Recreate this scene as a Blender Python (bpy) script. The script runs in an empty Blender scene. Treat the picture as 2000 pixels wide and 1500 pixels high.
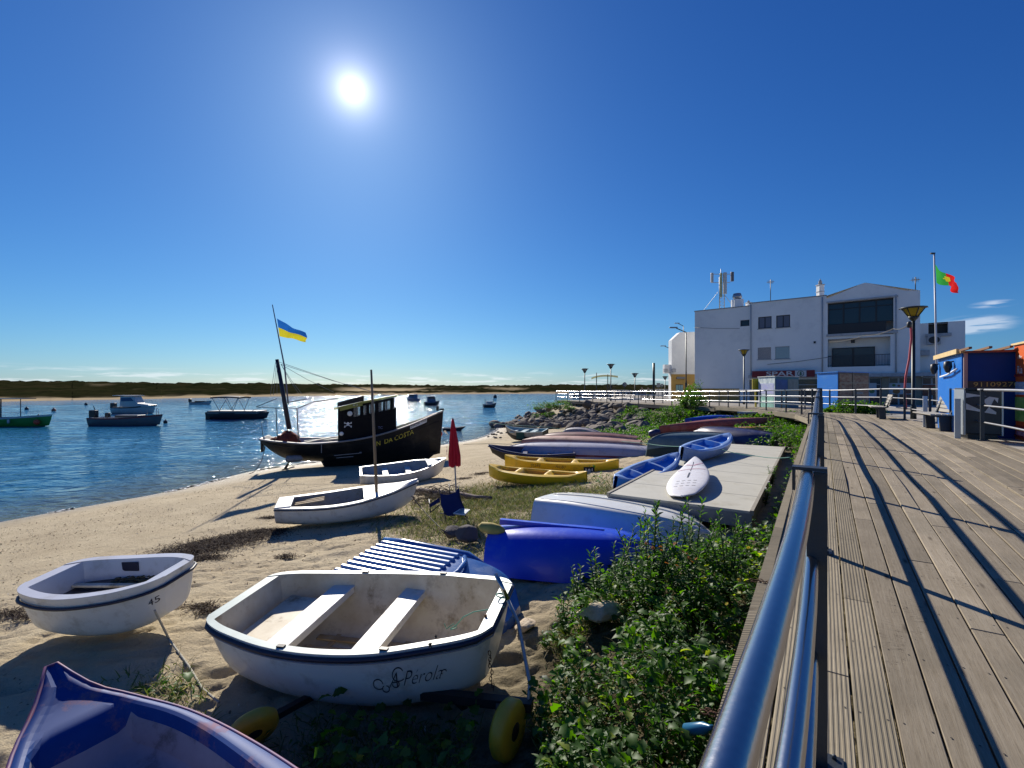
import bpy, bmesh, math, random
import numpy as np
from mathutils import Vector, Matrix, Euler
R = math.radians
random.seed(7); rng = np.random.default_rng(11)
sc = bpy.context.scene
COL = sc.collection

# ------------------------------------------------------------------ camera, world, sun, exposure
EYE = 1.32; F = 925.0; HZ = 757.0
cd = bpy.data.cameras.new('camera'); cam = bpy.data.objects.new('camera', cd); COL.objects.link(cam)
cam.location = (0, 0, EYE); cam.rotation_euler = (R(90), 0, 0)
cd.sensor_width = 36; cd.lens = 36*F/2000; cd.shift_y = (HZ-750)/2000; cd.clip_start = 0.02; cd.clip_end = 9000
sc.camera = cam
SUN_AZ, SUN_EL = R(-18.6), R(30.8)
sund = Vector((math.sin(SUN_AZ)*math.cos(SUN_EL), math.cos(SUN_AZ)*math.cos(SUN_EL), math.sin(SUN_EL)))
w = bpy.data.worlds.new('World'); sc.world = w; w.use_nodes = True
wn = w.node_tree.nodes; wl = w.node_tree.links; wn.clear()
def WN(t, **k):
    n = wn.new(t)
    for a, b in k.items(): setattr(n, a, b)
    return n
def wmath(op, a, b=None, c=None, clamp=False):
    n = WN('ShaderNodeMath', operation=op, use_clamp=clamp)
    for i, v in enumerate((a, b, c)):
        if v is None: continue
        if isinstance(v, (int, float)): n.inputs[i].default_value = v
        else: wl.new(v, n.inputs[i])
    return n.outputs[0]
def wmix(fac, a, b, bt='MIX'):
    n = WN('ShaderNodeMix', data_type='RGBA', blend_type=bt)
    for i, v in ((0, fac), (6, a), (7, b)):
        if isinstance(v, (int, float)): n.inputs[i].default_value = v
        elif isinstance(v, tuple): n.inputs[i].default_value = v
        else: wl.new(v, n.inputs[i])
    return n.outputs[2]
sky = WN('ShaderNodeTexSky', sky_type='NISHITA', sun_disc=False, sun_elevation=SUN_EL, sun_rotation=SUN_AZ,
         altitude=0, air_density=1.0, dust_density=0.25, ozone_density=3.0)
tc = WN('ShaderNodeTexCoord')
dot = WN('ShaderNodeVectorMath', operation='DOT_PRODUCT'); wl.new(tc.outputs['Generated'], dot.inputs[0]); dot.inputs[1].default_value = sund
ang = wmath('ARCCOSINE', wmath('MINIMUM', dot.outputs['Value'], 0.999999))
sep = WN('ShaderNodeSeparateXYZ'); wl.new(tc.outputs['Generated'], sep.inputs[0])
SKYS = 0.115
srgb_ = WN('ShaderNodeSeparateColor'); wl.new(sky.outputs[0], srgb_.inputs[0]); crgb = WN('ShaderNodeCombineColor')
for i_, (a_, g_) in enumerate(((.235, 1.42), (.395, 1.17), (.60, .90))):      # the clear, dry, deep blue of the photograph's air, the same all round the sky
    wl.new(wmath('MULTIPLY', wmath('POWER', wmath('MULTIPLY', srgb_.outputs[i_], SKYS), g_), a_/SKYS), crgb.inputs[i_])
class hs: outputs = [crgb.outputs[0]]
# clouds: thin wisps low in the sky
mp = WN('ShaderNodeMapping'); mp.inputs['Scale'].default_value = (5, 5, 60); wl.new(tc.outputs['Generated'], mp.inputs[0])
cn = WN('ShaderNodeTexNoise'); cn.inputs['Scale'].default_value = 2.2; cn.inputs['Detail'].default_value = 6; cn.inputs['Roughness'].default_value = .6
wl.new(mp.outputs[0], cn.inputs[0])
low = WN('ShaderNodeMapRange', interpolation_type='SMOOTHSTEP'); wl.new(sep.outputs[2], low.inputs[0])
low.inputs[1].default_value = 0.040; low.inputs[2].default_value = 0.012; low.inputs[3].default_value = 0; low.inputs[4].default_value = 1
cm = WN('ShaderNodeMapRange', interpolation_type='SMOOTHSTEP'); wl.new(cn.outputs[0], cm.inputs[0])
cm.inputs[1].default_value = 0.50; cm.inputs[2].default_value = 0.72
cf = wmath('MULTIPLY', cm.outputs[0], low.outputs[0])
mp2 = WN('ShaderNodeMapping'); mp2.inputs['Scale'].default_value = (16, 16, 120); wl.new(tc.outputs['Generated'], mp2.inputs[0])
cn2 = WN('ShaderNodeTexNoise'); cn2.inputs['Scale'].default_value = 1.4; cn2.inputs['Detail'].default_value = 5; wl.new(mp2.outputs[0], cn2.inputs[0])
def wisp(px, py, sx, sz):
    d = Vector(((px-1000)/F, 1, (HZ-py)/F)).normalized()
    m = WN('ShaderNodeVectorMath', operation='SUBTRACT'); wl.new(tc.outputs['Generated'], m.inputs[0]); m.inputs[1].default_value = d
    s = WN('ShaderNodeVectorMath', operation='MULTIPLY'); wl.new(m.outputs[0], s.inputs[0]); s.inputs[1].default_value = (1/sx, 1/sx, 1/sz)
    l = WN('ShaderNodeVectorMath', operation='LENGTH'); wl.new(s.outputs[0], l.inputs[0])
    v = wmath('SUBTRACT', 1, l.outputs['Value'], clamp=True)
    return wmath('MULTIPLY', wmath('POWER', v, 1.3), wmath('MULTIPLY', wmath('SUBTRACT', cn2.outputs[0], .36, clamp=True), 4.0))
for q in ((1902, 634, .055, .016), (1940, 594, .030, .007), (1885, 647, .03, .006)):
    cf = wmath('ADD', cf, wisp(*q))
cf = wmath('MINIMUM', cf, 0.42)
base = wmix(cf, hs.outputs[0], (7.2, 7.5, 8.0, 1))
# the real aureole round the sun and its disc
au = wmath('MULTIPLY', wmath('EXPONENT', wmath('MULTIPLY', ang, -1/0.022)), 13.0)
au2 = wmath('MULTIPLY', wmath('EXPONENT', wmath('MULTIPLY', ang, -1/0.15)), 0.75)
ac = wmix(1.0, (1.0, .96, .98, 1), au, 'MULTIPLY'); ac2 = wmix(1.0, (.86, .80, 1.0, 1), au2, 'MULTIPLY')
base = wmix(1.0, base, wmix(1.0, ac, ac2, 'ADD'), 'ADD')
disc = wmath('MULTIPLY', wmath('LESS_THAN', ang, 0.016), 60.0)
base = wmix(1.0, base, disc, 'ADD')
bg = WN('ShaderNodeBackground'); bg.inputs[1].default_value = SKYS; wl.new(base, bg.inputs[0])
wo = WN('ShaderNodeOutputWorld'); wl.new(bg.outputs[0], wo.inputs[0])
sl = bpy.data.lights.new('sun', 'SUN'); sl.energy = 5.0; sl.angle = R(0.53); sl.color = (1, .93, .82)
so = bpy.data.objects.new('sun', sl); COL.objects.link(so); so.rotation_euler = sund.to_track_quat('Z', 'Y').to_euler()
sc.view_settings.view_transform = 'Standard'; sc.view_settings.look = 'None'; sc.view_settings.gamma = 1
sc.view_settings.exposure = 0.3
try: sc.view_settings.use_curve_mapping = False
except Exception: pass
sc.cycles.max_bounces = 6; sc.cycles.diffuse_bounces = 2; sc.cycles.glossy_bounces = 3; sc.cycles.transmission_bounces = 4
sc.cycles.transparent_max_bounces = 8; sc.cycles.caustics_reflective = False; sc.cycles.caustics_refractive = False
sc.cycles.sample_clamp_indirect = 6; sc.cycles.use_denoising = True

# ------------------------------------------------------------------ materials
MATS = {}
def mat(name, col, rough=.6, metal=0, var=0.0, vscale=6, col2=None, bump=0, bscale=30, spec=.5, rand=0, stretch=None, coat=0, trans=0, dirt=None):
    """procedural principled material: colour drifts with noise, fine relief, optional per-object shift, dirt blotches"""
    if name in MATS: return MATS[name]
    m = bpy.data.materials.new(name); m.use_nodes = True; MATS[name] = m
    nt = m.node_tree; n = nt.nodes; l = nt.links; b = n['Principled BSDF']
    b.inputs['Roughness'].default_value = rough; b.inputs['Metallic'].default_value = metal
    b.inputs['Specular IOR Level'].default_value = spec; b.inputs['Coat Weight'].default_value = coat
    t = n.new('ShaderNodeTexCoord'); mp = n.new('ShaderNodeMapping'); l.new(t.outputs['Object'], mp.inputs[0])
    if stretch: mp.inputs['Scale'].default_value = stretch
    c2 = col2 if col2 else tuple(x*(1-.45) for x in col)
    mx = n.new('ShaderNodeMix'); mx.data_type = 'RGBA'; mx.inputs[6].default_value = (*col, 1); mx.inputs[7].default_value = (*c2, 1)
    nz = n.new('ShaderNodeTexNoise'); nz.inputs['Scale'].default_value = vscale; nz.inputs['Detail'].default_value = 5; nz.inputs['Roughness'].default_value = .65
    l.new(mp.outputs[0], nz.inputs[0])
    mr = n.new('ShaderNodeMapRange'); mr.inputs[1].default_value = .35; mr.inputs[2].default_value = .75; mr.inputs[4].default_value = var
    l.new(nz.outputs[0], mr.inputs[0]); l.new(mr.outputs[0], mx.inputs[0]); out = mx.outputs[2]
    if rand:
        oi = n.new('ShaderNodeObjectInfo'); h = n.new('ShaderNodeHueSaturation'); r2 = n.new('ShaderNodeMapRange')
        r2.inputs[3].default_value = 1-rand; r2.inputs[4].default_value = 1+rand
        l.new(oi.outputs['Random'], r2.inputs[0]); l.new(r2.outputs[0], h.inputs['Value']); l.new(out, h.inputs['Color']); out = h.outputs[0]
    if dirt:
        dc, da, ds = dirt
        n2 = n.new('ShaderNodeTexNoise'); n2.inputs['Scale'].default_value = ds; n2.inputs['Detail'].default_value = 7; n2.inputs['Roughness'].default_value = .7
        l.new(t.outputs['Object'], n2.inputs[0])
        r3 = n.new('ShaderNodeMapRange'); r3.inputs[1].default_value = .52; r3.inputs[2].default_value = .68; r3.inputs[4].default_value = da; l.new(n2.outputs[0], r3.inputs[0])
        m2 = n.new('ShaderNodeMix'); m2.data_type = 'RGBA'; m2.inputs[7].default_value = (*dc, 1); l.new(out, m2.inputs[6]); l.new(r3.outputs[0], m2.inputs[0]); out = m2.outputs[2]
        r4 = n.new('ShaderNodeMapRange'); r4.inputs[3].default_value = rough; r4.inputs[4].default_value = min(1, rough+.3); l.new(r3.outputs[0], r4.inputs[0]); l.new(r4.outputs[0], b.inputs['Roughness'])
    l.new(out, b.inputs['Base Color'])
    if bump:
        nb = n.new('ShaderNodeTexNoise'); nb.inputs['Scale'].default_value = bscale; nb.inputs['Detail'].default_value = 6; l.new(mp.outputs[0], nb.inputs[0])
        bp = n.new('ShaderNodeBump'); bp.inputs['Strength'].default_value = bump; bp.inputs['Distance'].default_value = .02
        l.new(nb.outputs[0], bp.inputs['Height']); l.new(bp.outputs[0], b.inputs['Normal'])
    if trans:
        tr = n.new('ShaderNodeBsdfTranslucent'); l.new(out, tr.inputs[0]); ms = n.new('ShaderNodeMixShader'); ms.inputs[0].default_value = trans
        l.new(b.outputs[0], ms.inputs[1]); l.new(tr.outputs[0], ms.inputs[2]); l.new(ms.outputs[0], n['Material Output'].inputs[0])
    return m

# ------------------------------------------------------------------ mesh helpers
class MB:
    def __init__(s): s.v = []; s.f = []; s.m = []; s.sm = []
    def add(s, vs, fs, mi=0, smooth=False):
        o = len(s.v); s.v += [tuple(p) for p in vs]
        for f in fs: s.f.append([i+o for i in f]); s.m.append(mi); s.sm.append(smooth)
        return s
    def box(s, c, d, rot=None, mi=0):
        cx, cy, cz = c; a, b, e = d[0]/2, d[1]/2, d[2]/2
        P = [Vector((x, y, z)) for x in (-a, a) for y in (-b, b) for z in (-e, e)]
        if rot is not None: P = [rot @ p for p in P]
        return s.add([(p.x+cx, p.y+cy, p.z+cz) for p in P], [(0,1,3,2),(4,6,7,5),(0,4,5,1),(2,3,7,6),(0,2,6,4),(1,5,7,3)], mi)
    def bar(s, p, q, wd, th, mi=0, up=(0,0,1)):
        p, q = Vector(p), Vector(q); d = q-p; L = d.length; x = d.normalized(); y = Vector(up).cross(x)
        if y.length < 1e-4: y = Vector((0,1,0)).cross(x)
        y.normalize(); z = x.cross(y); M = Matrix((x, y, z)).transposed()
        return s.box((p+q)/2, (L, wd, th), M, mi)
    def tube(s, pts, r, n=8, mi=0, cap=True):
        pts = [Vector(p) for p in pts]; rs = r if isinstance(r, (list, tuple)) else [r]*len(pts); V = []; Fs = []
        for i, p in enumerate(pts):
            d = (pts[min(i+1, len(pts)-1)]-pts[max(i-1, 0)]).normalized()
            a = d.cross(Vector((0,0,1))) if abs(d.z) < .9 else d.cross(Vector((1,0,0)))
            a.normalize(); b = d.cross(a)
            for k in range(n):
                t = 2*math.pi*k/n; V.append(p+(a*math.cos(t)+b*math.sin(t))*rs[i])
        for i in range(len(pts)-1):
            for k in range(n):
                k2 = (k+1) % n; Fs.append((i*n+k, i*n+k2, (i+1)*n+k2, (i+1)*n+k))
        if cap: Fs.append(tuple(range(n))[::-1]); Fs.append(tuple((len(pts)-1)*n+k for k in range(n)))
        return s.add(V, Fs, mi, True)
    def lathe(s, prof, c=(0,0,0), n=16, mi=0, smooth=True, sc=(1,1), ph=0):
        V = []; Fs = []
        for r, z in prof:
            for k in range(n):
                t = 2*math.pi*k/n+ph; V.append((c[0]+r*math.cos(t)*sc[0], c[1]+r*math.sin(t)*sc[1], c[2]+z))
        for i in range(len(prof)-1):
            for k in range(n):
                k2 = (k+1) % n; Fs.append((i*n+k, i*n+k2, (i+1)*n+k2, (i+1)*n+k))
        Fs.append(tuple(range(n))[::-1]); Fs.append(tuple((len(prof)-1)*n+k for k in range(n)))
        return s.add(V, Fs, mi, smooth)
    def prism(s, poly, h0, h1, mi=0, ax='z'):
        n = len(poly)
        f = {'z': lambda a, b, h: (a, b, h), 'y': lambda a, b, h: (a, h, b), 'x': lambda a, b, h: (h, a, b)}[ax]
        V = [f(a, b, h0) for a, b in poly]+[f(a, b, h1) for a, b in poly]
        Fs = [tuple(range(n))[::-1], tuple(range(n, 2*n))]+[(i, (i+1) % n, n+(i+1) % n, n+i) for i in range(n)]
        return s.add(V, Fs, mi)
    def grid(s, rows, mi=0, smooth=True, wrap=False, midx=None):
        n = len(rows[0]); V = [p for r in rows for p in r]; o = len(s.v); s.v += [tuple(p) for p in V]
        for i in range(len(rows)-1):
            for k in range(n if wrap else n-1):
                k2 = (k+1) % n; s.f.append([o+i*n+k, o+i*n+k2, o+(i+1)*n+k2, o+(i+1)*n+k])
                s.m.append(mi if midx is None else midx(i, k)); s.sm.append(smooth)
        return s
    def mesh(s, name, mats):
        me = bpy.data.meshes.new(name); me.from_pydata(s.v, [], s.f)
        for m in (mats if isinstance(mats, (list, tuple)) else [mats]): me.materials.append(m)
        me.polygons.foreach_set('material_index', s.m); me.polygons.foreach_set('use_smooth', s.sm); me.update()
        bm = bmesh.new(); bm.from_mesh(me); bmesh.ops.recalc_face_normals(bm, faces=bm.faces); bm.to_mesh(me); bm.free()
        return me
    def build(s, name, mats, parent=None, bevel=0):
        o = bpy.data.objects.new(name, s.mesh(name, mats)); COL.objects.link(o)
        if parent: o.parent = parent
        if bevel:
            b = o.modifiers.new('bevel', 'BEVEL'); b.width = bevel; b.segments = 2; b.limit_method = 'ANGLE'; b.angle_limit = R(40)
        return o
def tag(o, label=None, cat=None, group=None, kind=None):
    if label: o['label'] = label
    if cat: o['category'] = cat
    if group: o['group'] = group
    if kind: o['kind'] = kind
    return o
def thing(name, label, cat, loc=(0,0,0), rz=0, group=None, rot=None):
    o = bpy.data.objects.new(name, None); COL.objects.link(o); o.location = loc; o.empty_display_size = .1
    o.rotation_euler = rot if rot else (0, 0, rz)
    return tag(o, label, cat, group)
def copy_tree(o, loc=None, rz=None, label=None):
    def rec(a, p):
        c = a.copy(); COL.objects.link(c); c.parent = p
        for ch in [x for x in KIDS.get(a, list(a.children))]: rec(ch, c)
        return c
    c = rec(o, None)
    if loc is not None: c.location = loc
    if rz is not None: c.rotation_euler = (0, 0, rz)
    if label: c['label'] = label
    return c
KIDS = {}
def P(px, py, D): return Vector(((px-1000)/F*D, D, EYE-(py-HZ)/F*D))
def text_mesh(body, size, shear=0, align='CENTER', extrude=0, offset=0):
    c = bpy.data.curves.new('txt', 'FONT'); c.body = body; c.size = size; c.shear = shear; c.align_x = align; c.align_y = 'CENTER'; c.extrude = extrude
    c.offset = offset; c.resolution_u = 3
    o = bpy.data.objects.new('txt', c); COL.objects.link(o)
    dg = bpy.context.evaluated_depsgraph_get(); me = bpy.data.meshes.new_from_object(o.evaluated_get(dg)); bpy.data.objects.remove(o)
    return me
def text_on(body, size, m, parent, name='lettering', fn=None, M=None, **k):
    me = text_mesh(body, size, **k); me.materials.clear(); me.materials.append(m)
    if fn:
        for v in me.vertices: v.co = fn(v.co.x, v.co.y)
    if M: me.transform(M)
    o = bpy.data.objects.new(name, me); COL.objects.link(o); o.parent = parent; return o

# ------------------------------------------------------------------ terrain functions
AZ = R(33.3); U = (math.sin(AZ), math.cos(AZ)); NV = (math.cos(AZ), -math.sin(AZ))
def tn(t, n): return (t*U[0]+n*NV[0], t*U[1]+n*NV[1])
def to_tn(x, y): return (x*U[0]+y*U[1], x*NV[0]+y*NV[1])
def sstep(a, b, x):
    t = min(1, max(0, (x-a)/(b-a))); return t*t*(3-2*t)
def deck_z(x, y):
    t = x*U[0]+y*U[1]
    r = .0381*t if t < 8 else .0381*8+(.37-.3048)*sstep(8, 13, t)
    f = 1 - .25*sstep(18, 25, y) - .55*sstep(26, 40, y) - .2*sstep(40, 55, y)
    return -.2 + r*f
PTS = [(-20,-6,-2.36),(-17,4,-2.36),(-14,13,-2.36),(-12.3,16.3,-2.36),(-11.4,21.1,-2.36),(-9.5,23.7,-2.36),(-3.5,32,-2.36),(-1.2,45,-2.38),
 (-27,-8,-3.2),(-25,8,-3.2),(-21,22,-3.2),(-15,33,-3.2),(-9,45,-3.3),(-6,60,-3.4),(-40,0,-4),(-40,30,-4.2),(-30,60,-4.5),(-10,75,-4.5),
 (-4.5,5.3,-1.5),(-9,8,-1.9),(-9,14,-2.0),(-1.5,4.6,-1.46),(-.2,3.6,-1.45),(-3.4,10.6,-1.68),(-3.8,15.8,-1.93),(1,13.6,-1.40),(-6.5,20.6,-2.17),(-1.4,10.9,-1.6),
 (.8,6.6,-1.27),(2.3,7.3,-1.0),(4.3,11,-.88),(6.3,14,-.85),(2,18,-1.35),(4.6,17.5,-1.1),(.9,1.9,-1.2),(2,3.8,-1.05),(3.7,6.6,-.88),(6.0,10.5,-.78),(8.6,14.6,-.72),(11.2,18.6,-.7),
 (-3,-5,-1.35),(2,-3,-1.1),(5,0,-1),(10,5,-.95),(15,10,-.9),(20,20,-.85),(-2,25,-1.95),(3,25,-1.6),(10,22,-.72),(12,25,-.6),(8,21,-.9),
 (13.8,27.7,-.65),(12.6,34.9,-.65),(9.6,44,-.65),(5.5,54,-.8),(3.5,56,-1.3),(0.8,47,-2.3),(1.5,54,-2.6),(2,62,-3),(8,70,-3),(8,30,-1.5),(5,35,-1.85),(2.5,40,-2.1),(11.3,28,-1.05),(11,31,-1.3),(9,37,-1.45),(6.5,43,-1.75),(4.5,49,-1.9),
 (20,35,-.7),(18,50,-.7),(12,62,-1),(25,25,-.8),(30,45,-.8),(25,75,-1.2)]
def _tps():
    A = np.array(PTS); n = len(A); d = np.hypot(A[:, None, 0]-A[None, :, 0], A[:, None, 1]-A[None, :, 1])
    K = np.where(d > 0, d*d*np.log(d+1e-9), 0)+np.eye(n)*.6; Q = np.c_[np.ones(n), A[:, :2]]
    M = np.block([[K, Q], [Q.T, np.zeros((3, 3))]]); s = np.linalg.solve(M, np.r_[A[:, 2], 0, 0, 0]); return A, s
_A, _S = _tps()
def ground_np(X, Y):
    X = np.asarray(X, float); Y = np.asarray(Y, float); sh = X.shape; x = X.ravel(); y = Y.ravel(); out = np.empty(x.size)
    for i in range(0, x.size, 40000):
        a = x[i:i+40000]; b = y[i:i+40000]; d2 = (a[:, None]-_A[None, :, 0])**2+(b[:, None]-_A[None, :, 1])**2
        out[i:i+40000] = (.5*d2*np.log(d2+1e-12)) @ _S[:len(_A)] + _S[-3]+_S[-2]*a+_S[-1]*b
    return out.reshape(sh)
def gz(x, y): return float(ground_np(np.array([x]), np.array([y]))[0])
def GP(px, py, dz=0):
    """point of the beach seen at a pixel of the photograph"""
    D = 2.6*F/max(20, py-HZ)
    for _ in range(30):
        x = (px-1000)/F*D; g = gz(x, D)+dz; D = .5*D+.5*(EYE-g)*F/(py-HZ)
    return Vector(((px-1000)/F*D, D, g))
def DP(px, py):
    D = 1.5*F/max(10, py-HZ)
    for _ in range(40):
        x = (px-1000)/F*D; D = .5*D+.5*(EYE-deck_z(x, D))*F/(py-HZ)
    return Vector(((px-1000)/F*D, D, deck_z((px-1000)/F*D, D)))
def vnoise(x, y, seed=0):
    x = np.asarray(x, float); y = np.asarray(y, float); xi = np.floor(x).astype(np.int64); yi = np.floor(y).astype(np.int64); fx = x-xi; fy = y-yi
    fx = fx*fx*(3-2*fx); fy = fy*fy*(3-2*fy)
    def h(a, b):
        n = (a*374761393+b*668265263+seed*974634777) & 0x7fffffff; n = ((n ^ (n >> 13))*1274126177) & 0x7fffffff; return ((n ^ (n >> 16)) & 0xffff)/65535.
    return (h(xi, yi)*(1-fx)+h(xi+1, yi)*fx)*(1-fy)+(h(xi, yi+1)*(1-fx)+h(xi+1, yi+1)*fx)*fy
WZ = -2.36
# ------------------------------------------------------------------ ground (beach), sea, far shore
def axis(lo, hi, c, n, k):
    a = np.linspace(math.asinh((lo-c)/k), math.asinh((hi-c)/k), n); return c+k*np.sinh(a)
def np_mesh(name, V, quads, mats, smooth=True, mi=None):
    me = bpy.data.meshes.new(name); nv = len(V); nf = len(quads); k = quads.shape[1]
    me.vertices.add(nv); me.vertices.foreach_set('co', np.ascontiguousarray(V, dtype=np.float32).ravel())
    me.loops.add(nf*k); me.loops.foreach_set('vertex_index', quads.astype(np.int32).ravel())
    me.polygons.add(nf); me.polygons.foreach_set('loop_start', np.arange(0, nf*k, k, dtype=np.int32)); me.polygons.foreach_set('loop_total', np.full(nf, k, np.int32))
    for m in (mats if isinstance(mats, list) else [mats]): me.materials.append(m)
    if mi is not None: me.polygons.foreach_set('material_index', np.asarray(mi, np.int32))
    me.polygons.foreach_set('use_smooth', np.full(nf, smooth)); me.update(calc_edges=True); return me
def gquads(nr, nc):
    i = np.arange(nr-1)[:, None]*nc+np.arange(nc-1)[None, :]; return np.stack([i, i+1, i+nc+1, i+nc], -1).reshape(-1, 4)
def attr(me, name, vals):
    a = me.attributes.new(name, 'FLOAT', 'POINT'); a.data.foreach_set('value', np.asarray(vals, np.float32).ravel())
def obj(name, me, parent=None, **k):
    o = bpy.data.objects.new(name, me); COL.objects.link(o)
    if parent: o.parent = parent
    return tag(o, **k)
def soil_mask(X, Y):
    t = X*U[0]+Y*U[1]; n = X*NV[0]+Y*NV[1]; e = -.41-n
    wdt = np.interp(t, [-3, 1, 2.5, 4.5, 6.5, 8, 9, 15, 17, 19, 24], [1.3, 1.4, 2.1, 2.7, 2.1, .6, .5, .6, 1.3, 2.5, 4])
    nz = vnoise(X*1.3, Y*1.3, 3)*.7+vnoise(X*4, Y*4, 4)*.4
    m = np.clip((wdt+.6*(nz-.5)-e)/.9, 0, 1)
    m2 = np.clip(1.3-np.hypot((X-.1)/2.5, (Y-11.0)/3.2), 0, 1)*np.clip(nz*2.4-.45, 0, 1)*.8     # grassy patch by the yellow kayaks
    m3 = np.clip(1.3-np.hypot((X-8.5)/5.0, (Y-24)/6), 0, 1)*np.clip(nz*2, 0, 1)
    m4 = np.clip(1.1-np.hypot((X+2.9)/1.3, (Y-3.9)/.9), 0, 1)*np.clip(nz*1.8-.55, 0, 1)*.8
    m5 = np.clip(1.3-np.hypot((X-10.5)/5.5, (Y-37)/15), 0, 1)  # soil among the boulders, shade under the jetty painted in with its darkness
    m6 = np.clip(1.25-np.hypot((X+.45)/1.7, (Y-3.35)/.85), 0, 1)*np.clip(nz*1.6-.1, 0, 1)  # dark weedy soil under the near dinghy, its colour also deepening the hull's shade
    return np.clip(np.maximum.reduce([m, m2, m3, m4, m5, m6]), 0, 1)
gx = axis(-46, 34, -.8, 560, 2.6); gy = axis(-8, 82, 4.2, 600, 2.4)
GX, GY = np.meshgrid(gx, gy); GZ0 = ground_np(GX, GY)
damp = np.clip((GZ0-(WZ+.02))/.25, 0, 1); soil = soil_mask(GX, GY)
rx = GX*.97+GY*.26; ry = -GX*.26+GY*.97
foot = vnoise(rx*2.6, ry*6.5, 21); foot2 = vnoise(rx*5.2, ry*9, 22); fine = vnoise(GX*13, GY*13, 23); lump = vnoise(GX*.8, GY*.8, 24)
near = np.clip(1.4-np.hypot(GX+1, GY-4)/22, .25, 1)
churn = np.clip((GZ0+1.95)/.5, .15, 1)
pits = vnoise(GX*6.5+foot*2, GY*8.5, 25)*.6+vnoise(GX*11, GY*12, 26)*.4
dz = -np.clip(pits-.52, 0, 1)*.13*churn*np.clip(2.2*(vnoise(GX*.35, GY*.35, 27)-.2), .25, 1)-(np.clip(foot-.60, 0, 1)*.16+np.clip(foot2-.62, 0, 1)*.10)*churn+(fine-.5)*.014*churn+(lump-.5)*.05
GZ = GZ0+dz*damp*(.35+.65*near)
me = np_mesh('beach', np.stack([GX, GY, GZ], -1).reshape(-1, 3), gquads(*GX.shape), [])
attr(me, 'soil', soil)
m = bpy.data.materials.new('sand'); m.use_nodes = True; nt = m.node_tree; n = nt.nodes; l = nt.links; b = n['Principled BSDF']; b.inputs['Roughness'].default_value = .9
b.inputs['Specular IOR Level'].default_value = .15
t = n.new('ShaderNodeTexCoord'); geo = n.new('ShaderNodeNewGeometry'); sp = n.new('ShaderNodeSeparateXYZ'); l.new(geo.outputs['Position'], sp.inputs[0])
def NN(nt, sc_, det, src, r=.6):
    q = nt.nodes.new('ShaderNodeTexNoise'); q.inputs['Scale'].default_value = sc_; q.inputs['Detail'].default_value = det; q.inputs['Roughness'].default_value = r; nt.links.new(src, q.inputs[0]); return q.outputs[0]
def MRg(nt, src, a, b_, c=0, d=1, clamp=True):
    q = nt.nodes.new('ShaderNodeMapRange'); q.clamp = clamp
    for i, v in enumerate((a, b_, c, d)): q.inputs[i+1].default_value = v
    nt.links.new(src, q.inputs[0]); return q.outputs[0]
def MX(nt, f, a, b_, bt='MIX'):
    q = nt.nodes.new('ShaderNodeMix'); q.data_type = 'RGBA'; q.blend_type = bt
    for i, v in ((0, f), (6, a), (7, b_)):
        if isinstance(v, tuple): q.inputs[i].default_value = (*v, 1)
        elif isinstance(v, (int, float)): q.inputs[i].default_value = v
        else: nt.links.new(v, q.inputs[i])
    return q.outputs[2]
def MT(nt, op, a, b_=0.0, clamp=False):
    q = nt.nodes.new('ShaderNodeMath'); q.operation = op; q.use_clamp = clamp
    for i, v in enumerate((a, b_)):
        if isinstance(v, (int, float)): q.inputs[i].default_value = v
        else: nt.links.new(v, q.inputs[i])
    return q.outputs[0]
O = t.outputs['Object']
c = MX(nt, MRg(nt, NN(nt, 1.1, 6, O), .35, .7), (.60, .50, .33), (.47, .38, .245))
c = MX(nt, MRg(nt, NN(nt, 90, 3, O, .7), .5, .75, 0, .35), c, (.22, .16, .09))
c = MX(nt, MRg(nt, NN(nt, 9, 6, O, .75), .58, .68, 0, .45), c, (.22, .15, .085))       # scraps of weed and litter
c = MX(nt, MRg(nt, NN(nt, 260, 2, O), .55, .7, 0, .3), c, (.7, .62, .48))
at = n.new('ShaderNodeAttribute'); at.attribute_name = 'soil'
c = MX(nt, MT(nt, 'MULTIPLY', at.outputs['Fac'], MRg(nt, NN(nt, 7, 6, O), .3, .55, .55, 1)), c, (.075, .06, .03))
wet = MRg(nt, MT(nt, 'ADD', sp.outputs[2], MT(nt, 'MULTIPLY', NN(nt, .9, 4, O), .10)), WZ+.05, WZ+.19, 1, 0)
c = MX(nt, MT(nt, 'MULTIPLY', wet, .55), c, (.16, .12, .075))
l.new(c, b.inputs['Base Color']); l.new(MRg(nt, wet, 0, 1, .92, .35), b.inputs['Roughness'])
bp = n.new('ShaderNodeBump'); bp.inputs['Strength'].default_value = .9; bp.inputs['Distance'].default_value = .02
hh = MT(nt, 'ADD', MT(nt, 'MULTIPLY', NN(nt, 18, 8, O, .7), 2.6), MT(nt, 'MULTIPLY', NN(nt, 140, 3, O), .35))
l.new(hh, bp.inputs['Height']); l.new(bp.outputs[0], b.inputs['Normal'])
me.materials.append(m); SAND = m
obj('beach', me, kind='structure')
# sea bed / far ground sheet out to the horizon
s_ = MB().box((0, 1500, -7), (9000, 9000, .5)).build('ground', mat('seabed', (.14, .12, .08), .9)); tag(s_, kind='structure')
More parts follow.
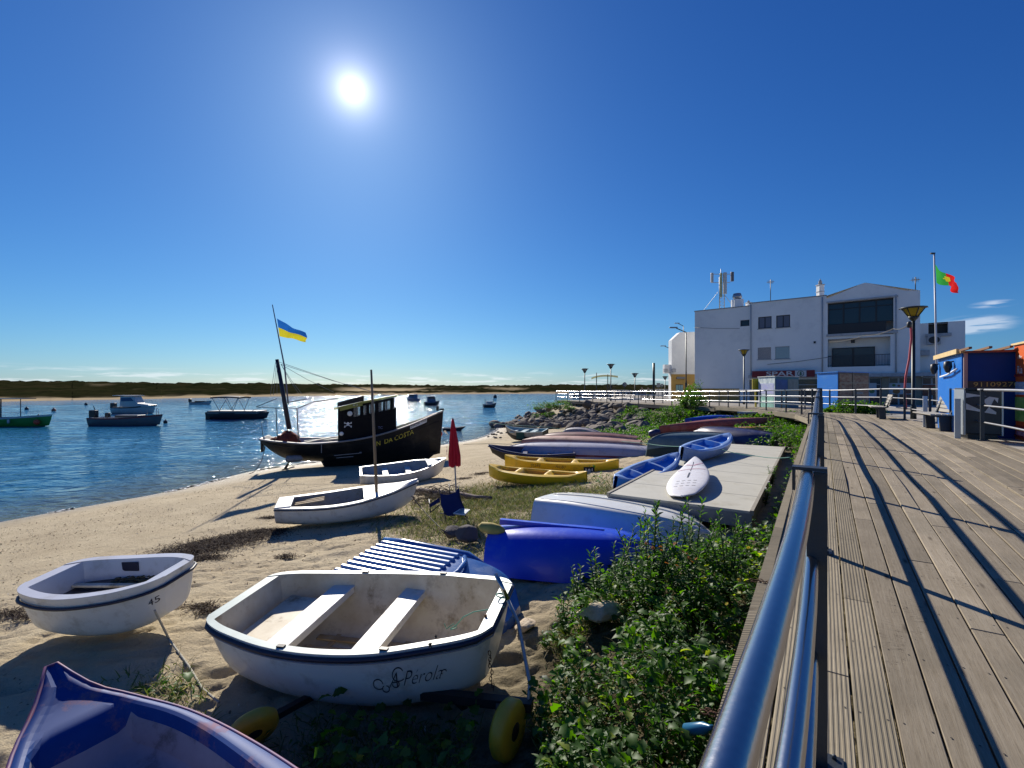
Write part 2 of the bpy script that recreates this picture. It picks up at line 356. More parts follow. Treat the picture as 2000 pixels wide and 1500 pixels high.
# water
m = bpy.data.materials.new('sea_water'); m.use_nodes = True; nt = m.node_tree; n = nt.nodes; l = nt.links; b = n['Principled BSDF']
b.inputs['Roughness'].default_value = .065; b.inputs['IOR'].default_value = 1.33; b.inputs['Specular IOR Level'].default_value = .4
t = n.new('ShaderNodeTexCoord'); O = t.outputs['Object']
def mapped(nt, src, scl, rot=0):
    q = nt.nodes.new('ShaderNodeMapping'); q.inputs['Scale'].default_value = scl; q.inputs['Rotation'].default_value = (0, 0, rot); nt.links.new(src, q.inputs[0]); return q.outputs[0]
geo = n.new('ShaderNodeNewGeometry'); att = n.new('ShaderNodeAttribute'); att.attribute_name = 'shallow'
c = MX(nt, MRg(nt, NN(nt, .09, 4, mapped(nt, O, (1, 2.4, 1), .3)), .4, .65), (.010, .105, .21), (.016, .14, .26))
c = MX(nt, att.outputs['Fac'], c, (.13, .13, .085)); l.new(c, b.inputs['Base Color'])
W1 = NN(nt, 1.0, 2, mapped(nt, O, (1.4, 1.9, 1), .25), .5); W2 = NN(nt, 4.2, 3, mapped(nt, O, (1, 1.9, 1), -.2)); W3 = NN(nt, 15, 2, mapped(nt, O, (1, 1.5, 1), .5))
hh = MT(nt, 'ADD', MT(nt, 'ADD', MT(nt, 'MULTIPLY', W1, .24), MT(nt, 'MULTIPLY', W2, .030)), MT(nt, 'MULTIPLY', W3, .004))
bp = n.new('ShaderNodeBump'); bp.inputs['Strength'].default_value = 1; bp.inputs['Distance'].default_value = 1.0
l.new(hh, bp.inputs['Height']); l.new(bp.outputs[0], b.inputs['Normal'])
wx = axis(-2500, 2500, -5, 420, 14); wy = axis(-20, 4000, 18, 420, 14); WX, WY = np.meshgrid(wx, wy)
inb = (WX > -46) & (WX < 34) & (WY > -8) & (WY < 82)
gg = np.where(inb, ground_np(np.clip(WX, -46, 34), np.clip(WY, -8, 82)), -5.)
WZZ = WZ+(vnoise(WX*.5, WY*1.2, 31)-.5)*.06*np.clip((WZ-gg)*1.5, 0, 1)*(np.hypot(WX, WY) < 140)
me = np_mesh('sea', np.stack([WX, WY, WZZ], -1).reshape(-1, 3), gquads(*WX.shape), m)
attr(me, 'shallow', np.clip(1-(WZ-gg)/.42, 0, 1)*.9)
obj('sea', me, kind='structure')
# foam line where the water meets the sand
FOAM = mat('foam', (.8, .82, .82), .5, var=.4, vscale=30)
mb = MB(); rnd = random.Random(3)
for y in np.arange(8, 44, .16):
    lo, hi = -22, 3
    for _ in range(24):
        mid = (lo+hi)/2
        if gz(mid, y) < WZ+.012: lo = mid
        else: hi = mid
    if vnoise(y*.5, 3.3, 5) < .42 and y < 21: continue
    for q in range(3):
        a = rnd.uniform(0, 6.3); s0 = rnd.uniform(.02, .08)*(1.6 if 19 < y < 26 else 1)
        mb.add([(lo+rnd.gauss(-.02, .07)+s0*math.cos(a+k*1.05)*rnd.uniform(.6, 1.7), y+rnd.uniform(-.1, .1)+s0*2*math.sin(a+k*1.05), WZ+.035+(.015 if k == 6 else 0)) for k in range(6)], [(0,1,2,3,4,5)], 0)
tag(mb.build('foam', FOAM), 'thin white foam along the edge of the water', 'foam', kind='stuff')
# far shore with low dunes and scrub
sh = [(-900,60),(-420,75),(-230,95),(-131,121),(-116,152),(-102,189),(-76,225),(-44,262),(0,285),(60,300),(160,290),(300,270),(700,260)]
su = np.linspace(0, len(sh)-1, 900); SX = np.interp(su, range(len(sh)), [p[0] for p in sh]); SY = np.interp(su, range(len(sh)), [p[1] for p in sh])
SX = SX+(vnoise(su*7, su*0, 8)-.5)*6; SY = SY+(vnoise(su*9, su*0+4, 9)-.5)*7
dd = np.r_[-12, -4, np.linspace(0, 22, 12), np.linspace(26, 110, 26), np.geomspace(116, 2200, 46)]
r0 = np.hypot(SX, SY); RX = SX[None]*(1+dd[:, None]/r0[None]); RY = SY[None]*(1+dd[:, None]/r0[None]); DD = np.repeat(dd[:, None], len(su), 1)
pxx = 1000+F*RX/np.maximum(RY, 1)
rh = np.interp(pxx[0], [-600, 0, 450, 800, 1100, 1400, 2200], [9, 8.2, 6.2, 4.2, 4.6, 6, 7])
ss = lambda a, b_, x: (lambda q: q*q*(3-2*q))(np.clip((x-a)/(b_-a), 0, 1))
RZ = WZ-.5+.95*ss(-6, 9, DD)+.75*ss(10, 24, DD)+.7*ss(25, 100, DD)+rh[None]*ss(90, 420, DD)*(.55+.75*vnoise(RX*.012, RY*.006, 11))
vg = np.clip(ss(9, 17, DD+5*(vnoise(RX*.06, RY*.06, 12)-.5)), 0, 1)
flat = (pxx > 640)*(pxx < 1095)*ss(640, 700, pxx)*(1-ss(1080, 1095, pxx)) ; sandp = np.clip((vnoise(RX*.02, RY*.008, 13)-.45)*5, 0, 1)*ss(20, 60, DD)*(1-ss(150, 260, DD))*flat
sandp = np.maximum(sandp, np.clip((vnoise(RX*.05, RY*.02, 14)-.84)*8, 0, 1)*ss(30, 60, DD)*.5); vg = vg*(1-sandp)
RZ = RZ+vg*((vnoise(RX*.35, RY*.2, 15)-.3)*1.3+(vnoise(RX*.09, RY*.05, 16)-.3)*2.4*ss(60, 300, DD)+np.clip(vnoise(RX*.2, RY*.05, 17)-.5, 0, 1)*3.0*ss(60, 200, DD))
me = np_mesh('far_shore', np.stack([RX, RY, RZ], -1).reshape(-1, 3), gquads(*RX.shape), []); attr(me, 'veg', vg)
m = bpy.data.materials.new('dunes'); m.use_nodes = True; nt = m.node_tree; n = nt.nodes; l = nt.links; b = n['Principled BSDF']; b.inputs['Roughness'].default_value = 1; b.inputs['Specular IOR Level'].default_value = 0
t = n.new('ShaderNodeTexCoord'); O = t.outputs['Object']; at = n.new('ShaderNodeAttribute'); at.attribute_name = 'veg'
g_ = MX(nt, MRg(nt, NN(nt, .05, 6, mapped(nt, O, (1, .35, 1))), .35, .65), (.013, .017, .006), (.030, .026, .012)); g_ = MX(nt, MRg(nt, NN(nt, .35, 5, mapped(nt, O, (1, .3, 1))), .5, .72), g_, (.006, .009, .004))
l.new(MX(nt, at.outputs['Fac'], (.46, .36, .22), g_), b.inputs['Base Color']); me.materials.append(m)
obj('far_shore', me, kind='structure')

# ------------------------------------------------------------------ boardwalk
def wood_mat(name, c1, c2, groove, rough=.82):
    m = bpy.data.materials.new(name); m.use_nodes = True; nt = m.node_tree; n = nt.nodes; l = nt.links; b = n['Principled BSDF']
    b.inputs['Roughness'].default_value = rough; b.inputs['Specular IOR Level'].default_value = .25
    t = n.new('ShaderNodeTexCoord'); oi = n.new('ShaderNodeObjectInfo'); cx = n.new('ShaderNodeCombineXYZ'); l.new(MT(nt, 'MULTIPLY', oi.outputs['Random'], 37.), cx.inputs[0]); l.new(MT(nt, 'MULTIPLY', oi.outputs['Random'], 11.), cx.inputs[1])
    ad = n.new('ShaderNodeVectorMath'); ad.operation = 'ADD'; l.new(t.outputs['Object'], ad.inputs[0]); l.new(cx.outputs[0], ad.inputs[1]); V = ad.outputs[0]
    gr = NN(nt, 4, 6, mapped(nt, V, (.45, 14, 4)), .65); fi = NN(nt, 22, 4, mapped(nt, V, (.5, 9, 4)), .7)
    c = MX(nt, MRg(nt, gr, .32, .68), c1, c2); c = MX(nt, MRg(nt, NN(nt, .8, 5, V), .5, .62, 0, .45), c, (c1[0]*.62, c1[1]*.66, c1[2]*.70)); c = MX(nt, MRg(nt, fi, .5, .72, 0, .6), c, tuple(x*.42 for x in c1))
    c = MX(nt, MRg(nt, NN(nt, 2.2, 5, V), .45, .7, 0, .5), c, (c1[0]*.8, c1[1]*.82, c1[2]*.85))
    vo = n.new('ShaderNodeTexVoronoi'); vo.inputs['Scale'].default_value = 1.0; l.new(mapped(nt, V, (1.7, 6.5, 1)), vo.inputs[0])
    kn = MRg(nt, vo.outputs['Distance'], .03, .13, .85, 0); c = MX(nt, kn, c, (.045, .028, .015))
    ck = NN(nt, 7, 3, mapped(nt, V, (2.4, .35, 1))); ckk = MRg(nt, MT(nt, 'ABSOLUTE', MT(nt, 'SUBTRACT', ck, .5)), 0, .006, .7, 0); sel = MRg(nt, NN(nt, 1.3, 2, mapped(nt, V, (1, 2.5, 1))), .58, .62); ckk = MT(nt, 'MULTIPLY', ckk, sel); c = MX(nt, ckk, c, (.03, .02, .012))
    h = n.new('ShaderNodeHueSaturation'); l.new(MRg(nt, oi.outputs['Random'], 0, 1, .70, 1.16), h.inputs['Value']); l.new(c, h.inputs['Color'])
    sp = n.new('ShaderNodeSeparateXYZ'); l.new(t.outputs['Object'], sp.inputs[0])
    hgt = MT(nt, 'ADD', MT(nt, 'MULTIPLY', gr, .35), MT(nt, 'MULTIPLY', fi, .25)); hgt = MT(nt, 'SUBTRACT', hgt, MT(nt, 'MULTIPLY', ckk, .5)); col = h.outputs[0]
    if groove:
        wv = MT(nt, 'SINE', MT(nt, 'MULTIPLY', sp.outputs[1], 2*math.pi/.0185)); wv2 = MRg(nt, wv, -.7, .5)
        hgt = MT(nt, 'ADD', hgt, MT(nt, 'MULTIPLY', wv2, groove)); col = MX(nt, MRg(nt, wv, -1, -.35, .25, 0), col, tuple(x*.3 for x in c1))
    l.new(col, b.inputs['Base Color'])
    bp = n.new('ShaderNodeBump'); bp.inputs['Strength'].default_value = .6; bp.inputs['Distance'].default_value = .005; l.new(hgt, bp.inputs['Height']); l.new(bp.outputs[0], b.inputs['Normal'])
    MATS[name] = m; return m
BOARD = wood_mat('weathered_board', (.29, .235, .16), (.40, .34, .25), 0); REED = wood_mat('reeded_board', (.29, .24, .16), (.39, .33, .235), .8)
TIMBER = wood_mat('dark_timber', (.12, .095, .065), (.19, .155, .11), 0)
LRAIL0 = [tn(-2.5,-.08), tn(17,-.08)]+[tn(20.5,-.12), (12.75,20.8), (13.35,22.6), (13.75,24.6), (13.95,27), (14.1,29.8), (14.0,32.7), (13.5,35.6), (12.7,39), (11.3,43.6), (8.7,49.5), (5.1,57)]
LRAIL = [tn(-2.5,-.15), tn(0,-.112), tn(.8,-.068), tn(1.6,-.048), tn(4,-.052), tn(10,-.075), tn(17,-.08), tn(20.5,-.12), (12.75,20.8), (13.35,22.6), (13.75,24.6), (13.95,27), (14.1,29.8), (14.0,32.7), (13.5,35.6), (12.7,39), (11.3,43.6), (8.7,49.5), (5.1,57)]
RRAIL = [tn(-2.5,3.05), tn(8,3.05), tn(12,3.0), tn(15,2.85), tn(20,2.8), (15.35,19.9), (16.0,22.3), (16.5,25), (16.8,28), (16.9,32), (16.6,36), (15.8,40), (14.4,44.6), (11.9,51), (8.2,58.5)]
def poly_at(pl, k):
    i = min(int(k), len(pl)-2); f = k-i; return (pl[i][0]*(1-f)+pl[i+1][0]*f, pl[i][1]*(1-f)+pl[i+1][1]*f)
def resample(pl, step, s0=0):
    d = [0]
    for a, b_ in zip(pl, pl[1:]): d.append(d[-1]+math.dist(a, b_))
    out = []; s = s0
    while s <= d[-1]:
        out.append((float(np.interp(s, d, [p[0] for p in pl])), float(np.interp(s, d, [p[1] for p in pl])))); s += step
    return out
def smooth_line(pl, step=.6):
    q = resample(pl, step)
    for _ in range(4): q = [q[0]]+[((a[0]+2*b_[0]+c_[0])/4, (a[1]+2*b_[1]+c_[1])/4) for a, b_, c_ in zip(q, q[1:], q[2:])]+[q[-1]]
    return q
def offset(pl, o):
    out = []
    for i, p in enumerate(pl):
        a = pl[max(i-1, 0)]; b_ = pl[min(i+1, len(pl)-1)]; dx, dy = b_[0]-a[0], b_[1]-a[1]; L = math.hypot(dx, dy); out.append((p[0]+dy/L*o, p[1]-dx/L*o))
    return out
LR = smooth_line(LRAIL, .25); LR0 = smooth_line(LRAIL0); RR = smooth_line(RRAIL)
LE = offset(LR0, -.27); RE = offset(RR, .18)
poly = [p for p in LE if p[1] < 33]; poly2 = [p for p in RE if p[1] < 33]
PG = poly+poly2[::-1]
def inside(x, y):
    c_ = False; j = len(PG)-1
    for i in range(len(PG)):
        xi, yi = PG[i]; xj, yj = PG[j]
        if (yi > y) != (yj > y) and x < (xj-xi)*(y-yi)/(yj-yi)+xi: c_ = not c_
        j = i
    return c_
# the deck under the boards is one dark frame; boards are pieces of it
mb = MB()
for a, b_ in ((LE, -.0),):
    for i in range(len(LE)-1):
        for off in (-.02,): pass
fr = MB()
L2 = resample(LE, .9); 
for pl in (offset(LE, .05), offset(RE, -.05), offset([( (a[0]), (a[1])) for a in LE], 1.1), offset(LE, 2.1)):
    q = resample(pl, 1.2)
    for a, b_ in zip(q, q[1:]): fr.bar((a[0], a[1], deck_z(*a)-.15), (b_[0], b_[1], deck_z(*b_)-.15), .09, .2)
q = resample(LE, 2.4); qr = offset(LE, 2.9)
for p in q:
    fr.box((p[0]+.25, p[1]-.1, deck_z(*p)-.75), (.14, .14, 1.1)); fr.box((p[0]+1.9, p[1]-1.0, deck_z(*p)-.75), (.14, .14, 1.1))
bw = fr.build('boardwalk', TIMBER); tag(bw, 'curving timber boardwalk of grey weathered boards beside the beach', 'boardwalk', kind='structure')
EW = .148; gap = .009; pieces = []
rb = random.Random(5)
for k in range(-62, 26):
    n0 = -.334+EW*k; nc = n0+EW/2
    ts = np.arange(-1.5, 46, .06); ins = [inside(*tn(t_, nc)) for t_ in ts]
    runs = []; st = None
    for t_, i_ in zip(ts, ins):
        if i_ and st is None: st = t_
        if (not i_) and st is not None: runs.append((st, t_)); st = None
    if st is not None: runs.append((st, ts[-1]))
    for a, b_ in runs:
        s = a; first = True
        if a < -1: s = a
        off = rb.uniform(1.2, 4.4)
        e = s+off
        while s < b_-.05:
            e = min(e, b_)
            if b_-e < .5: e = b_
            pieces.append((s, e, nc, k)); s = e; e = s+rb.choice([3.6, 3.9, 4.2])
def seen_key(p):
    t_, n_ = (p[0]+p[1])/2, p[2]; x, y = tn(t_, n_); return math.hypot(x, y)
pieces.sort(key=seen_key)
def board_mesh(L, W, H=.034):
    return MB().box((L/2, 0, -H/2), (L, W, H))
cache = {}; stf = MB()
for i, (s, e, nc, k) in enumerate(pieces):
    x0, y0 = tn(s, nc); x1, y1 = tn(e, nc); z0, z1 = deck_z(x0, y0), deck_z(x1, y1)
    if i < 296:
        L = round((e-s-.005)/.1)*.1 if e-s > .4 else round(e-s, 2); mt = REED if k < 4 else BOARD
        key = (L, k < 4)
        if key not in cache:
            bm_ = board_mesh(L, EW-gap); mm = bm_.mesh('board', mt); cache[key] = mm
            bb = bmesh.new(); bb.from_mesh(mm); bmesh.ops.bevel(bb, geom=[ed for ed in bb.edges], offset=.003, segments=1, affect='EDGES'); bb.to_mesh(mm); bb.free()
        o = bpy.data.objects.new('board', cache[key]); COL.objects.link(o); o.parent = bw
        o.location = (x0, y0, z0+rb.uniform(-.0015, .0015)); o.rotation_euler = (rb.uniform(-.004, .004), -math.atan2(z1-z0, e-s), math.pi/2-AZ)
        o.scale = ((e-s-.005)/L, 1, 1)
    else:
        nn = max(1, int((e-s)/1.5))
        for q in range(nn):
            a = s+(e-s)*q/nn; c_ = s+(e-s)*(q+1)/nn; p0 = tn(a, nc); p1 = tn(c_, nc)
            stf.bar((*p0, deck_z(*p0)-.017), (*p1, deck_z(*p1)-.017), EW-gap*1.5, .034)
tag(stf.build('far_boards', BOARD, bw), kind='stuff')
sc_ = MB(); rs_ = random.Random(8)
for k in range(-1, 24):
    for j in range(2, 26):
        t_ = j*.62+.1
        if t_ > 5 and k > 8 and j % 2: continue
        for dn in (-.045, .045):
            n_ = -.334+EW*(k+.5)+dn+rs_.uniform(-.006, .006); x, y = tn(t_+rs_.uniform(-.012, .012), n_)
            if inside(x, y): sc_.add([(x+.0048*math.cos(a), y+.0048*math.sin(a), deck_z(x, y)+.0022) for a in (0, 1.05, 2.09, 3.14, 4.19, 5.24)], [(0, 1, 2, 3, 4, 5)])
tag(sc_.build('screws', mat('dark_screw_head', (.04, .035, .03), .6), bw), kind='stuff')
# jetty arm beyond: slab of cross boards, joined (too far to tell apart)
jl = [p for p in LE if p[1] > 31.5]; mb = MB(); jb = resample(jl, .15)
for i in range(0, len(jb)-1):
    a = jb[i]; b_ = jb[i+1]; d = Vector((b_[0]-a[0], b_[1]-a[1], 0)).normalized(); nr = Vector((d.y, -d.x, 0))
    A_ = Vector((*a, deck_z(*a)-.025)); mb.bar(A_, A_+nr*3.3, .14, .035)
for q in (0, 3.0):
    pl = offset(resample(jl, 1.5), q+.02)
    for a, b_ in zip(pl, pl[1:]): mb.bar((*a, deck_z(*a)-.18), (*b_, deck_z(*b_)-.18), .08, .22)
for p in offset(resample(jl, 3), .3): mb.box((*p, -1.1), (.16, .16, 1.7))
tag(mb.build('jetty_deck', BOARD, bw), kind='stuff')
# edge beams along the beach side
el = [p for p in LE if p[1] < 34]
ql = resample(el, 3.8)
for a, b_ in zip(ql, ql[1:]):
    MB().bar((*a, deck_z(*a)-.085), (*b_, deck_z(*b_)-.085), .072, .19).build('edge_beam', REED, bw)
# promenade land beyond the boardwalk, same heights as the deck
pr = [p for p in resample(RE, 2.5)]
rows = []
for p in pr:
    rows.append([(p[0]+q, p[1]+q*.15, deck_z(p[0], p[1])*(1-min(1, q/40))-.05-.03*min(1, q/40)) for q in (-.15, 1, 4, 10, 20, 40, 120, 500)])
rows.append([(pr[-1][0]+20+q, pr[-1][1]+50+q*.15, -.12) for q in (-.15, 1, 4, 10, 20, 40, 120, 500)])
rows.append([(pr[-1][0]+60+q, pr[-1][1]+150+q*.15, -.12) for q in (-.15, 1, 4, 10, 20, 40, 120, 500)])
pv = MB().grid(rows, smooth=False); e0 = [r[0] for r in rows]
pv.grid([e0, [(a+.5, b_, -3) for a, b_, c_ in e0]], smooth=False)
pm = mat('paving', (.44, .41, .36), .9, spec=0, var=.6, vscale=1.2, bump=.3, bscale=20, dirt=((.15, .14, .12), .5, .6))
tag(pv.build('promenade', pm), kind='structure')

# ------------------------------------------------------------------ railings
STEEL = mat('stainless_steel', (.44, .42, .41), .20, 1, var=.25, vscale=3, col2=(.45, .46, .5), bump=.03, bscale=60, stretch=(1, 1, 1))
PGREY = mat('dark_painted_steel', (.040, .050, .062), .42, .3, var=.4, vscale=9, col2=(.06, .06, .055), bump=.15, bscale=40)
pm_ = MB()
pm_.box((0, .030, .555), (.034, .066, 1.125)).box((0, .006, 1.130), (.056, .114, .012)).box((0, -.046, 1.085), (.050, .010, .080)).box((0, .045, .006), (.15, .14, .012))
for a in (-.055, .055):
    for b_ in (-.005, .085): pm_.lathe([(.009, 0), (.009, .012), (.004, .016)], (a, b_, .012), 6)
POST_M = pm_.mesh('post', PGREY)
pm2 = MB().box((0, 0, .55), (.07, .06, 1.12)); POST_S = pm2.mesh('post', PGREY)
DULL = mat('dull_steel_tube', (.40, .40, .41), .42, .85, var=.4, vscale=6)
def railing(label, line, s0, spacing, h=1.1, top_r=.025, low_r=.019, flip=1, post=None, heights=(1.1, .775, .42), cat='railing', lowoff=.0, tubem=None):
    th = thing('railing', label, cat, (0, 0, 0))
    q = resample(line, .3)
    for hz_, r_, nm in zip(heights, (top_r, low_r, low_r), ('top_rail', 'middle_rail', 'lower_rail')):
        q2 = offset(q, lowoff) if nm != 'top_rail' else q; MB().tube([(x, y, deck_z(x, y)+hz_) for x, y in q2], r_, 14, cap=True).build(nm, tubem or STEEL, th)
    ps = resample(line, spacing, s0); nx = resample(line, spacing, s0+.1)
    for a, b_ in zip(ps, nx):
        o = bpy.data.objects.new('post', post or POST_M); COL.objects.link(o); o.parent = th
        o.location = (a[0], a[1], deck_z(*a)-.002); rz_ = math.atan2(b_[1]-a[1], b_[0]-a[0]); o.rotation_euler = (0, 0, rz_+(math.pi if flip > 0 else 0)); o.scale = (1, 1, 1)
        if flip > 0: pass
    return th
# distance along LRAIL of t: starts at -2.5
LRn = LR
railing('steel railing with dark flat posts nearest the camera, along the beach edge of the boardwalk', LRn, 4.65-2.5*1, 2.5, low_r=.024, lowoff=.012)
railing('railing on the street side of the boardwalk, behind the benches and the bin', RR, 1.0, 2.6, heights=(1.1, .76, .40), flip=-1, top_r=.027, tubem=DULL)
# ------------------------------------------------------------------ boat building
def lerp_tab(tab, x):
    xs = [p[0] for p in tab]; return float(np.interp(x, xs, [p[1] for p in tab]))
def sm_tab(tab, x):
    """smooth (monotone-ish) interpolation of a small table"""
    xs = [p[0] for p in tab]; ys = [p[1] for p in tab]
    if x <= xs[0]: return ys[0]
    if x >= xs[-1]: return ys[-1]
    i = max(j for j in range(len(xs)) if xs[j] <= x); i = min(i, len(xs)-2)
    def m(j):
        if j == 0: return (ys[1]-ys[0])/(xs[1]-xs[0])
        if j == len(xs)-1: return (ys[-1]-ys[-2])/(xs[-1]-xs[-2])
        return (ys[j+1]-ys[j-1])/(xs[j+1]-xs[j-1])
    h = xs[i+1]-xs[i]; t = (x-xs[i])/h
    return (2*t**3-3*t**2+1)*ys[i]+(t**3-2*t**2+t)*h*m(i)+(-2*t**3+3*t**2)*ys[i+1]+(t**3-t**2)*h*m(i+1)
ROUND = [(0,0), (.35,.02), (.62,.09), (.8,.24), (.92,.5), (.98,.8), (1,1)]
FLATB = [(0,0), (.45,.02), (.72,.06), (.82,.16), (.88,.4), (.95,.72), (1,1)]
VEE = [(0,0), (.3,.12), (.6,.27), (.8,.42), (.9,.62), (.96,.82), (1,1)]
class Hull:
    """x from stern (0) to bow (L), y across, z up from the lowest keel"""
    def __init__(s, L, width, sheer, keel, prof=ROUND, rake=0.0, rake_s=0.0, flare=None):
        s.L = L; s.width = width; s.sheer = sheer; s.keel = keel; s.prof = prof; s.rake = rake; s.rake_s = rake_s; s.flare = flare
    def w(s, u): return max(.004, sm_tab(s.width, u))
    def zs(s, u): return sm_tab(s.sheer, u)
    def zk(s, u): return sm_tab(s.keel, u)
    def pt(s, u, a, inset=0, zlift=0):
        """a in -1..1 : port sheer .. keel .. starboard sheer, along the section"""
        k = abs(a)*(len(s.prof)-1); i = min(int(k), len(s.prof)-2); f = k-i
        y = s.prof[i][0]*(1-f)+s.prof[i+1][0]*f; z = s.prof[i][1]*(1-f)+s.prof[i+1][1]*f
        w = s.w(u); zk, zs = s.zk(u), s.zs(u); sg = -1 if a < 0 else 1
        yy = y*max(.003, w-inset); x = s.L*u+s.rake*z*(max(0, u-.55)/.45)**2-s.rake_s*z*(max(0, .45-u)/.45)**2
        return (x, sg*yy, zk+(zs-zk)*z+zlift*(1-z))
    def mesh(s, mb, rim=.05, th=.03, floor=.06, mo=0, mi=1, mr=0, n=34, m=12, deck=None, stripe=None, u0=0., u1=1.):
        us = [u0+(u1-u0)*(.5-.5*math.cos(math.pi*i/n)) for i in range(n+1)]; As = [-1+2*k/(2*m) for k in range(2*m+1)]
        out = [[s.pt(u, a) for a in As] for u in us]
        mb.grid(out, mo, True, midx=(lambda i, k: stripe(abs(As[k]+.5/m)) if stripe else mo))
        # interior: from the rim down to the floor
        def inn(u):
            w = s.w(u); rr = min(rim, w*.8); r = []
            for a in As:
                x, y, z = s.pt(u, a, rr, floor); zf = s.zk(u)+floor
                r.append((x, y, max(z, zf) if abs(a) < .97 else z))
            return r
        uin = [u0+(u1-u0)*(rim*1.3/s.L+(1-2*rim*1.3/s.L)*(.5-.5*math.cos(math.pi*i/n))) for i in range(n+1)]
        inner = [inn(u) for u in uin]
        mb.grid(inner, mi, True)
        # rim strips
        for side in (0, -1):
            mb.grid([[out[i][side], (out[i][side][0], out[i][side][1], out[i][side][2]+.006), (inner[i][side][0], inner[i][side][1], inner[i][side][2]+.006), inner[i][side]] for i in range(n+1)], mr, False)
        # transom / bow closing: outer face, inner face, rim
        for e in (0, n):
            o_ = out[e]; i_ = inner[e]
            mb.add(o_, [tuple(range(len(o_)))], mo); mb.add(i_, [tuple(range(len(i_)))], mi)
            mb.add([o_[0], o_[-1], i_[-1], i_[0]], [(0, 1, 2, 3)], mr)
        return s
    def rail(s, r, dz=0, out=0, a=1, n=30, u0=0, u1=1):
        P_ = [s.pt(u0+(u1-u0)*i/n, a) for i in range(n+1)]; Q_ = [s.pt(u0+(u1-u0)*i/n, -a) for i in range(n+1)]
        line = [(x, y+out, z+dz) for x, y, z in P_]+[(x, y-out, z+dz) for x, y, z in Q_[::-1]]
        # drop coincident points at the stem
        res = [line[0]]
        for p in line[1:]:
            if math.dist(p, res[-1]) > .01: res.append(p)
        return res+[res[0]]
def place(th, A, B, z, heel=0, pitch=0, flip=False, H=0):
    """A stern, B bow in plan (x, y); z height of the keel"""
    yaw = math.atan2(B[1]-A[1], B[0]-A[0]); M = Matrix.Translation((A[0], A[1], z)) @ Matrix.Rotation(yaw, 4, 'Z') @ Matrix.Rotation(-pitch, 4, 'Y') @ Matrix.Rotation(heel, 4, 'X')
    if flip: M = M @ Matrix.Translation((0, 0, H)) @ Matrix.Rotation(math.pi, 4, 'X')
    th.matrix_world = M; th.location = M.to_translation(); th.rotation_euler = M.to_euler(); return th
def XY(px, py, D): p = P(px, py, D); return (p.x, p.y)
WHITE = mat('white_gelcoat', (.76, .76, .71), .38, var=.45, vscale=3, col2=(.62, .60, .52), coat=.1, dirt=((.36, .31, .22), .55, 3.4))
WHITE2 = mat('aged_white_paint', (.70, .69, .64), .5, var=.4, vscale=4, col2=(.55, .53, .46), bump=.06, dirt=((.30, .25, .17), .55, 3.5))
INNER = mat('stained_white_interior', (.70, .64, .50), .6, var=.9, vscale=2.4, col2=(.42, .32, .18), dirt=((.20, .13, .06), .8, 3.2))
LTEAL = mat('pale_green_edge', (.50, .60, .55), .45, var=.5, vscale=6)
NAVY = mat('navy_rubber', (.018, .018, .04), .5, var=.3)
INK = mat('dark_lettering', (.03, .03, .04), .5)
GREYIN = mat('grey_interior', (.30, .30, .30), .7, var=.6, col2=(.16, .15, .13), dirt=((.12, .09, .05), .7, 4))
ROPEW = mat('pale_rope', (.50, .47, .38), .85, var=.6, vscale=60, bump=.6, bscale=120)
ROPEG = mat('green_rope', (.06, .26, .20), .7, var=.5, vscale=60, col2=(.12, .35, .28))
ROPED = mat('dark_rope', (.10, .09, .075), .85, var=.5, vscale=40)
GALV = mat('galvanised_tube', (.50, .51, .50), .5, .5, var=.5, vscale=12, col2=(.3, .3, .3))
BLACKM = mat('black_steel', (.02, .02, .022), .5, .2, var=.6, vscale=14, col2=(.06, .04, .03))
RUST = mat('rusty_steel', (.14, .06, .03), .8, .3, var=.8, vscale=30, col2=(.05, .03, .02), bump=.4, bscale=80)
YELLOW_W = mat('yellow_plastic_wheel', (.75, .42, .03), .45, var=.4, vscale=8, col2=(.45, .24, .03))
def rope(name, label, pts, r, m, cat='rope', sag=0, group=None, n=14):
    """a rope through points, sagging between them"""
    out = []
    for a, b_ in zip(pts, pts[1:]):
        a, b_ = Vector(a), Vector(b_)
        for i in range(n): f = i/n; p = a.lerp(b_, f); p.z -= sag*4*f*(1-f); out.append(p)
    out.append(Vector(pts[-1])); o = MB().tube(out, r, 6).build(name, m); return tag(o, label, cat, group)

# --- white pram dinghy on a launching trolley, nearest the camera
A, B = (-2.66, 4.92), (-.17, 4.33)
Lp = math.dist(A, B)
hp = Hull(Lp, [(0,.38),(.015,.46),(.05,.53),(.12,.60),(.3,.70),(.5,.735),(.7,.70),(.86,.59),(.94,.52),(.98,.45),(1,.36)], [(0,.65),(.3,.62),(.6,.65),(.85,.72),(1,.78)], [(0,.07),(.3,.0),(.65,.0),(.85,.07),(1,.20)],
          [(0,0),(.40,.01),(.63,.05),(.77,.15),(.86,.34),(.94,.64),(1,1)], rake=.13, rake_s=.12)
pe = thing('dinghy', 'white pram dinghy with two thwarts and curly name lettering, on a yellow wheeled trolley', 'dinghy')
mb = MB(); hp.mesh(mb, rim=.070, th=.03, floor=.055, mo=0, mi=1, mr=2, n=44, m=16); mb.build('hull', [WHITE, INNER, LTEAL], pe)
MB().tube(hp.rail(.018, -.035, .010), .020, 8, cap=False).build('rubbing_strake', NAVY, pe)
mb = MB().tube(hp.rail(.006, -.075, .004), .007, 6, cap=False); mb.build('trim_line', mat('grey_trim', (.3, .3, .33), .5), pe)
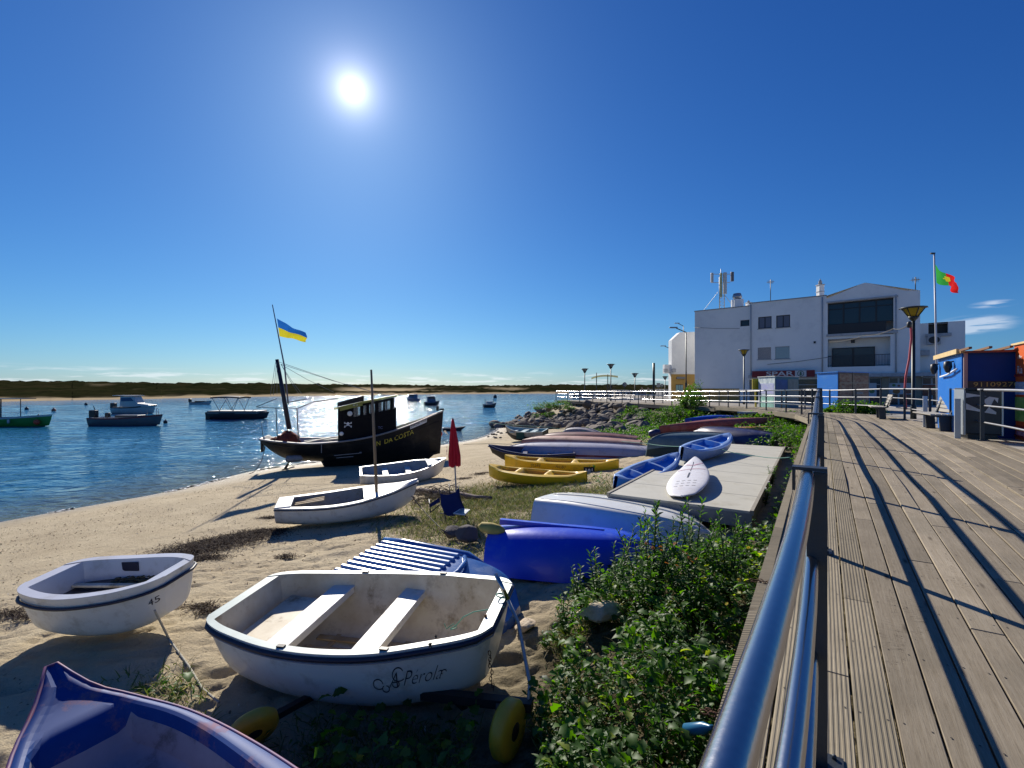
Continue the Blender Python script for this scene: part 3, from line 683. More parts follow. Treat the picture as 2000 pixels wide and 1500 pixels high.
for ux, wd in ((.27, .25), (.60, .24)):
    yw = hp.w(ux)-.085; mb = MB()
    mb.box((Lp*ux, 0, .49), (wd, 2*yw+.02, .022)).box((Lp*ux-wd/2+.01, 0, .47), (.018, 2*yw-.02, .05)).box((Lp*ux+wd/2-.01, 0, .46), (.018, 2*yw-.02, .065))
    mb.build('thwart', WHITE2, pe, bevel=.006)
mb = MB().box((.30, 0, .415), (.36, .86, .02)); mb.build('stern_seat', INNER, pe, bevel=.005)
sl_m = mat('stained_slats', (.40, .28, .15), .8, var=.8, vscale=5, col2=(.58, .50, .36))
for yy in (-.27, -.09, .09, .27):
    MB().box((Lp*.48, yy, .088), (1.35, .075, .014)).build('floor_slat', sl_m, pe)
for xx in (.75, 1.15, 1.55): MB().box((xx, 0, .074), (.05, .72, .014)).build('floor_bearer', sl_m, pe)
for uu in (.36, .72): 
    for sg in (-1, 1):
        p = hp.pt(uu, sg); MB().box((p[0], p[1]-sg*.04, p[2]+.013), (.07, .035, .014)).build('rowlock_plate', BLACKM, pe)
def on_hull(h, u_, v_, L, sgn=1, push=.004):
    uu = u_/L; p = h.pt(uu, -sgn*v_); q = h.pt(uu, -sgn*min(1, v_+.02)); r_ = h.pt(min(1, uu+.01), -sgn*v_)
    nrm = (Vector(q)-Vector(p)).cross(Vector(r_)-Vector(p)).normalized()
    if nrm.y*(-sgn) < 0: nrm = -nrm
    return Vector(p)+nrm*push
place(pe, A, B, -1.46, heel=R(5), pitch=R(1.5))
# near side is local -y ; x runs to the right in the picture
tf = lambda x, y: on_hull(hp, 2.05+x, .80+y/.64, Lp)
text_on('A Pérola', .112, INK, pe, 'name_lettering', fn=tf, shear=.55, offset=-.0018)
sw = MB()
def curl(cx, cy, r, a0, a1, wid=.006):
    cx *= .82; cy *= .82; r *= .8
    pts = [(cx+r*math.cos(a0+(a1-a0)*i/14)*(1+.25*i/14), cy+.8*r*math.sin(a0+(a1-a0)*i/14)) for i in range(15)]
    for a, b_ in zip(pts, pts[1:]):
        d = Vector((b_[0]-a[0], b_[1]-a[1])); d.normalize(); nn = Vector((-d.y, d.x))*wid/2
        sw.add([tf(a[0]-nn.x, a[1]-nn.y), tf(b_[0]-nn.x, b_[1]-nn.y), tf(b_[0]+nn.x, b_[1]+nn.y), tf(a[0]+nn.x, a[1]+nn.y)], [(0, 1, 2, 3)])
curl(-.33, -.01, .045, 0, 5.2); curl(-.27, -.045, .03, 2, 7.5); curl(-.13, .035, .05, .5, 5.5); curl(-.17, -.02, .03, 3, 8); curl(.27, .0, .02, 0, 4)
for cx, cy, r_ in ((.13, .135, .020), (.17, .165, .012)):
    st_ = [(cx+(r_ if k % 2 == 0 else r_*.4)*math.cos(math.pi/2+k*math.pi/5), cy+(r_ if k % 2 == 0 else r_*.4)*math.sin(math.pi/2+k*math.pi/5)) for k in range(10)]
    sw.add([tf(*p) for p in st_]+[tf(cx, cy)], [(k, (k+1) % 10, 10) for k in range(10)])
tag(sw.build('painted_swirls', INK, pe), kind='stuff')
# trolley under it
Mp = pe.matrix_world.copy()
def LP(x, y, z): return Mp @ Vector((x, y, z))
tr = thing('launching_trolley', 'black steel launching trolley with yellow wheels under the white dinghy nearest the railing', 'trolley')
gT = -1.47
c1 = Vector((.02, 3.66, gT+.24)); c0 = Vector((-1.95, 4.1, gT+.2))
ax = MB(); ax.bar((-2.02, 3.72, gT+.12), (-1.5, 4.5, gT+.08), .06, .05); ax.bar((-.75, 3.95, gT+.24), (.16, 3.72, gT+.29), .08, .07); ax.bar((-1.1, 4.9, gT+.06), (-.4, 4.0, gT+.10), .06, .06)
ax.build('frame', BLACKM, tr)
def wheel(c, rad, wd, rz, tilt=0):
    c = Vector(c); rot = Matrix.Rotation(rz, 4, 'Z') @ Matrix.Rotation(math.pi/2+tilt, 4, 'X')
    w1 = MB().lathe([(rad*.5, -wd/2), (rad*.86, -wd/2), (rad, -wd*.28), (rad, wd*.28), (rad*.86, wd/2), (rad*.5, wd/2)], n=28); w1.v = [tuple(rot @ Vector(p)+c) for p in w1.v]; o = w1.build('tyre', YELLOW_W, tr)
    w2 = MB().lathe([(rad*.18, -wd*.55), (rad*.5, -wd*.42), (rad*.5, wd*.42), (rad*.18, wd*.55)], n=20); w2.v = [tuple(rot @ Vector(p)+c) for p in w2.v]; w2.build('wheel_hub', BLACKM, tr)
wheel((-.03, 3.58, gT+.21), .205, .13, R(62)); wheel((-2.02, 3.70, gT+.13), .18, .11, R(40), .5)
MB().bar((-.10, 3.66, gT+.2), (-.10, 3.72, gT+.30), .05, .05).bar((-.10, 3.70, gT+.16), (-.10, 3.70, gT+.30), .05, .06).box((-.10, 3.66, gT+.22), (.05, .06, .22)).build('wheel_fork', BLACKM, tr)
h0 = P(968, 1120, 4.32); h1 = P(1012, 1215, 4.16); h2 = P(1035, 1335, 3.85); h3 = Vector((.13, 3.74, gT+.30))
MB().tube([h0, h0.lerp(h1, .55)], .021, 12).build('handle_tip', STEEL, tr); MB().tube([h0.lerp(h1, .5), h1, h2, h3], .016, 10).build('handle', GALV, tr)
# chain down from the bow plate
ch = MB(); q0 = P(950, 1216, 4.05); q1 = P(962, 1345, 3.82)
for i in range(22):
    f = i/21; c = q0.lerp(q1, f)+Vector((.008*math.sin(i*1.3), 0, 0)); a = i*math.pi/2; e1 = Vector((math.cos(a), math.sin(a), 0))*.011; e2 = Vector((0, 0, .02))
    ch.tube([c+e1*math.cos(t)+e2*math.sin(t) for t in [k*math.pi/4 for k in range(9)]], .0035, 5, cap=False)
tag(ch.build('chain', RUST), 'rusty chain hanging from the bow of the white dinghy nearest the railing', 'chain')
MB().box(tuple(Mp.inverted() @ P(949, 1208, 4.06)), (.02, .012, .07)).build('bow_plate', RUST, pe)
g0 = P(980, 1168, 4.34)
rp = [g0+Vector((.05*math.cos(t*2.1), .05*math.sin(t*2.1), .03*math.sin(t)-.0)) for t in np.linspace(0, 9, 40)]
tl = [P(985, 1185, 4.2), P(925, 1195, 4.3), P(905, 1205, 4.3), P(890, 1222, 4.35), P(880, 1228, 4.5)]
tag(MB().tube(rp, .005, 6).tube(tl, .005, 6).tube([P(868, 1218, 4.5), P(872, 1228, 4.5), P(886, 1218, 4.5), P(893, 1226, 4.5), P(880, 1230, 4.5)], .005, 5).build('rope', ROPEG), 'thin green rope tied round the trolley handle and lying in the dinghy', 'rope')

# --- white pram dinghy at the left
A, B = (-5.38, 5.60), (-3.80, 5.40)
Ll = math.dist(A, B)
hl = Hull(Ll, [(0,.20),(.015,.28),(.05,.36),(.12,.43),(.3,.50),(.55,.52),(.78,.47),(.9,.39),(.96,.32),(.99,.24),(1,.18)], [(0,.56),(.4,.53),(.8,.57),(1,.61)], [(0,.05),(.3,0),(.7,0),(.9,.06),(1,.14)],
          [(0,0),(.4,.01),(.66,.05),(.8,.17),(.89,.4),(.96,.7),(1,1)], rake=.08, rake_s=.05)
dl = thing('dinghy', 'white pram dinghy with a dark interior, alone on the sand at the left', 'dinghy')
DKIN = mat('dark_wet_bottom', (.015, .015, .025), .35, var=.5)
PALEV = mat('pale_grey_gelcoat', (.62, .63, .68), .35, var=.3, vscale=3, dirt=((.3, .28, .25), .4, 3))
mb = MB(); hl.mesh(mb, rim=.10, floor=.04, mo=0, mi=1, mr=1, n=40, m=14); mb.build('hull', [WHITE, PALEV], dl)
MB().tube(hl.rail(.02, -.10, .012), .017, 8, cap=False).build('rubbing_strake', NAVY, dl)
mb = MB(); us = [i/20 for i in range(21)]
mb.grid([[(x, y, max(z, .06)) for x, y, z in ((hl.pt(u, a, .11)[0], hl.pt(u, a, .12)[1]*.97, .30) for a in (-1, -.5, 0, .5, 1))] for u in [.08+.84*u for u in us]], 0, False)
mb.build('bottom_water', DKIN, dl)
MB().box((Ll*.5, .14, .335), (1.35, .07, .03)).build('side_seat', INNER, dl, bevel=.01)
p = hl.pt(.40, 1); MB().box((p[0], p[1]-.118, .44), (.22, .012, .11)).build('dark_panel', NAVY, dl)
sd = MB(); rr_ = random.Random(2)
for _ in range(160): sd.box((rr_.uniform(.5, 1.4), rr_.uniform(.20, .38), .31+rr_.uniform(0, .02)), (rr_.uniform(.01, .04), rr_.uniform(.01, .03), .01), Matrix.Rotation(rr_.uniform(0, 3), 3, 'Z'))
tag(sd.build('debris', mat('leaf_debris', (.10, .10, .04), .9, var=1, vscale=20, col2=(.16, .10, .05)), dl), kind='stuff')
place(dl, A, B, -1.41, heel=R(6), pitch=R(3))
text_on('45', .06, INK, dl, 'number_lettering', fn=lambda x, y: on_hull(hl, Ll*.975+x, .74+y/.5, Ll))
c = P(300, 1182, 5.02)
MB().tube([P(297, 1172, 5.04), P(300, 1180, 5.0), P(303, 1188, 5.0), P(300, 1196, 5.0)], .022, 8).build('bow_knot', ROPED, dl)
rope('rope', 'long pale mooring rope running down the sand from the bow of the left dinghy', [P(302, 1192, 5.0), GP(330, 1248, .03), GP(368, 1300, .02), GP(395, 1345, .02), GP(428, 1372, .02)], .011, ROPEW)

# --- blue plastic boat cut by the lower edge
BLUEP = mat('scuffed_blue_plastic', (.003, .045, .22), .6, spec=.3, var=.5, vscale=4, col2=(.006, .08, .31), dirt=((.42, .20, .17), .7, 3.6))
VINN = mat('violet_grey_plastic', (.36, .33, .38), .6, var=.6, vscale=3, dirt=((.05, .04, .03), .7, 3))
A, B = (-.76, 2.00), (-3.46, 3.57)
Lb = math.dist(A, B)
hb = Hull(Lb, [(0,.48),(.25,.56),(.5,.56),(.7,.49),(.84,.33),(.93,.15),(1,.03)], [(0,.36),(.6,.34),(.8,.37),(.9,.44),(.96,.54),(1,.62)], [(0,.04),(.5,0),(.85,.02),(.95,.12),(1,.32)], ROUND, rake=.05)
bb_ = thing('plastic_boat', 'scuffed blue plastic boat with an upturned pointed bow, cut off by the lower left corner', 'boat')
mb = MB(); us = np.linspace(0, 1, 60); As = np.linspace(-1, 1, 25)
mb.grid([[hb.pt(u, a) for a in As] for u in us], 0)
def brim(u): return .115+.03*math.sin(u*6)
rows = []; NB = 9
for u in us:
    w_ = hb.w(u); zt = hb.zs(u); open_ = sstep(0, .05, .84-u)*sstep(0, .05, u-.39)
    wi = max(.015, w_-brim(u)); dep = .27*open_; X_ = hb.L*u+hb.rake*(max(0, u-.55)/.45)**2
    half = [(w_, 0), (w_-.012, .012), (wi+.03, .020), (wi+.008, .012), (max(.01, wi-.012), -dep*.25), (max(.008, wi-.045), -dep*.85), (max(.006, wi-.09), -dep), (wi*.45, -dep*1.02), (0, -dep*1.04)]
    for i_ in range(1, 9): half[i_] = (min(half[i_][0], half[i_-1][0]*.999), half[i_][1])
    r = [(X_, y, zt+z) for y, z in half]+[(X_, -y, zt+z) for y, z in half[-2::-1]]; rows.append(r)
def bidx(i, k):
    kk = min(k, 15-k); u = us[i]; return 1 if kk >= 4 and (.42 < u < .81) else 0
f0_ = len(mb.sm); mb.grid(rows, 0, True, midx=bidx)
for q_ in range(f0_, len(mb.sm)):
    kk = (q_-f0_) % 16
    if min(kk, 15-kk) in (0, 2, 3, 4): mb.sm[q_] = False
mb.build('hull', [BLUEP, VINN], bb_)
MB().tube(hb.rail(.01, .004, 0, u0=.0, u1=1.0), .014, 8, cap=False).build('rim_lip', mat('worn_red_edge', (.22, .06, .12), .6, var=1, vscale=8, col2=(.02, .04, .22)), bb_)
place(bb_, A, B, -1.49, heel=R(0), pitch=R(1.5))
hp_ = [(.0, .0), (.16, .05), (.20, .16), (.05, .20), (-.03, .10)]
# handle hole: flat black plate on the surface, painting in the hole's shade
MB().prism([(x*.8, y*.8) for x, y in hp_], -.02, .0).build('carry_hole_shade', BLACKM, bb_).location = (.80, -.47, .380)

MB().tube([(.80+x*.8, -.47+y*.8, .384) for x, y in hp_+hp_[:1]], .012, 6, cap=False).build('carry_rim', BLUEP, bb_)
# --- upturned blue pedal-boat hull with ribs
BLUEG = mat('glossy_blue_plastic', (.03, .10, .34), .22, var=.4, vscale=3, col2=(.06, .19, .42), coat=.3, dirt=((.4, .45, .5), .25, 2))
A, B = (-1.98, 6.28), (.02, 5.42)
Lr = math.dist(A, B)
rb_ = thing('pedal_boat_hull', 'upturned glossy blue ribbed pedal boat hull just behind the white dinghy nearest the railing', 'boat')
hr = Hull(Lr, [(0,.58),(.5,.60),(.8,.58),(.93,.46),(1,.22)], [(0,.46),(.6,.46),(.85,.36),(1,.14)], [(0,0),(1,0)], FLATB)
mb = MB(); us = np.linspace(0, 1, 40); As = np.linspace(-1, 1, 29); rows = []
for u in us:
    r = []
    for a in As:
        w_ = hr.w(u); zt = hr.zs(u); k = abs(a)
        y = a*w_*1.0; z = zt*(1-max(0, (k-.80)/.20)**2.2)
        if k > .999: z = 0
        r.append((u*Lr, y, z))
    rows.append(r)
mb.grid(rows, 0); mb.add(rows[0], [tuple(range(len(rows[0])))]); mb.add(rows[-1], [tuple(range(len(rows[-1])))])
mb.build('hull', BLUEG, rb_)
RIBM = mat('pale_blue_ribs', (.17, .30, .55), .3, var=.4, vscale=5, col2=(.12, .24, .45))
for k in range(9):
    y = -.44+.11*k; MB().bar((-.02, y, .475), (1.22, y, .480), .052, .045).build('rib', RIBM, rb_, bevel=.012)
for y in (-.55, .55): MB().tube([(-.06, y, .44), (.3, y, .465), (1.3, y, .45), (1.75, y*.82, .33)], [.055, .055, .05, .03], 12).build('side_roll', BLUEG, rb_)
MB().tube([(1.30, -.45, .47), (1.42, -.25, .50), (1.46, 0, .505), (1.42, .25, .50), (1.30, .45, .47)], .03, 10).build('cross_rib', BLUEG, rb_)
MB().tube([(1.2, -.585, .02), (1.8, -.54, .02), (2.02, -.35, .02), (2.14, 0, .02), (2.02, .35, .02), (1.8, .54, .02)], .03, 10).build('lower_rim', RIBM, rb_)
place(rb_, A, B, -1.36, pitch=R(-1), heel=R(5))

# --- sailing dinghy with the wooden mast
A, B = XY(543, 980, 10.35), XY(806, 957, 11.3)
Ls = math.dist(A, B)
hs_ = Hull(Ls, [(0,.42),(.15,.55),(.4,.68),(.6,.66),(.8,.44),(.93,.17),(1,.02)], [(0,.50),(.4,.47),(.8,.56),(1,.66)], [(0,.10),(.3,0),(.75,0),(.92,.08),(1,.22)], ROUND, rake=.16)
sd_ = thing('sailing_dinghy', 'white sailing dinghy with a foredeck and a thin bare wooden mast, on the sand', 'dinghy')
mb = MB(); hs_.mesh(mb, rim=.13, floor=.06, mo=0, mi=1, mr=0, n=40, m=12); mb.build('hull', [WHITE, GREYIN], sd_)
MB().tube(hs_.rail(.02, -.035, .008), .014, 8, cap=False).build('rubbing_strake', mat('dark_trim', (.05, .05, .06), .5), sd_)
mb = MB(); rows = []
for i in range(13):
    u = .62+.375*i/12; w_ = hs_.w(u)-.01; rows.append([(hs_.L*u+hs_.rake*(max(0, u-.55)/.45)**2, w_*a, hs_.zs(u)+.012+.05*(1-a*a)) for a in np.linspace(-1, 1, 9)])
mb.grid(rows); r0_ = rows[0]; mb.add([(p[0], p[1], p[2]) for p in r0_]+[(p[0], p[1], p[2]-.10) for p in r0_[::-1]], [tuple(range(18))]); mb.build('foredeck', WHITE, sd_)
MB().box((.16, 0, hs_.zs(.05)+.01), (.32, .84, .03)).build('aft_deck', WHITE, sd_, bevel=.01)
for yy in (-.18, -.06, .06, .18): MB().bar((.35, yy+.25, .40), (.95, yy+.32, .42), .05, .02).build('floor_grating_slat', sl_m, sd_)
place(sd_, A, B, -1.70, heel=R(3), pitch=R(2.5))
mp0 = P(736, 974, 10.75); mp1 = P(725, 722, 10.6)
o = MB().tube([mp0, mp0.lerp(mp1, .5), mp1], [.038, .032, .022], 10).build('mast', mat('bare_wood_spar', (.26, .19, .12), .7, var=.6, vscale=12, stretch=(1, 1, .2)), sd_); o.matrix_parent_inverse = sd_.matrix_world.inverted()
o.matrix_world = Matrix.Identity(4)
o = MB().tube([P(790+6*math.cos(t), 960+4*math.sin(t)-t*.3, 11.15) for t in np.linspace(0, 12, 30)], .014, 6).build('rope_coil', ROPEG, sd_); o.matrix_parent_inverse = sd_.matrix_world.inverted()
rope('rope', 'dark mooring line running from the sailing dinghy down to the two dark stones', [P(802, 966, 11.3), GP(868, 1038, .05)], .010, ROPED, sag=.04)

# --- white rowing boat below the black fishing boat
A, B = XY(703, 919, 15.9), XY(863, 899, 16.8)
Lw = math.dist(A, B)
hw = Hull(Lw, [(0,.44),(.2,.56),(.45,.64),(.7,.56),(.88,.27),(1,.02)], [(0,.46),(.4,.46),(.8,.58),(1,.74)], [(0,.06),(.3,0),(.75,.02),(.92,.10),(1,.26)], ROUND, rake=.14)
wb = thing('rowing_boat', 'old greyish white open rowing boat tilted on the sand beneath the black fishing boat', 'rowing boat')
mb = MB(); hw.mesh(mb, rim=.05, floor=.08, mo=0, mi=1, mr=2, n=36, m=12); mb.build('hull', [WHITE2, mat('blue_grey_inside', (.25, .30, .36), .6, var=.6, dirt=((.1, .08, .05), .6, 4)), WHITE], wb)
for ux in (.3, .58): MB().box((Lw*ux, 0, .32), (.18, 1.1, .03)).build('thwart', WHITE2, wb)
MB().prism([(Lw*.80, -.36), (Lw*1.0, -.03), (Lw*1.0, .03), (Lw*.80, .36)], .60, .63).build('bow_deck', mat('pale_aqua_paint', (.45, .58, .60), .5, var=.5), wb)
place(wb, A, B, -1.93, heel=R(10), pitch=R(1))
# ------------------------------------------------------------------ black fishing boat on the shore
BLK = mat('black_boat_paint', (.010, .010, .012), .45, spec=.25, var=.5, vscale=2.5, col2=(.022, .020, .018), dirt=((.07, .06, .045), .55, 1.3), bump=.1, bscale=12)
BTRIM = mat('grey_worn_trim', (.26, .25, .25), .55, var=.7, vscale=5, col2=(.10, .09, .09))
OLIVE = mat('olive_roof_paint', (.26, .25, .03), .5, var=.6, vscale=4, col2=(.14, .14, .03))
CREAM = mat('cream_deck_paint', (.52, .50, .42), .6, var=.6, vscale=3, dirt=((.15, .10, .06), .7, 2))
YLET = mat('yellow_lettering', (.72, .58, .06), .5); WLET = mat('white_lettering', (.75, .75, .74), .5)
GLASS = mat('boat_glass', (.75, .82, .85), .05, spec=.8); GLASS.node_tree.nodes['Principled BSDF'].inputs['Transmission Weight'].default_value = .85
A, B = (-10.95, 21.0), (-3.42, 22.5); Lk = math.dist(A, B); Z0 = -2.33
hk = Hull(Lk, [(0,.42),(.08,.84),(.2,1.12),(.4,1.28),(.6,1.24),(.78,.92),(.9,.48),(1,.03)],
          [(0,1.42),(.13,1.34),(.27,1.27),(.42,1.33),(.55,1.45),(.68,1.66),(.82,2.0),(1,2.58)],
          [(0,1.1),(.05,.74),(.12,.46),(.2,.36),(.27,.32),(.4,.28),(.8,.36),(.93,.42),(1,.52)],
          [(0,0),(.28,.10),(.55,.24),(.75,.42),(.88,.62),(.96,.82),(1,1)], rake=.16, rake_s=.1)
kb = thing('fishing_boat', 'large black wooden fishing boat with a wheelhouse, aground at the edge of the water', 'fishing boat')
mb = MB(); hk.mesh(mb, rim=.10, floor=.55, mo=0, mi=1, mr=2, n=60, m=14); mb.build('hull', [BLK, CREAM, BTRIM], kb)
MB().tube(hk.rail(.03, -.03, .02), .035, 8, cap=False).build('gunwale', BTRIM, kb)
MB().tube([hk.pt(u, -.80) for u in np.linspace(.02, .98, 40)], .022, 6).tube([hk.pt(u, .80) for u in np.linspace(.02, .98, 40)], .022, 6).build('rubbing_strake', BLK, kb)
MB().prism([(Lk*.30, .42), (Lk*.33, -.02), (Lk*.345, -.03), (Lk*.93, .28), (Lk*.985, .62), (Lk*.9, .50), (Lk*.5, .42)], -.09, .09, ax='y').build('keel', BLK, kb)
# sheathing below the waterline on the near side, slab sided
mb = MB()
for sg in (-1, 1):
    mb.grid([[hk.pt(u, sg*.5), (hk.pt(u, sg*.28)[0], sg*.30, max(.03, hk.zk(u)*.45)), (hk.pt(u, 0)[0], sg*.07, max(.0, hk.zk(u)*.2-.03))] for u in np.linspace(.335, .93, 20)])
mb.build('bilge_planking', BLK, kb)
MB().box((-.10, 0, 1.12), (.10, .24, .62)).box((.02, 0, 1.35), (.3, .3, .08)).build('rudder', BLK, kb)
# wheelhouse, roof tilted with the trim of the boat
wx0, wx1 = 3.22, 5.50; hwid = .78; zb = 1.15
def roofz(x): return 2.72+(x-wx0)*.20
CAB = MB()
def wallpoly(x0, x1, z0, z1f, y, t=.05): CAB.prism([(x0, z0), (x1, z0), (x1, z1f(x1)), (x0, z1f(x0))], y-t/2, y+t/2, ax='y')
sill = lambda x: 2.22+(x-wx0)*.2; head = lambda x: 2.63+(x-wx0)*.2
for y in (-hwid, hwid):
    wallpoly(wx0, wx1+.12, zb, sill, y); wallpoly(wx0, wx1, 0, lambda x: 0, y) if False else None
    CAB.prism([(wx0, head(wx0)), (wx1, head(wx1)), (wx1, roofz(wx1)), (wx0, roofz(wx0))], y-.025, y+.025, ax='y')
    prev = wx0
    for a, b_ in ((3.85, 4.13), (4.28, 4.40), (4.52, 4.76), (4.92, 5.12), (5.20, 5.42)):
        CAB.prism([(prev, sill(prev)), (a, sill(a)), (a, head(a)), (prev, head(prev))], y-.025, y+.025, ax='y'); prev = b_
    CAB.prism([(prev, sill(prev)), (wx1, sill(wx1)), (wx1, head(wx1)), (prev, head(prev))], y-.025, y+.025, ax='y')
CAB.box((wx0, 0, (zb+2.8)/2), (.05, 2*hwid, 2.8-zb)); CAB.prism([(-hwid, zb), (hwid, zb), (hwid, sill(wx1)), (-hwid, sill(wx1))], wx1-.02, wx1+.03, ax='x')
for y in (-.74, -.27, .27, .74): CAB.box((wx1, y, (sill(wx1)+roofz(wx1))/2), (.05, .08, roofz(wx1)-sill(wx1)))
CAB.build('wheelhouse', mat('black_wheelhouse_paint', (.005, .005, .007), .6, spec=.12, var=.4, dirt=((.02, .018, .014), .4, 2)), kb)
for y in (-hwid, hwid):
    for a, b_ in ((3.85, 4.13), (4.28, 4.40), (4.52, 4.76), (4.92, 5.12), (5.20, 5.42)):
        MB().prism([(a, sill(a)), (b_, sill(b_)), (b_, head(b_)), (a, head(a))], y-.006, y+.006, ax='y').build('window_pane', GLASS, kb)
MB().prism([(wx0-.16, roofz(wx0-.16)), (wx1+.25, roofz(wx1+.25)+.03), (wx1+.2, roofz(wx1+.2)+.10), (4.3, roofz(4.3)+.12), (wx0-.16, roofz(wx0-.16)+.07)], -.92, .92, ax='y').build('roof', OLIVE, kb)
MB().prism([(wx0-.02, roofz(wx0)+.09), (4.30, roofz(4.3)+.12), (4.30, roofz(4.3)+.36), (wx0-.02, roofz(wx0)+.27)], -.94, -.84, ax='y').build('name_board', BLK, kb)
MB().prism([(wx0+.08, roofz(wx0)-.10), (4.25, roofz(4.25)-.07), (4.25, roofz(4.25)+.12), (wx0+.08, roofz(wx0)+.07)], -.955, -.93, ax='y').build('yellow_board', OLIVE, kb)
# name along the bow, registration board, pirate sign
def on_bow(x, y, x0, sl): 
    X_ = x0+x; u = X_/Lk; zs_ = hk.zs(u); return on_hull(hk, X_, 1-(.36-y)/(zs_-hk.zk(u)), Lk, push=.012)
text_on('N  DA COSTA', .25, YLET, kb, 'name_lettering', fn=lambda x, y: on_bow(x, y, 5.62, 0))
rows = [[on_bow(x, y, 0, 0) for x in np.linspace(6.25, 6.95, 8)] for y in (.16, .34)]
MB().grid(rows, smooth=False).build('registration_board', WLET, kb)
text_on('ZIROK TVS', .135, INK, kb, 'registration_lettering', fn=lambda x, y: Vector(on_bow(x, y+.25, 6.60, 0))+Vector((0, -.03, 0)))
def skull_sign(parent, fn, s, mw, name='skull_emblem'):
    mb = MB()
    def disc(cx, cy, r, n=14, sy=1): mb.add([fn(cx+r*math.cos(2*math.pi*k/n), cy+r*sy*math.sin(2*math.pi*k/n)) for k in range(n)], [tuple(range(n))])
    disc(0, .10*s, .17*s); disc(0, -.06*s, .10*s)
    for sg in (-1, 1):
        a = sg*.55; c_, s_ = math.cos(a), math.sin(a); q = [(-.42*s, -.035*s), (.42*s, -.035*s), (.42*s, .035*s), (-.42*s, .035*s)]
        mb.add([fn(x*c_-y*s_, x*s_+y*c_-.03*s) for x, y in q], [(0, 1, 2, 3)])
        for e in (-1, 1): disc(e*.42*s*c_, e*.42*s*s_-.03*s+.05*s, .06*s, 8); disc(e*.42*s*c_, e*.42*s*s_-.03*s-.05*s, .06*s, 8)
    return tag(mb.build(name, mw, parent), kind='stuff')
skull_sign(kb, lambda x, y: Vector((3.62+x, -hwid-.034, 2.02+y)), .38, WLET)
for (cx, cz, r_) in ((3.35, 1.62, .09), (3.70, 2.50, .11)):
    MB().lathe([(r_, -.004), (r_, .004)], n=16).build('round_sticker', WLET, kb).matrix_local = Matrix.Translation((cx, -hwid-.034, cz)) @ Matrix.Rotation(math.pi/2, 4, 'X')
text_on('N 17', .10, WLET, kb, 'roof_lettering', M=Matrix.Translation((3.95, -.962, roofz(3.95)-.0)) @ Matrix.Rotation(math.pi/2, 4, 'X'))
text_on('TC', .16, mat('dull_blue_letter', (.12, .15, .3), .6), kb, 'side_lettering', M=Matrix.Translation((5.0, -hwid-.034, 1.85)) @ Matrix.Rotation(math.pi/2, 4, 'X'))
# deck furniture
for (a, b_) in (((1.5, .55, 1.18), (3.1, .62, 1.28)), ((1.2, -.35, 1.10), (2.6, .75, 1.30)), ((1.15, -.35, 1.10), (2.7, -.45, 1.05)), ((2.4, .35, 1.22), (3.2, .30, 1.30))):
    MB().bar(a, b_, .12, .05).build('deck_board', CREAM, kb)
MB().box((1.9, 0, 1.0), (1.5, .9, .12)).build('hatch', BLK, kb, bevel=.02)
NET = mat('red_orange_net', (.22, .035, .02), .95, var=.9, vscale=14, col2=(.05, .015, .01), bump=.8, bscale=60)
def lump(c, rx_, ry_, rz_, seed, n=14):
    r_ = random.Random(seed); mb = MB(); rows = []
    for i in range(9):
        t_ = math.pi*i/8*.5; rows.append([(c[0]+rx_*math.cos(t_)*math.cos(2*math.pi*k/n)*r_.uniform(.8, 1.15), c[1]+ry_*math.cos(t_)*math.sin(2*math.pi*k/n)*r_.uniform(.8, 1.15), c[2]+rz_*math.sin(t_)*r_.uniform(.85, 1.2)) for k in range(n)])
    mb.grid(rows, wrap=True); mb.add(rows[-1], [tuple(range(n))]); return mb
tag(lump((.95, 0, 1.12), .55, .5, .55, 3).build('net_heap', NET, kb), kind='stuff')
tag(lump((.45, -.1, 1.15), .35, .35, .28, 5).build('net_heap', NET, kb), kind='stuff')
tag(lump((2.75, -.75, 1.05), .35, .2, .25, 8).build('pale_rope_heap', ROPEW, kb), kind='stuff')
MB().lathe([(.02, -.35), (.14, -.30), (.15, 0), (.14, .25), (.02, .35)], n=14).build('fender', BTRIM, kb).matrix_local = Matrix.Translation((1.45, -1.0, .60)) @ Matrix.Rotation(math.pi/2, 4, 'Y')
MB().bar((2.6, -1.27, .85), (2.6, -1.27, 1.25), .03, .02).build('scupper_pipe', BTRIM, kb)
MB().bar((3.1, -1.22, .72), (4.2, -1.24, .80), .02, .03).bar((3.2, -1.23, .62), (3.9, -1.24, .66), .02, .03).lathe([(.05, -.03), (.05, .03)], (4.2, -1.26, .82)).build('side_ladder', BTRIM, kb)
MB().tube([(1.2, 0, .55), (.85, -.15, .05)], .05, 8).tube([(.85, -.5, .02), (1.1, .3, .04)], .06, 8).build('prop_leg', BLK, kb)
MB().box((Lk*.985, 0, 2.66), (.12, .10, .22)).box((Lk*1.01, -.02, 2.62), (.22, .06, .08)).build('stem_post', BLK, kb)
place(kb, A, B, Z0)
bpy.context.view_layer.update()
KI = kb.matrix_world.inverted()
m0, m1 = P(565, 838, 21.35), P(541, 702, 21.3); s0_, s1_ = P(556, 718, 21.2), P(532, 595, 21.2)
def kpart(mb, name, m): mb.v = [tuple(KI @ Vector(p)) for p in mb.v]; return mb.build(name, m, kb)
kpart(MB().tube([m0, m0.lerp(m1, .5), m1], [.10, .09, .075], 12), 'mast', mat('blue_black_mast', (.012, .012, .03), .45, var=.5, vscale=5))
kpart(MB().tube([P(563, 790, 21.2), s0_, s1_], [.035, .035, .02], 8), 'flag_staff', mat('grey_staff', (.16, .16, .22), .5))
rg = MB()
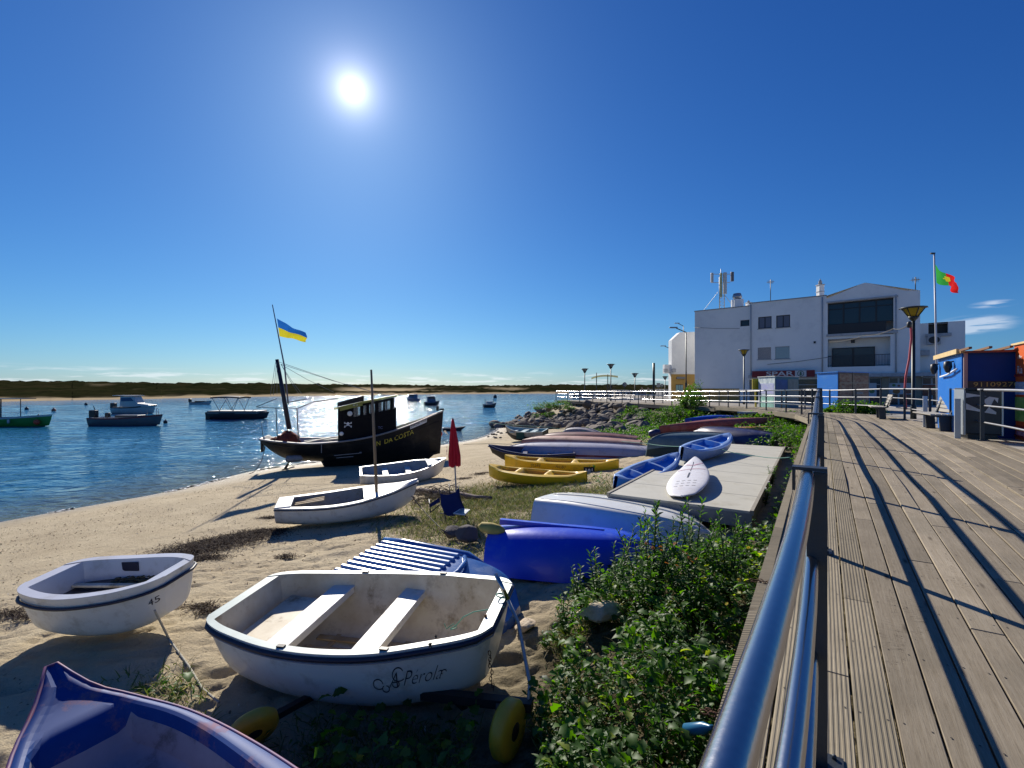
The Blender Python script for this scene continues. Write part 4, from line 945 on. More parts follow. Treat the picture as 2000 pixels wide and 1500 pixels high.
for (ax_, ay_, bx_, by_) in ((545,707,762,776), (548,711,752,771), (549,712,652,766), (549,712,590,770), (549,712,583,768), (540,708,534,772), (538,708,528,772), (541,708,541,770)):
    a, b_ = P(ax_, ay_, 21.2), P(bx_, by_, 21.4); rg.tube([a, a.lerp(b_, .5)-Vector((0, 0, .06)), b_], .009, 5)
kpart(rg, 'rigging', mat('rigging_wire', (.25, .25, .26), .5))
st = MB()
for x, y0, y1, r_ in ((514,824,857,.012), (542,797,864,.018), (583,797,866,.022)):
    st.tube([P(x-3, y0, 21), P(x, y1, 20.9)], r_, 6)
for a, b_ in (((500,795),(541,778)), ((500,795),(541,797)), ((541,797),(583,797)), ((583,797),(612,785)), ((612,785),(660,778)), ((556,787),(600,779))):
    st.tube([P(*a, 21), P(*b_, 21)], .014, 5)
kpart(st, 'stanchions', mat('dark_pipe', (.02, .025, .04), .4))
rope('mooring_rope', 'dark rope slanting from the stern of the black fishing boat into the water', [P(518, 872, 20.8), P(508, 905, 20), P(487, 925, 19.2)], .014, ROPED, sag=.1)
# flags
def flag(name, label, p0, p1, q0, q1, fn, mats, waves=2.2, amp=.12, nx=26, ny=12, cut=None, cat='flag'):
    """p0/p1 top and foot of the hoist, q0/q1 of the fly"""
    p0, p1, q0, q1 = map(Vector, (p0, p1, q0, q1)); mb = MB(); rows = []
    for i in range(nx+1):
        u = i/nx; r = []
        for j in range(ny+1):
            v = j/ny; p = p0.lerp(p1, v).lerp(q0.lerp(q1, v), u)
            r.append(p+Vector((.03*math.sin(v*7+u*5)*u, amp*math.sin(u*waves*math.pi+v*1.2)*min(1, u*3), -.10*math.sin(u*math.pi)*(1-v)*.5+.035*math.sin(u*9+v*3)*u)))
        rows.append(r)
    mb.grid(rows, 0, True, midx=lambda i, k: fn((i+.5)/nx, (k+.5)/ny))
    return tag(mb.build(name, mats), label, cat)
def cloth(n, c): return mat(n, c, .8, var=.3, vscale=4, trans=.45)
flag('flag', 'blue and yellow flag flying from the staff above the black fishing boat', P(541, 622, 21.15), P(546, 657, 21.15), P(597, 650, 21.9), P(596, 667, 21.7),
     lambda u, v: 0 if v < .5 else 1, [cloth('flag_blue', (.02, .16, .55)), cloth('flag_yellow', (.80, .68, .03))])

# ------------------------------------------------------------------ kayaks, board, platform and parasol
YEL = mat('yellow_plastic', (.90, .56, .012), .32, var=.4, vscale=3, col2=(.82, .44, .01), coat=.15, dirt=((.25, .15, .05), .35, 4))
SKY = mat('mid_blue_plastic', (.02, .17, .66), .35, var=.4, vscale=3, col2=(.05, .20, .60), coat=.15, dirt=((.35, .38, .42), .3, 4))
PALEB = mat('faded_blue_plastic', (.22, .36, .66), .4, var=.5, vscale=4, col2=(.40, .50, .72), dirt=((.25, .25, .28), .3, 5))
def kayak(label, A, B, z, W, H, mats, wells, heel=0, pitch=0, lift=.12, group=None, sheer_end=.10):
    L = math.dist(A, B); th = thing('kayak', label, 'kayak', group=group)
    h = Hull(L, [(0,.04),(.06,.16*W/.75),(.25,.42*W),(.5,.5*W),(.75,.42*W),(.94,.16*W/.75),(1,.04)], [(0,H+sheer_end),(.2,H),(.8,H),(1,H+sheer_end)], [(0,.10),(.12,.01),(.5,0),(.88,.01),(1,.10)], ROUND)
    us = [.5-.5*math.cos(math.pi*i/56) for i in range(57)]; As = np.linspace(-1, 1, 21); mb = MB()
    mb.grid([[h.pt(u, a) for a in As] for u in us], 0)
    rows = []
    for u in us:
        w_ = h.w(u); r = []
        for a in np.linspace(-1, 1, 29):
            d = 0
            for (ua, ub, wi, dep) in wells:
                if ua < u < ub:
                    e = min((u-ua), (ub-u))*L; d = max(d, dep*sstep(0, .07, e)*sstep(0, .05, wi*w_-abs(a)*w_))
            r.append((L*u, a*w_, h.zs(u)+.03*(1-a*a)+.012*(1-abs(2*abs(a)-1.6)*3 if abs(abs(a)-.8) < .1 else 0)-d))
        rows.append(r)
    mb.grid(rows, 1, True, midx=lambda i, k: 2 if rows[i][k][2] < h.zs(us[i])-.04 else 1)
    mb.build('hull', mats, th); th['_'] = 0; del th['_']
    place(th, A, B, z, heel=heel, pitch=pitch); return th, h, L
W1_ = [(.10, .31, .62, .09), (.35, .60, .70, .13), (.64, .90, .58, .09)]
YIN = mat('yellow_shaded_well', (.62, .33, .01), .45, var=.5, vscale=8, dirt=((.2, .12, .04), .5, 8))
k1, h1_, L1 = kayak('yellow sit-on-top kayak lying nearest of the two yellow ones, on the grass', XY(957, 912, 14.2), XY(1147, 934, 12.9), -1.44, .74, .36, [YEL, YEL, YIN], W1_, heel=R(6))
k2, h2_, L2_ = kayak('longer yellow kayak with a skull sign on its side, behind the other yellow kayak', XY(987, 897, 15.6), XY(1209, 905, 14.6), -1.42, .80, .42, [YEL, YEL, YIN], W1_, heel=R(4))
BKP = mat('black_patch', (.015, .015, .02), .5)
def side_patch(th, h, L, u0, v0, s, bg=True):
    f = lambda x, y: on_hull(h, L*u0+x, v0+y/h.zs(u0), L, push=.006)
    if bg: MB().grid([[f(x, y) for x in np.linspace(-s*.62, s*.62, 5)] for y in np.linspace(-s*.38, s*.38, 4)], smooth=False).build('emblem_panel', BKP, th)
    g = lambda x, y: on_hull(h, L*u0+x, v0+y/h.zs(u0), L, push=.012)
    skull_sign(th, g, s, WLET)
side_patch(k2, h2_, L2_, .76, .60, .26)
for uu in (.30, .52): text_on('OCEAN' if uu < .4 else 'MALIBU', .09, INK, k2, 'side_lettering', fn=lambda x, y, uu=uu: on_hull(h2_, L2_*uu+x, .82+y/.4, L2_), shear=.4)
k3, h3_, L3 = kayak('blue kayak with a skull sign, leaning on the near corner of the pale platform', XY(1197, 935, 9.75), XY(1318, 884, 11.6), -.93, .72, .34, [SKY, PALEB, SKY], W1_, heel=R(14), pitch=R(5))
side_patch(k3, h3_, L3, .40, .62, .24, bg=True)
k4, h4_, L4 = kayak('pale blue kayak with open wells, lying across the far part of the pale platform', XY(1328, 884, 11.6), XY(1420, 861, 14.0), -.56, .78, .32, [PALEB, PALEB, SKY], W1_, heel=R(10), pitch=R(2))
# platform
PLAT = mat('pale_platform_deck', (.52, .50, .42), .7, var=.5, vscale=2, col2=(.40, .39, .32), bump=.08, dirt=((.28, .25, .18), .5, 1.6)); PSIDE = mat('grey_platform_side', (.26, .27, .27), .6, var=.5, vscale=6, dirt=((.1, .09, .07), .6, 5))
pt_ = thing('floating_platform', 'long pale panelled pontoon platform on the ground beside the boardwalk', 'platform')
p0 = Vector((3.62, 7.15, 0)); uu = Vector((math.sin(R(32.6)), math.cos(R(32.6)), 0)); nn = Vector((-uu.y, uu.x, 0))
def pf(t, n, z): v = p0+uu*t+nn*n; return Vector((v.x, v.y, z))
W_ = 2.28; Lf = 9.25
mb = MB(); c = pf(Lf/2, W_/2, -.70); rotp = Matrix.Rotation(math.atan2(uu.y, uu.x), 3, 'Z')
mb.box(c, (Lf, W_, .21), rotp); mb.build('frame', PSIDE, pt_)
npan = 8
for i in range(npan):
    a = Lf*i/npan; c = pf(a+Lf/npan/2, W_/2, -.575); MB().box(c, (Lf/npan-.015, W_-.05, .045), rotp).build('deck_panel', PLAT, pt_, bevel=.006)
for n_ in (0, W_): MB().bar(pf(0, n_, -.575), pf(Lf, n_, -.575), .05, .075, ).build('edge_rail', mat('weathered_edge', (.34, .31, .25), .8, var=.6, vscale=10), pt_)
for t_ in (.5, 3, 5.5, 8.5):
    for n_ in (.2, 2.0): MB().box(pf(t_, n_, -.92), (.5, .3, .26), rotp).build('support_block', PSIDE, pt_)
for t_ in (1.9, 2.6): MB().box(pf(t_, -.035, -.56), (.10, .03, .06), rotp).build('cleat', mat('pale_fitting', (.6, .58, .52), .5), pt_)
# windsurf board lying on it
bd = thing('surfboard', 'white windsurfing board with pink markings lying on the pale platform', 'surfboard')
SURF = mat('white_board_skin', (.76, .74, .73), .4, var=.4, vscale=5, col2=(.68, .64, .65), dirt=((.4, .33, .3), .4, 6)); PINK = mat('pink_print', (.55, .28, .34), .5, var=.8, vscale=9, col2=(.66, .58, .6))
Lb_ = 3.05; rows = []; 
def bw_(u): return .36*max(0.0, math.sin(math.pi*min(1, max(0, .04+.96*u))**.80))**.62+.01
for i in range(41):
    u = i/40; w_ = bw_(u) if 0 < i < 40 else .03; zc = .11*max(0, (u-.72)/.28)**2; r = []
    for k in range(24):
        a = 2*math.pi*k/24; r.append((Lb_*u, w_*math.cos(a), zc+.065+.062*math.sin(a)*(1 if math.sin(a) > 0 else .9)*min(1, .25+3*min(u, 1-u)*2)))
    rows.append(r)
mb = MB().grid(rows, wrap=True); mb.add(rows[0], [tuple(range(24))]); mb.add(rows[-1], [tuple(range(24))]); mb.build('deck', SURF, bd)
def ontop(x, y):
    u = x/Lb_; w_ = max(.05, bw_(u)); a = math.sqrt(max(0, 1-(y/w_)**2)); return (x, y, .11*max(0, (u-.72)/.28)**2+.065+.062*a*min(1, .25+3*min(u, 1-u)*2)+.004)
def strip(path, wd, name, m):
    for_ = MB()
    for a, b_ in zip(path, path[1:]):
        d = Vector((b_[0]-a[0], b_[1]-a[1])).normalized(); n_ = Vector((-d.y, d.x))*wd/2
        for_.add([ontop(a[0]-n_.x, a[1]-n_.y), ontop(b_[0]-n_.x, b_[1]-n_.y), ontop(b_[0]+n_.x, b_[1]+n_.y), ontop(a[0]+n_.x, a[1]+n_.y)], [(0, 1, 2, 3)])
    return for_.build(name, m, bd)
strip([(x, 0) for x in np.linspace(1.75, 2.6, 10)], .012, 'centre_line', INK); strip([(2.35+.0*y, y) for y in np.linspace(-.22, .22, 9)], .010, 'pink_band', INK)
strip([(1.95, y) for y in np.linspace(-.26, .26, 9)], .05, 'pink_band', PINK); strip([(2.3+.25*abs(y)/.2, y) for y in np.linspace(-.2, .2, 9)], .05, 'pink_band', PINK); strip([(x, 0) for x in np.linspace(1.15, 1.6, 6)], .03, 'mast_track', INK)
for yy in (-.15, -.05, .05, .15):
    for xx in (.5, .7, .9): strip([(xx, yy-.03), (xx, yy+.03)], .03, 'screw_mark', mat('grey_print', (.45, .43, .43), .6))
place(bd, XY(1333, 976, 7.85), (4.08, 10.5), -.545, heel=R(-9), pitch=R(2.5))
# parasol, chair, stones
base = GP(893, 1003); tp = P(884, 816, base.y)
ps = thing('parasol', 'closed red beach parasol with a white ring emblem standing by the blue folding chair', 'parasol', base)
off = tp-base; L_ = off.length; ax_ = off.normalized(); Mq = ax_.to_track_quat('Z', 'Y').to_matrix().to_4x4()
def tl(mb): mb.v = [tuple(Mq @ Vector(p)) for p in mb.v]; return mb
tl(MB().tube([(0, 0, -.1), (0, 0, L_)], .018, 8)).build('pole', mat('grey_pole', (.38, .38, .38), .5), ps)
REDC = mat('red_parasol_fabric', (.62, .010, .03), .75, var=.4, vscale=6, trans=.2)
rows = []
for i in range(16):
    t_ = i/15; z = L_-.03-t_*1.08; r_ = .018+.120*(t_**.9)*(1-.25*max(0, t_-.8)/.2); rows.append([(r_*(1+.28*math.sin(8*a+1.2*t_))*math.cos(a)*1.0, r_*(1+.28*math.sin(8*a+1.2*t_))*math.sin(a), z+.03*math.sin(4*a)*t_) for a in [2*math.pi*k/40 for k in range(40)]])
tl(MB().grid(rows, wrap=True)).build('canopy', REDC, ps)
def on_par(x, y): return Mq @ Vector((.04+x, -.165-.0*x, L_-.75+y))
em = MB(); n_ = 22
for k in range(n_):
    if k in (2, 3): continue
    a0, a1 = 2*math.pi*k/n_, 2*math.pi*(k+1)/n_; em.add([on_par(.085*math.cos(a0), .10*math.sin(a0)), on_par(.085*math.cos(a1), .10*math.sin(a1)), on_par(.06*math.cos(a1), .072*math.sin(a1)), on_par(.06*math.cos(a0), .072*math.sin(a0))], [(0, 1, 2, 3)])
em.add([on_par(-.05, -.012), on_par(.06, -.012), on_par(.06, .012), on_par(-.05, .012)], [(0, 1, 2, 3)])
em.build('ring_emblem', WLET, ps)
chr_ = thing('folding_chair', 'dark blue fabric folding beach chair with a tray, at the foot of the red parasol', 'chair')
CB = mat('navy_fabric', (.010, .020, .10), .85, var=.4, vscale=10, bump=.2, bscale=80); FR = mat('chair_frame', (.03, .035, .05), .4, .5)
Dc = 10.6
q = lambda x, y, d=0: P(x, y, Dc+d)
MB().grid([[q(860, 964, .1), q(868, 966, .08), q(878, 966, .05), q(890, 961, .1), q(895, 953, .15)], [q(861, 985, -.05), q(870, 988, -.1), q(880, 989, -.1), q(893, 984, -.05), q(899, 972, .05)], [q(868, 1004, -.2), q(875, 1008, -.25), q(885, 1008, -.25), q(897, 1003, -.2), q(908, 993, -.1)]]).build('backrest', CB, chr_)
MB().grid([[q(860, 968, .5), q(880, 968, .5), q(895, 960, .5)], [q(868, 1003, 0), q(885, 1007, -.1), q(906, 994, 0)]]).build('seat', CB, chr_)
MB().prism([(0, 0), (1, 0), (1, 1), (0, 1)], 0, .01).v
arm = MB().grid([[q(838, 985, .1), q(858, 972, .2)], [q(839, 992, .05), q(860, 980, .15)]]); arm.build('armrest', CB, chr_)
MB().tube([q(858, 955, .2), q(862, 975, .1), q(869, 1006, -.2)], .012, 6).tube([q(895, 948, .2), q(899, 975, 0), q(908, 996, -.1)], .012, 6).tube([q(838, 975, .2), q(841, 1001, -.1)], .012, 6).tube([q(841, 1001, -.1), q(860, 985, .1)], .012, 6).tube([q(860, 1003, -.2), q(904, 1003, -.2)], .012, 6).tube([q(868, 1004, -.3), q(872, 1024, -.5)], .010, 6).tube([q(877, 945, .3), q(879, 965, .1)], .01, 6).tube([q(900, 1000, -.2), q(913, 1012, -.4)], .010, 6).build('frame', FR, chr_)
trr = MB(); tc_ = [q(886, 1003, -.35), q(900, 994, -.1), q(917, 996, -.2), q(907, 1006, -.45)]; trr.tube(tc_+[tc_[0]], .014, 6); trr.build('tray_rim', mat('white_tray', (.7, .7, .72), .4), chr_)
MB().add([p+Vector((0, 0, .005)) for p in tc_], [(0, 1, 2, 3)]).build('tray', mat('clear_tray', (.22, .28, .28), .3), chr_)
def rock_mesh(seed, npts=26, flat=.7):
    r_ = random.Random(seed); bm = bmesh.new()
    for _ in range(npts):
        v = Vector((r_.gauss(0, 1), r_.gauss(0, 1), r_.gauss(0, 1))).normalized(); v = Vector((v.x*r_.uniform(.75, 1), v.y*r_.uniform(.7, 1), v.z*flat*r_.uniform(.8, 1))); bm.verts.new(v*.5)
    bmesh.ops.convex_hull(bm, input=bm.verts); 
    for v in [v for v in bm.verts if not v.link_faces]: bm.verts.remove(v)
    bmesh.ops.bevel(bm, geom=list(bm.edges), offset=.025, segments=1, affect='EDGES')
    me = bpy.data.meshes.new('rock'); bm.to_mesh(me); bm.free(); return me
STONE = mat('rough_stone', (.21, .17, .13), .9, var=.8, vscale=3, col2=(.12, .10, .08), bump=.8, bscale=7, rand=.22, dirt=((.10, .09, .075), .6, 5))
PALES = mat('pale_ochre_stone', (.62, .52, .38), .9, var=.8, vscale=4, col2=(.36, .24, .13), bump=.8, bscale=8)
DARKS = mat('dark_stone', (.11, .095, .09), .9, var=.6, vscale=5, bump=.6, bscale=9)
def stone(label, p, s, rz, m, seed, group=None):
    me = rock_mesh(seed); me.materials.append(m); o = bpy.data.objects.new('stone', me); COL.objects.link(o); o.location = p; o.scale = s; o.rotation_euler = (0, 0, rz); return tag(o, label, 'stone', group)
p = GP(912, 1066); stone('bigger dark stone to the right of its neighbour, below the blue chair', (p.x+.02, p.y+.15, p.z+.16), (.56, .40, .52), .2, DARKS, 3)
p = GP(882, 1060); stone('smaller dark stone half hidden at the left of the bigger one', (p.x-.02, p.y+.2, p.z+.13), (.42, .38, .42), 1.1, DARKS, 8)
p = GP(1175, 1232); stone('pale ochre stone among the weeds near the boardwalk', (p.x, p.y+.08, p.z+.16), (.60, .42, .42), .1, PALES, 12)
p = GP(1028, 1240); stone('sandy stone lying at the foot of the trolley handle', (p.x, p.y+.1, p.z+.05), (.32, .3, .2), .5, PALES, 21)

# ------------------------------------------------------------------ upturned hulls
def flipped(label, A, B, z, W, H, mats, name='upturned_boat', prof=ROUND, keelrib=True, stripe=None, heel=0, pitch=0, bowp=.03, sternw=.8, group=None, L=None, rise=.12, seams=0):
    L = math.dist(A, B); th = thing(name, label, 'boat', group=group)
    h = Hull(L, [(0,sternw*W/2),(.2,.47*W),(.45,.5*W),(.7,.43*W),(.88,.22*W),(1,max(bowp, .01))], [(0,H),(.5,H-.02),(1,H+.05)], [(0,rise*.6),(.3,0),(.65,.0),(.85,rise*.5),(1,rise*2.0)], prof, rake=.12)
    mb = MB(); h.mesh(mb, rim=.04, floor=.05, mo=0, mi=1, mr=2, n=40, m=14, stripe=stripe); mb.build('hull', mats, th)
    if keelrib: MB().tube([(lambda p: (p[0], 0, p[2]-.006))(h.pt(u, 0)) for u in np.linspace(.02, .96, 24)], .016, 6).build('keel', mats[0], th)
    if seams:
        for sg in (-1, 1):
            for k in range(seams): MB().tube([h.pt(u, sg*(.30+.22*k)) for u in np.linspace(.03, .9, 24)], .010, 5).build('hull_ridge', mats[0], th)
    place(th, A, B, z, heel=heel, pitch=pitch, flip=True, H=H); return th, h, L
COB = mat('cobalt_blue_paint', (.008, .05, .60), .36, var=.45, vscale=3, col2=(.02, .09, .66), bump=.10, bscale=9, coat=.15, dirt=((.20, .26, .5), .25, 3))
fb, hf, Lf_ = flipped('upturned cobalt blue plastic boat behind the weeds, nearest of the upturned boats', (-.30, 7.12), (2.15, 6.55), -1.33, 1.22, .62, [COB, COB, COB], prof=[(0,0),(.40,.03),(.60,.10),(.78,.26),(.9,.5),(.97,.78),(1,1)], keelrib=False, heel=R(-4))
MB().prism([(.12, .02), (1.6, .006), (1.65, -.01), (.12, -.055)], -.05, .05, ax='y').build('skeg', COB, fb)
MB().lathe([(.02, -.2), (.07, -.15), (.085, 0), (.07, .12), (.03, .2)], n=14).build('yellow_float', mat('dirty_yellow_foam', (.50, .38, .09), .8, var=.7, vscale=8), fb).matrix_local = Matrix.Translation((.05, .25, .04)) @ Matrix.Rotation(1.45, 4, 'Y')
WG = mat('white_upturned_gelcoat', (.76, .75, .69), .35, var=.35, vscale=2, col2=(.56, .55, .48), coat=.2, dirt=((.36, .32, .22), .3, 3))
flipped('upturned white boat with a ridged bottom, between the cobalt blue boat and the platform', (.72, 8.95), (3.0, 7.02), -1.12, 1.34, .50, [WG, GREYIN, WG], prof=[(0,0),(.45,.02),(.80,.07),(.88,.2),(.93,.45),(.97,.75),(1,1)], sternw=.9, seams=1, heel=R(-3))
# pile of old rowing boats by the yellow kayaks
def stripe3(a): return 0
MAR = mat('maroon_paint', (.13, .018, .022), .55, var=.7, vscale=4, col2=(.20, .05, .04), dirt=((.25, .18, .14), .5, 3)); LAV = mat('faded_lavender_paint', (.30, .31, .42), .6, var=.7, vscale=2.5, col2=(.42, .40, .46), dirt=((.14, .12, .13), .5, 3))
SALM = mat('faded_salmon_paint', (.34, .15, .12), .65, var=.9, vscale=2.2, col2=(.44, .27, .22), dirt=((.16, .08, .06), .6, 3)); NVP = mat('navy_boat_paint', (.015, .022, .10), .45, var=.6, vscale=4, dirt=((.15, .15, .2), .4, 4)); CRM = mat('chalky_cream_paint', (.44, .41, .34), .7, var=.8, vscale=3, col2=(.30, .27, .22), dirt=((.15, .12, .08), .5, 3))
BKH = mat('black_tarred_hull', (.014, .014, .013), .6, var=.6, vscale=6, dirt=((.08, .07, .05), .6, 4))
A, B = XY(1122, 897, 17.2), XY(962, 884, 17.4); Lo = math.dist(A, B)
ho = Hull(Lo, [(0,.42),(.4,.60),(.75,.45),(.92,.2),(1,.02)], [(0,.42),(.5,.40),(.85,.50),(1,.62)], [(0,.05),(.3,0),(.8,.02),(1,.3)], ROUND, rake=.15)
ob = thing('rowing_boat', 'narrow black rowing boat with a navy gunwale, behind the yellow kayaks', 'rowing boat'); mb = MB(); ho.mesh(mb, rim=.05, mo=0, mi=1, mr=1, n=30, m=10); mb.build('hull', [BKH, NVP, NVP], ob)
MB().tube(ho.rail(.02, -.05, .01), .028, 6, cap=False).build('gunwale', NVP, ob)
for ux in (.3, .6): MB().box((Lo*ux, 0, .3), (.16, 1.0, .03)).build('thwart', NVP, ob)
place(ob, A, B, -1.38, heel=R(-6))
flipped('upturned lavender boat with a maroon band, frontmost of the pile behind the yellow kayaks', XY(1268, 893, 17.2), XY(985, 880, 18.2), -1.36, 1.55, .62, [LAV, MAR, MAR], prof=[(0,0),(.45,.05),(.72,.20),(.86,.42),(.93,.62),(.97,.74),(1,1)], sternw=.95, stripe=lambda a: 1 if .62 < a < .78 else 0)
flipped('upturned faded salmon boat, middle of the pile behind the yellow kayaks', XY(1252, 878, 18.6), XY(1020, 866, 20.4), -1.30, 1.6, .62, [SALM, MAR, CRM], prof=ROUND, stripe=lambda a: 1 if a > .80 else 0, sternw=.8)
flipped('upturned cream boat with a maroon rim, rearmost of the pile behind the yellow kayaks', XY(1245, 862, 21.2), XY(1042, 857, 22.2), -1.35, 1.6, .62, [CRM, MAR, MAR], prof=ROUND, stripe=lambda a: 1 if a < .42 else 0, sternw=.85, rise=.2)
TEALP = mat('pale_teal_paint', (.36, .50, .52), .55, var=.7, vscale=3, dirt=((.12, .12, .1), .5, 4))
A, B = XY(1066, 852, 28.6), XY(992, 846, 29.5); Lo = math.dist(A, B)
ho = Hull(Lo, [(0,.62),(.4,.74),(.75,.55),(.92,.24),(1,.02)], [(0,.66),(.5,.62),(.85,.72),(1,.88)], [(0,.05),(.3,0),(.8,.02),(1,.3)], ROUND, rake=.15)
ob = thing('rowing_boat', 'teal and white open boat with a black bottom, by the foot of the rocks', 'rowing boat'); mb = MB(); ho.mesh(mb, rim=.06, mo=0, mi=1, mr=1, n=26, m=10, stripe=lambda a: 3 if a > .72 else 0); mb.build('hull', [BKH, TEALP, TEALP, CRM], ob)
for ux in (.3, .55, .8): MB().box((Lo*ux, 0, .55), (.3, 1.2, .04)).build('thwart', TEALP, ob)
MB().box((Lo*.55, .76, .4), (.5, .04, .4)).build('green_cover', mat('dark_green_cloth', (.01, .06, .05), .8), ob)
place(ob, A, B, gz(A[0], A[1])-.05, heel=R(-5))
flipped('grey wedge shaped upturned boat with a dark blue side, against the foot of the rocks', XY(1172, 853, 26.2), XY(1092, 850, 27.5), -1.62, 1.3, .66, [mat('dull_violet_grey', (.20, .19, .24), .6, var=.6, dirt=((.35, .30, .26), .6, 2)), NVP, CRM], prof=FLATB, sternw=.95, rise=.35)
# pile at the right, under the boardwalk
TEAL2 = mat('slate_teal_paint', (.07, .13, .15), .5, var=.7, vscale=3, col2=(.16, .22, .24), dirt=((.3, .32, .33), .3, 2)); GRN = mat('dark_green_hull', (.012, .03, .022), .5, var=.6)
flipped('upturned slate teal and dark green boat in front of the right hand pile', XY(1420, 884, 17.0), XY(1266, 880, 16.4), -1.12, 1.35, .86, [TEAL2, GRN, GRN], prof=[(0,0),(.4,.06),(.66,.2),(.8,.4),(.88,.6),(.95,.8),(1,1)], stripe=lambda a: 1 if a > .58 else 0, sternw=.8)
flipped('upturned navy blue boat at the right end of the right hand pile', XY(1512, 880, 16.6), XY(1355, 868, 19.2), -.98, 1.3, .78, [NVP, mat('mid_navy', (.02, .04, .13), .45, var=.5), NVP], prof=[(0,0),(.4,.06),(.66,.2),(.8,.4),(.88,.6),(.95,.8),(1,1)], stripe=lambda a: 1 if .4 < a < .62 else 0, sternw=.5)
def canoe(label, A, B, z, W, H, mats, heel=0, pitch=0, arch=.1, flip=True):
    L = math.dist(A, B); th = thing('canoe', label, 'canoe'); h = Hull(L, [(0,.02),(.15,.2*W),(.4,.48*W),(.6,.48*W),(.85,.2*W),(1,.02)], [(0,H+arch),(.5,H),(1,H+arch)], [(0,.12),(.5,0),(1,.12)], ROUND)
    mb = MB(); h.mesh(mb, rim=.03, mo=0, mi=1, mr=1, n=30, m=10, stripe=lambda a: 1 if a > .7 else 0); mb.build('hull', mats, th); place(th, A, B, z, heel, pitch, flip, H+.0); return th
REDP = mat('weathered_red_paint', (.26, .05, .035), .6, var=.8, vscale=3, col2=(.40, .17, .13)); ORP = mat('orange_ochre_paint', (.46, .22, .03), .55, var=.6, vscale=3, col2=(.42, .30, .14))
canoe('long weathered red canoe upside down, upper one in the right hand pile', XY(1288, 846, 20.6), XY(1512, 826, 22.8), -.72, .85, .50, [REDP, MAR], pitch=R(2))
canoe('orange ochre canoe upside down, just below the long red canoe', XY(1330, 856, 19.2), XY(1532, 836, 20.6), -.92, .85, .46, [ORP, ORP], pitch=R(2.5))
MB().lathe([(.02, -.25), (.15, -.2), (.16, .1), (.10, .25)], n=12).build('outboard_cover', NVP).matrix_world = Matrix.Translation(P(1278, 846, 20.2)) @ Matrix.Rotation(1.3, 4, 'Y')
tag(bpy.data.objects['outboard_cover'], 'small dark blue bucket shaped cover at the tip of the long red canoe', 'cover')
canoe('bright blue kayak upside down at the top of the right hand pile', XY(1338, 818, 25.0), XY(1447, 809, 26.3), -.62, .85, .42, [mat('bright_blue_hull', (.01, .06, .42), .35, var=.4, col2=(.03, .12, .5)), mat('bright_blue_hull', (.01, .06, .42))], pitch=R(1))
MB().bar(P(1447, 806, 26), P(1480, 806, 26.4), .5, .10).build('grey_plank', mat('plank_grey', (.3, .32, .35), .7)); tag(bpy.data.objects['grey_plank'], 'pale grey plank sticking out behind the bright blue kayak', 'plank')
# green line strung across to the boardwalk and others
rope('rope', 'thin green line strung from the boat pile over the blue kayak to the boardwalk edge', [P(1145, 853, 22), P(1262, 866, 16.6), P(1335, 872, 13.5), P(1410, 878, 12.4), P(1480, 891, 11.4), P(1545, 893, 10.4)], .009, ROPEG, sag=.03)
rope('rope', 'thin green line slanting from the water to the teal and white boat', [P(905, 815, 46), P(975, 828, 32), P(1062, 833, 28), P(1145, 842, 26)], .012, ROPEG, sag=.03)
rope('rope', 'thin dark line lying across the far sand', [GP(905, 868, .04), GP(960, 866, .04), GP(1000, 868, .04)], .012, ROPED)

# ------------------------------------------------------------------ boats afloat
def wd(y): return (EYE-WZ)*F/(y-HZ)
DKH = mat('dark_boat_hull', (.04, .035, .04), .4, var=.5); GRH = mat('green_boat_hull', (.03, .24, .04), .4, var=.5, vscale=1); BWH = mat('boat_white', (.50, .50, .50), .4, var=.3, dirt=((.3, .28, .22), .4, 1)); BLH = mat('boat_blue', (.05, .10, .20), .5, var=.5); OUT = mat('outboard_black', (.01, .01, .015), .35)
BIM = mat('dark_canvas', (.02, .02, .03), .8)
def afloat(name, label, x0, x1, y, W, H, mats, bow=1, extra=None, cat='boat', depth=0, bowrise=.3, group='boats moored in the channel'):
    """bow=1: the bow points right"""
    D = wd(y)+W*.5; A = XY(x0 if bow > 0 else x1, y, D); B = XY(x1 if bow > 0 else x0, y, D+depth); L = math.dist(A, B); th = thing(name, label, cat, group=group)
    h = Hull(L, [(0,.42*W),(.3,.5*W),(.65,.46*W),(.88,.22*W),(1,.02)], [(0,H),(.5,H),(1,H+bowrise)], [(0,.0),(.8,0),(1,.25)], ROUND, rake=.3)
    mb = MB(); h.mesh(mb, rim=.08, floor=.25, mo=0, mi=1, mr=1, n=22, m=8, stripe=lambda a: 2 if a > .86 else 0); mb.build('hull', mats, th)
    if extra: extra(th, L, W, H)
    place(th, A, B, WZ-.18); return th
def outboard(th, x=-.25, z=.5, s=1):
    o = MB().box((x, 0, z+.35*s), (.42*s, .34*s, .5*s)).box((x-.05, 0, z-.15*s), (.14*s, .12*s, .6*s)).build('outboard_motor', OUT, th, bevel=.06*s); return o
def ex_green(th, L, W, H):
    for x in (L*.38, L*.60):
        for y in (-W*.4, W*.4): MB().tube([(x, y, H), (x, y, H+1.75)], .035, 6).build('canopy_post', DKH, th)
    MB().box((L*.44, 0, H+1.8), (L*.62, W*.95, .07)).build('canopy', DKH, th)
    MB().lathe([(.02, -.26), (.2, -.17), (.26, 0), (.2, .17), (.02, .26)], (L*.93, -W*.25, H*.6), 14).build('orange_float', mat('orange_float', (.65, .08, .03), .5), th)
    MB().lathe([(.02, -.2), (.1, -.15), (.1, .15), (.02, .2)], (L*.70, -W*.50, H*.7), 10).build('white_fender', BWH, th)
afloat('motorboat', 'long green open boat with a flat dark canopy at the left edge', -90, 96, 834, 2.2, 1.0, [GRH, BLH, BWH], extra=ex_green)
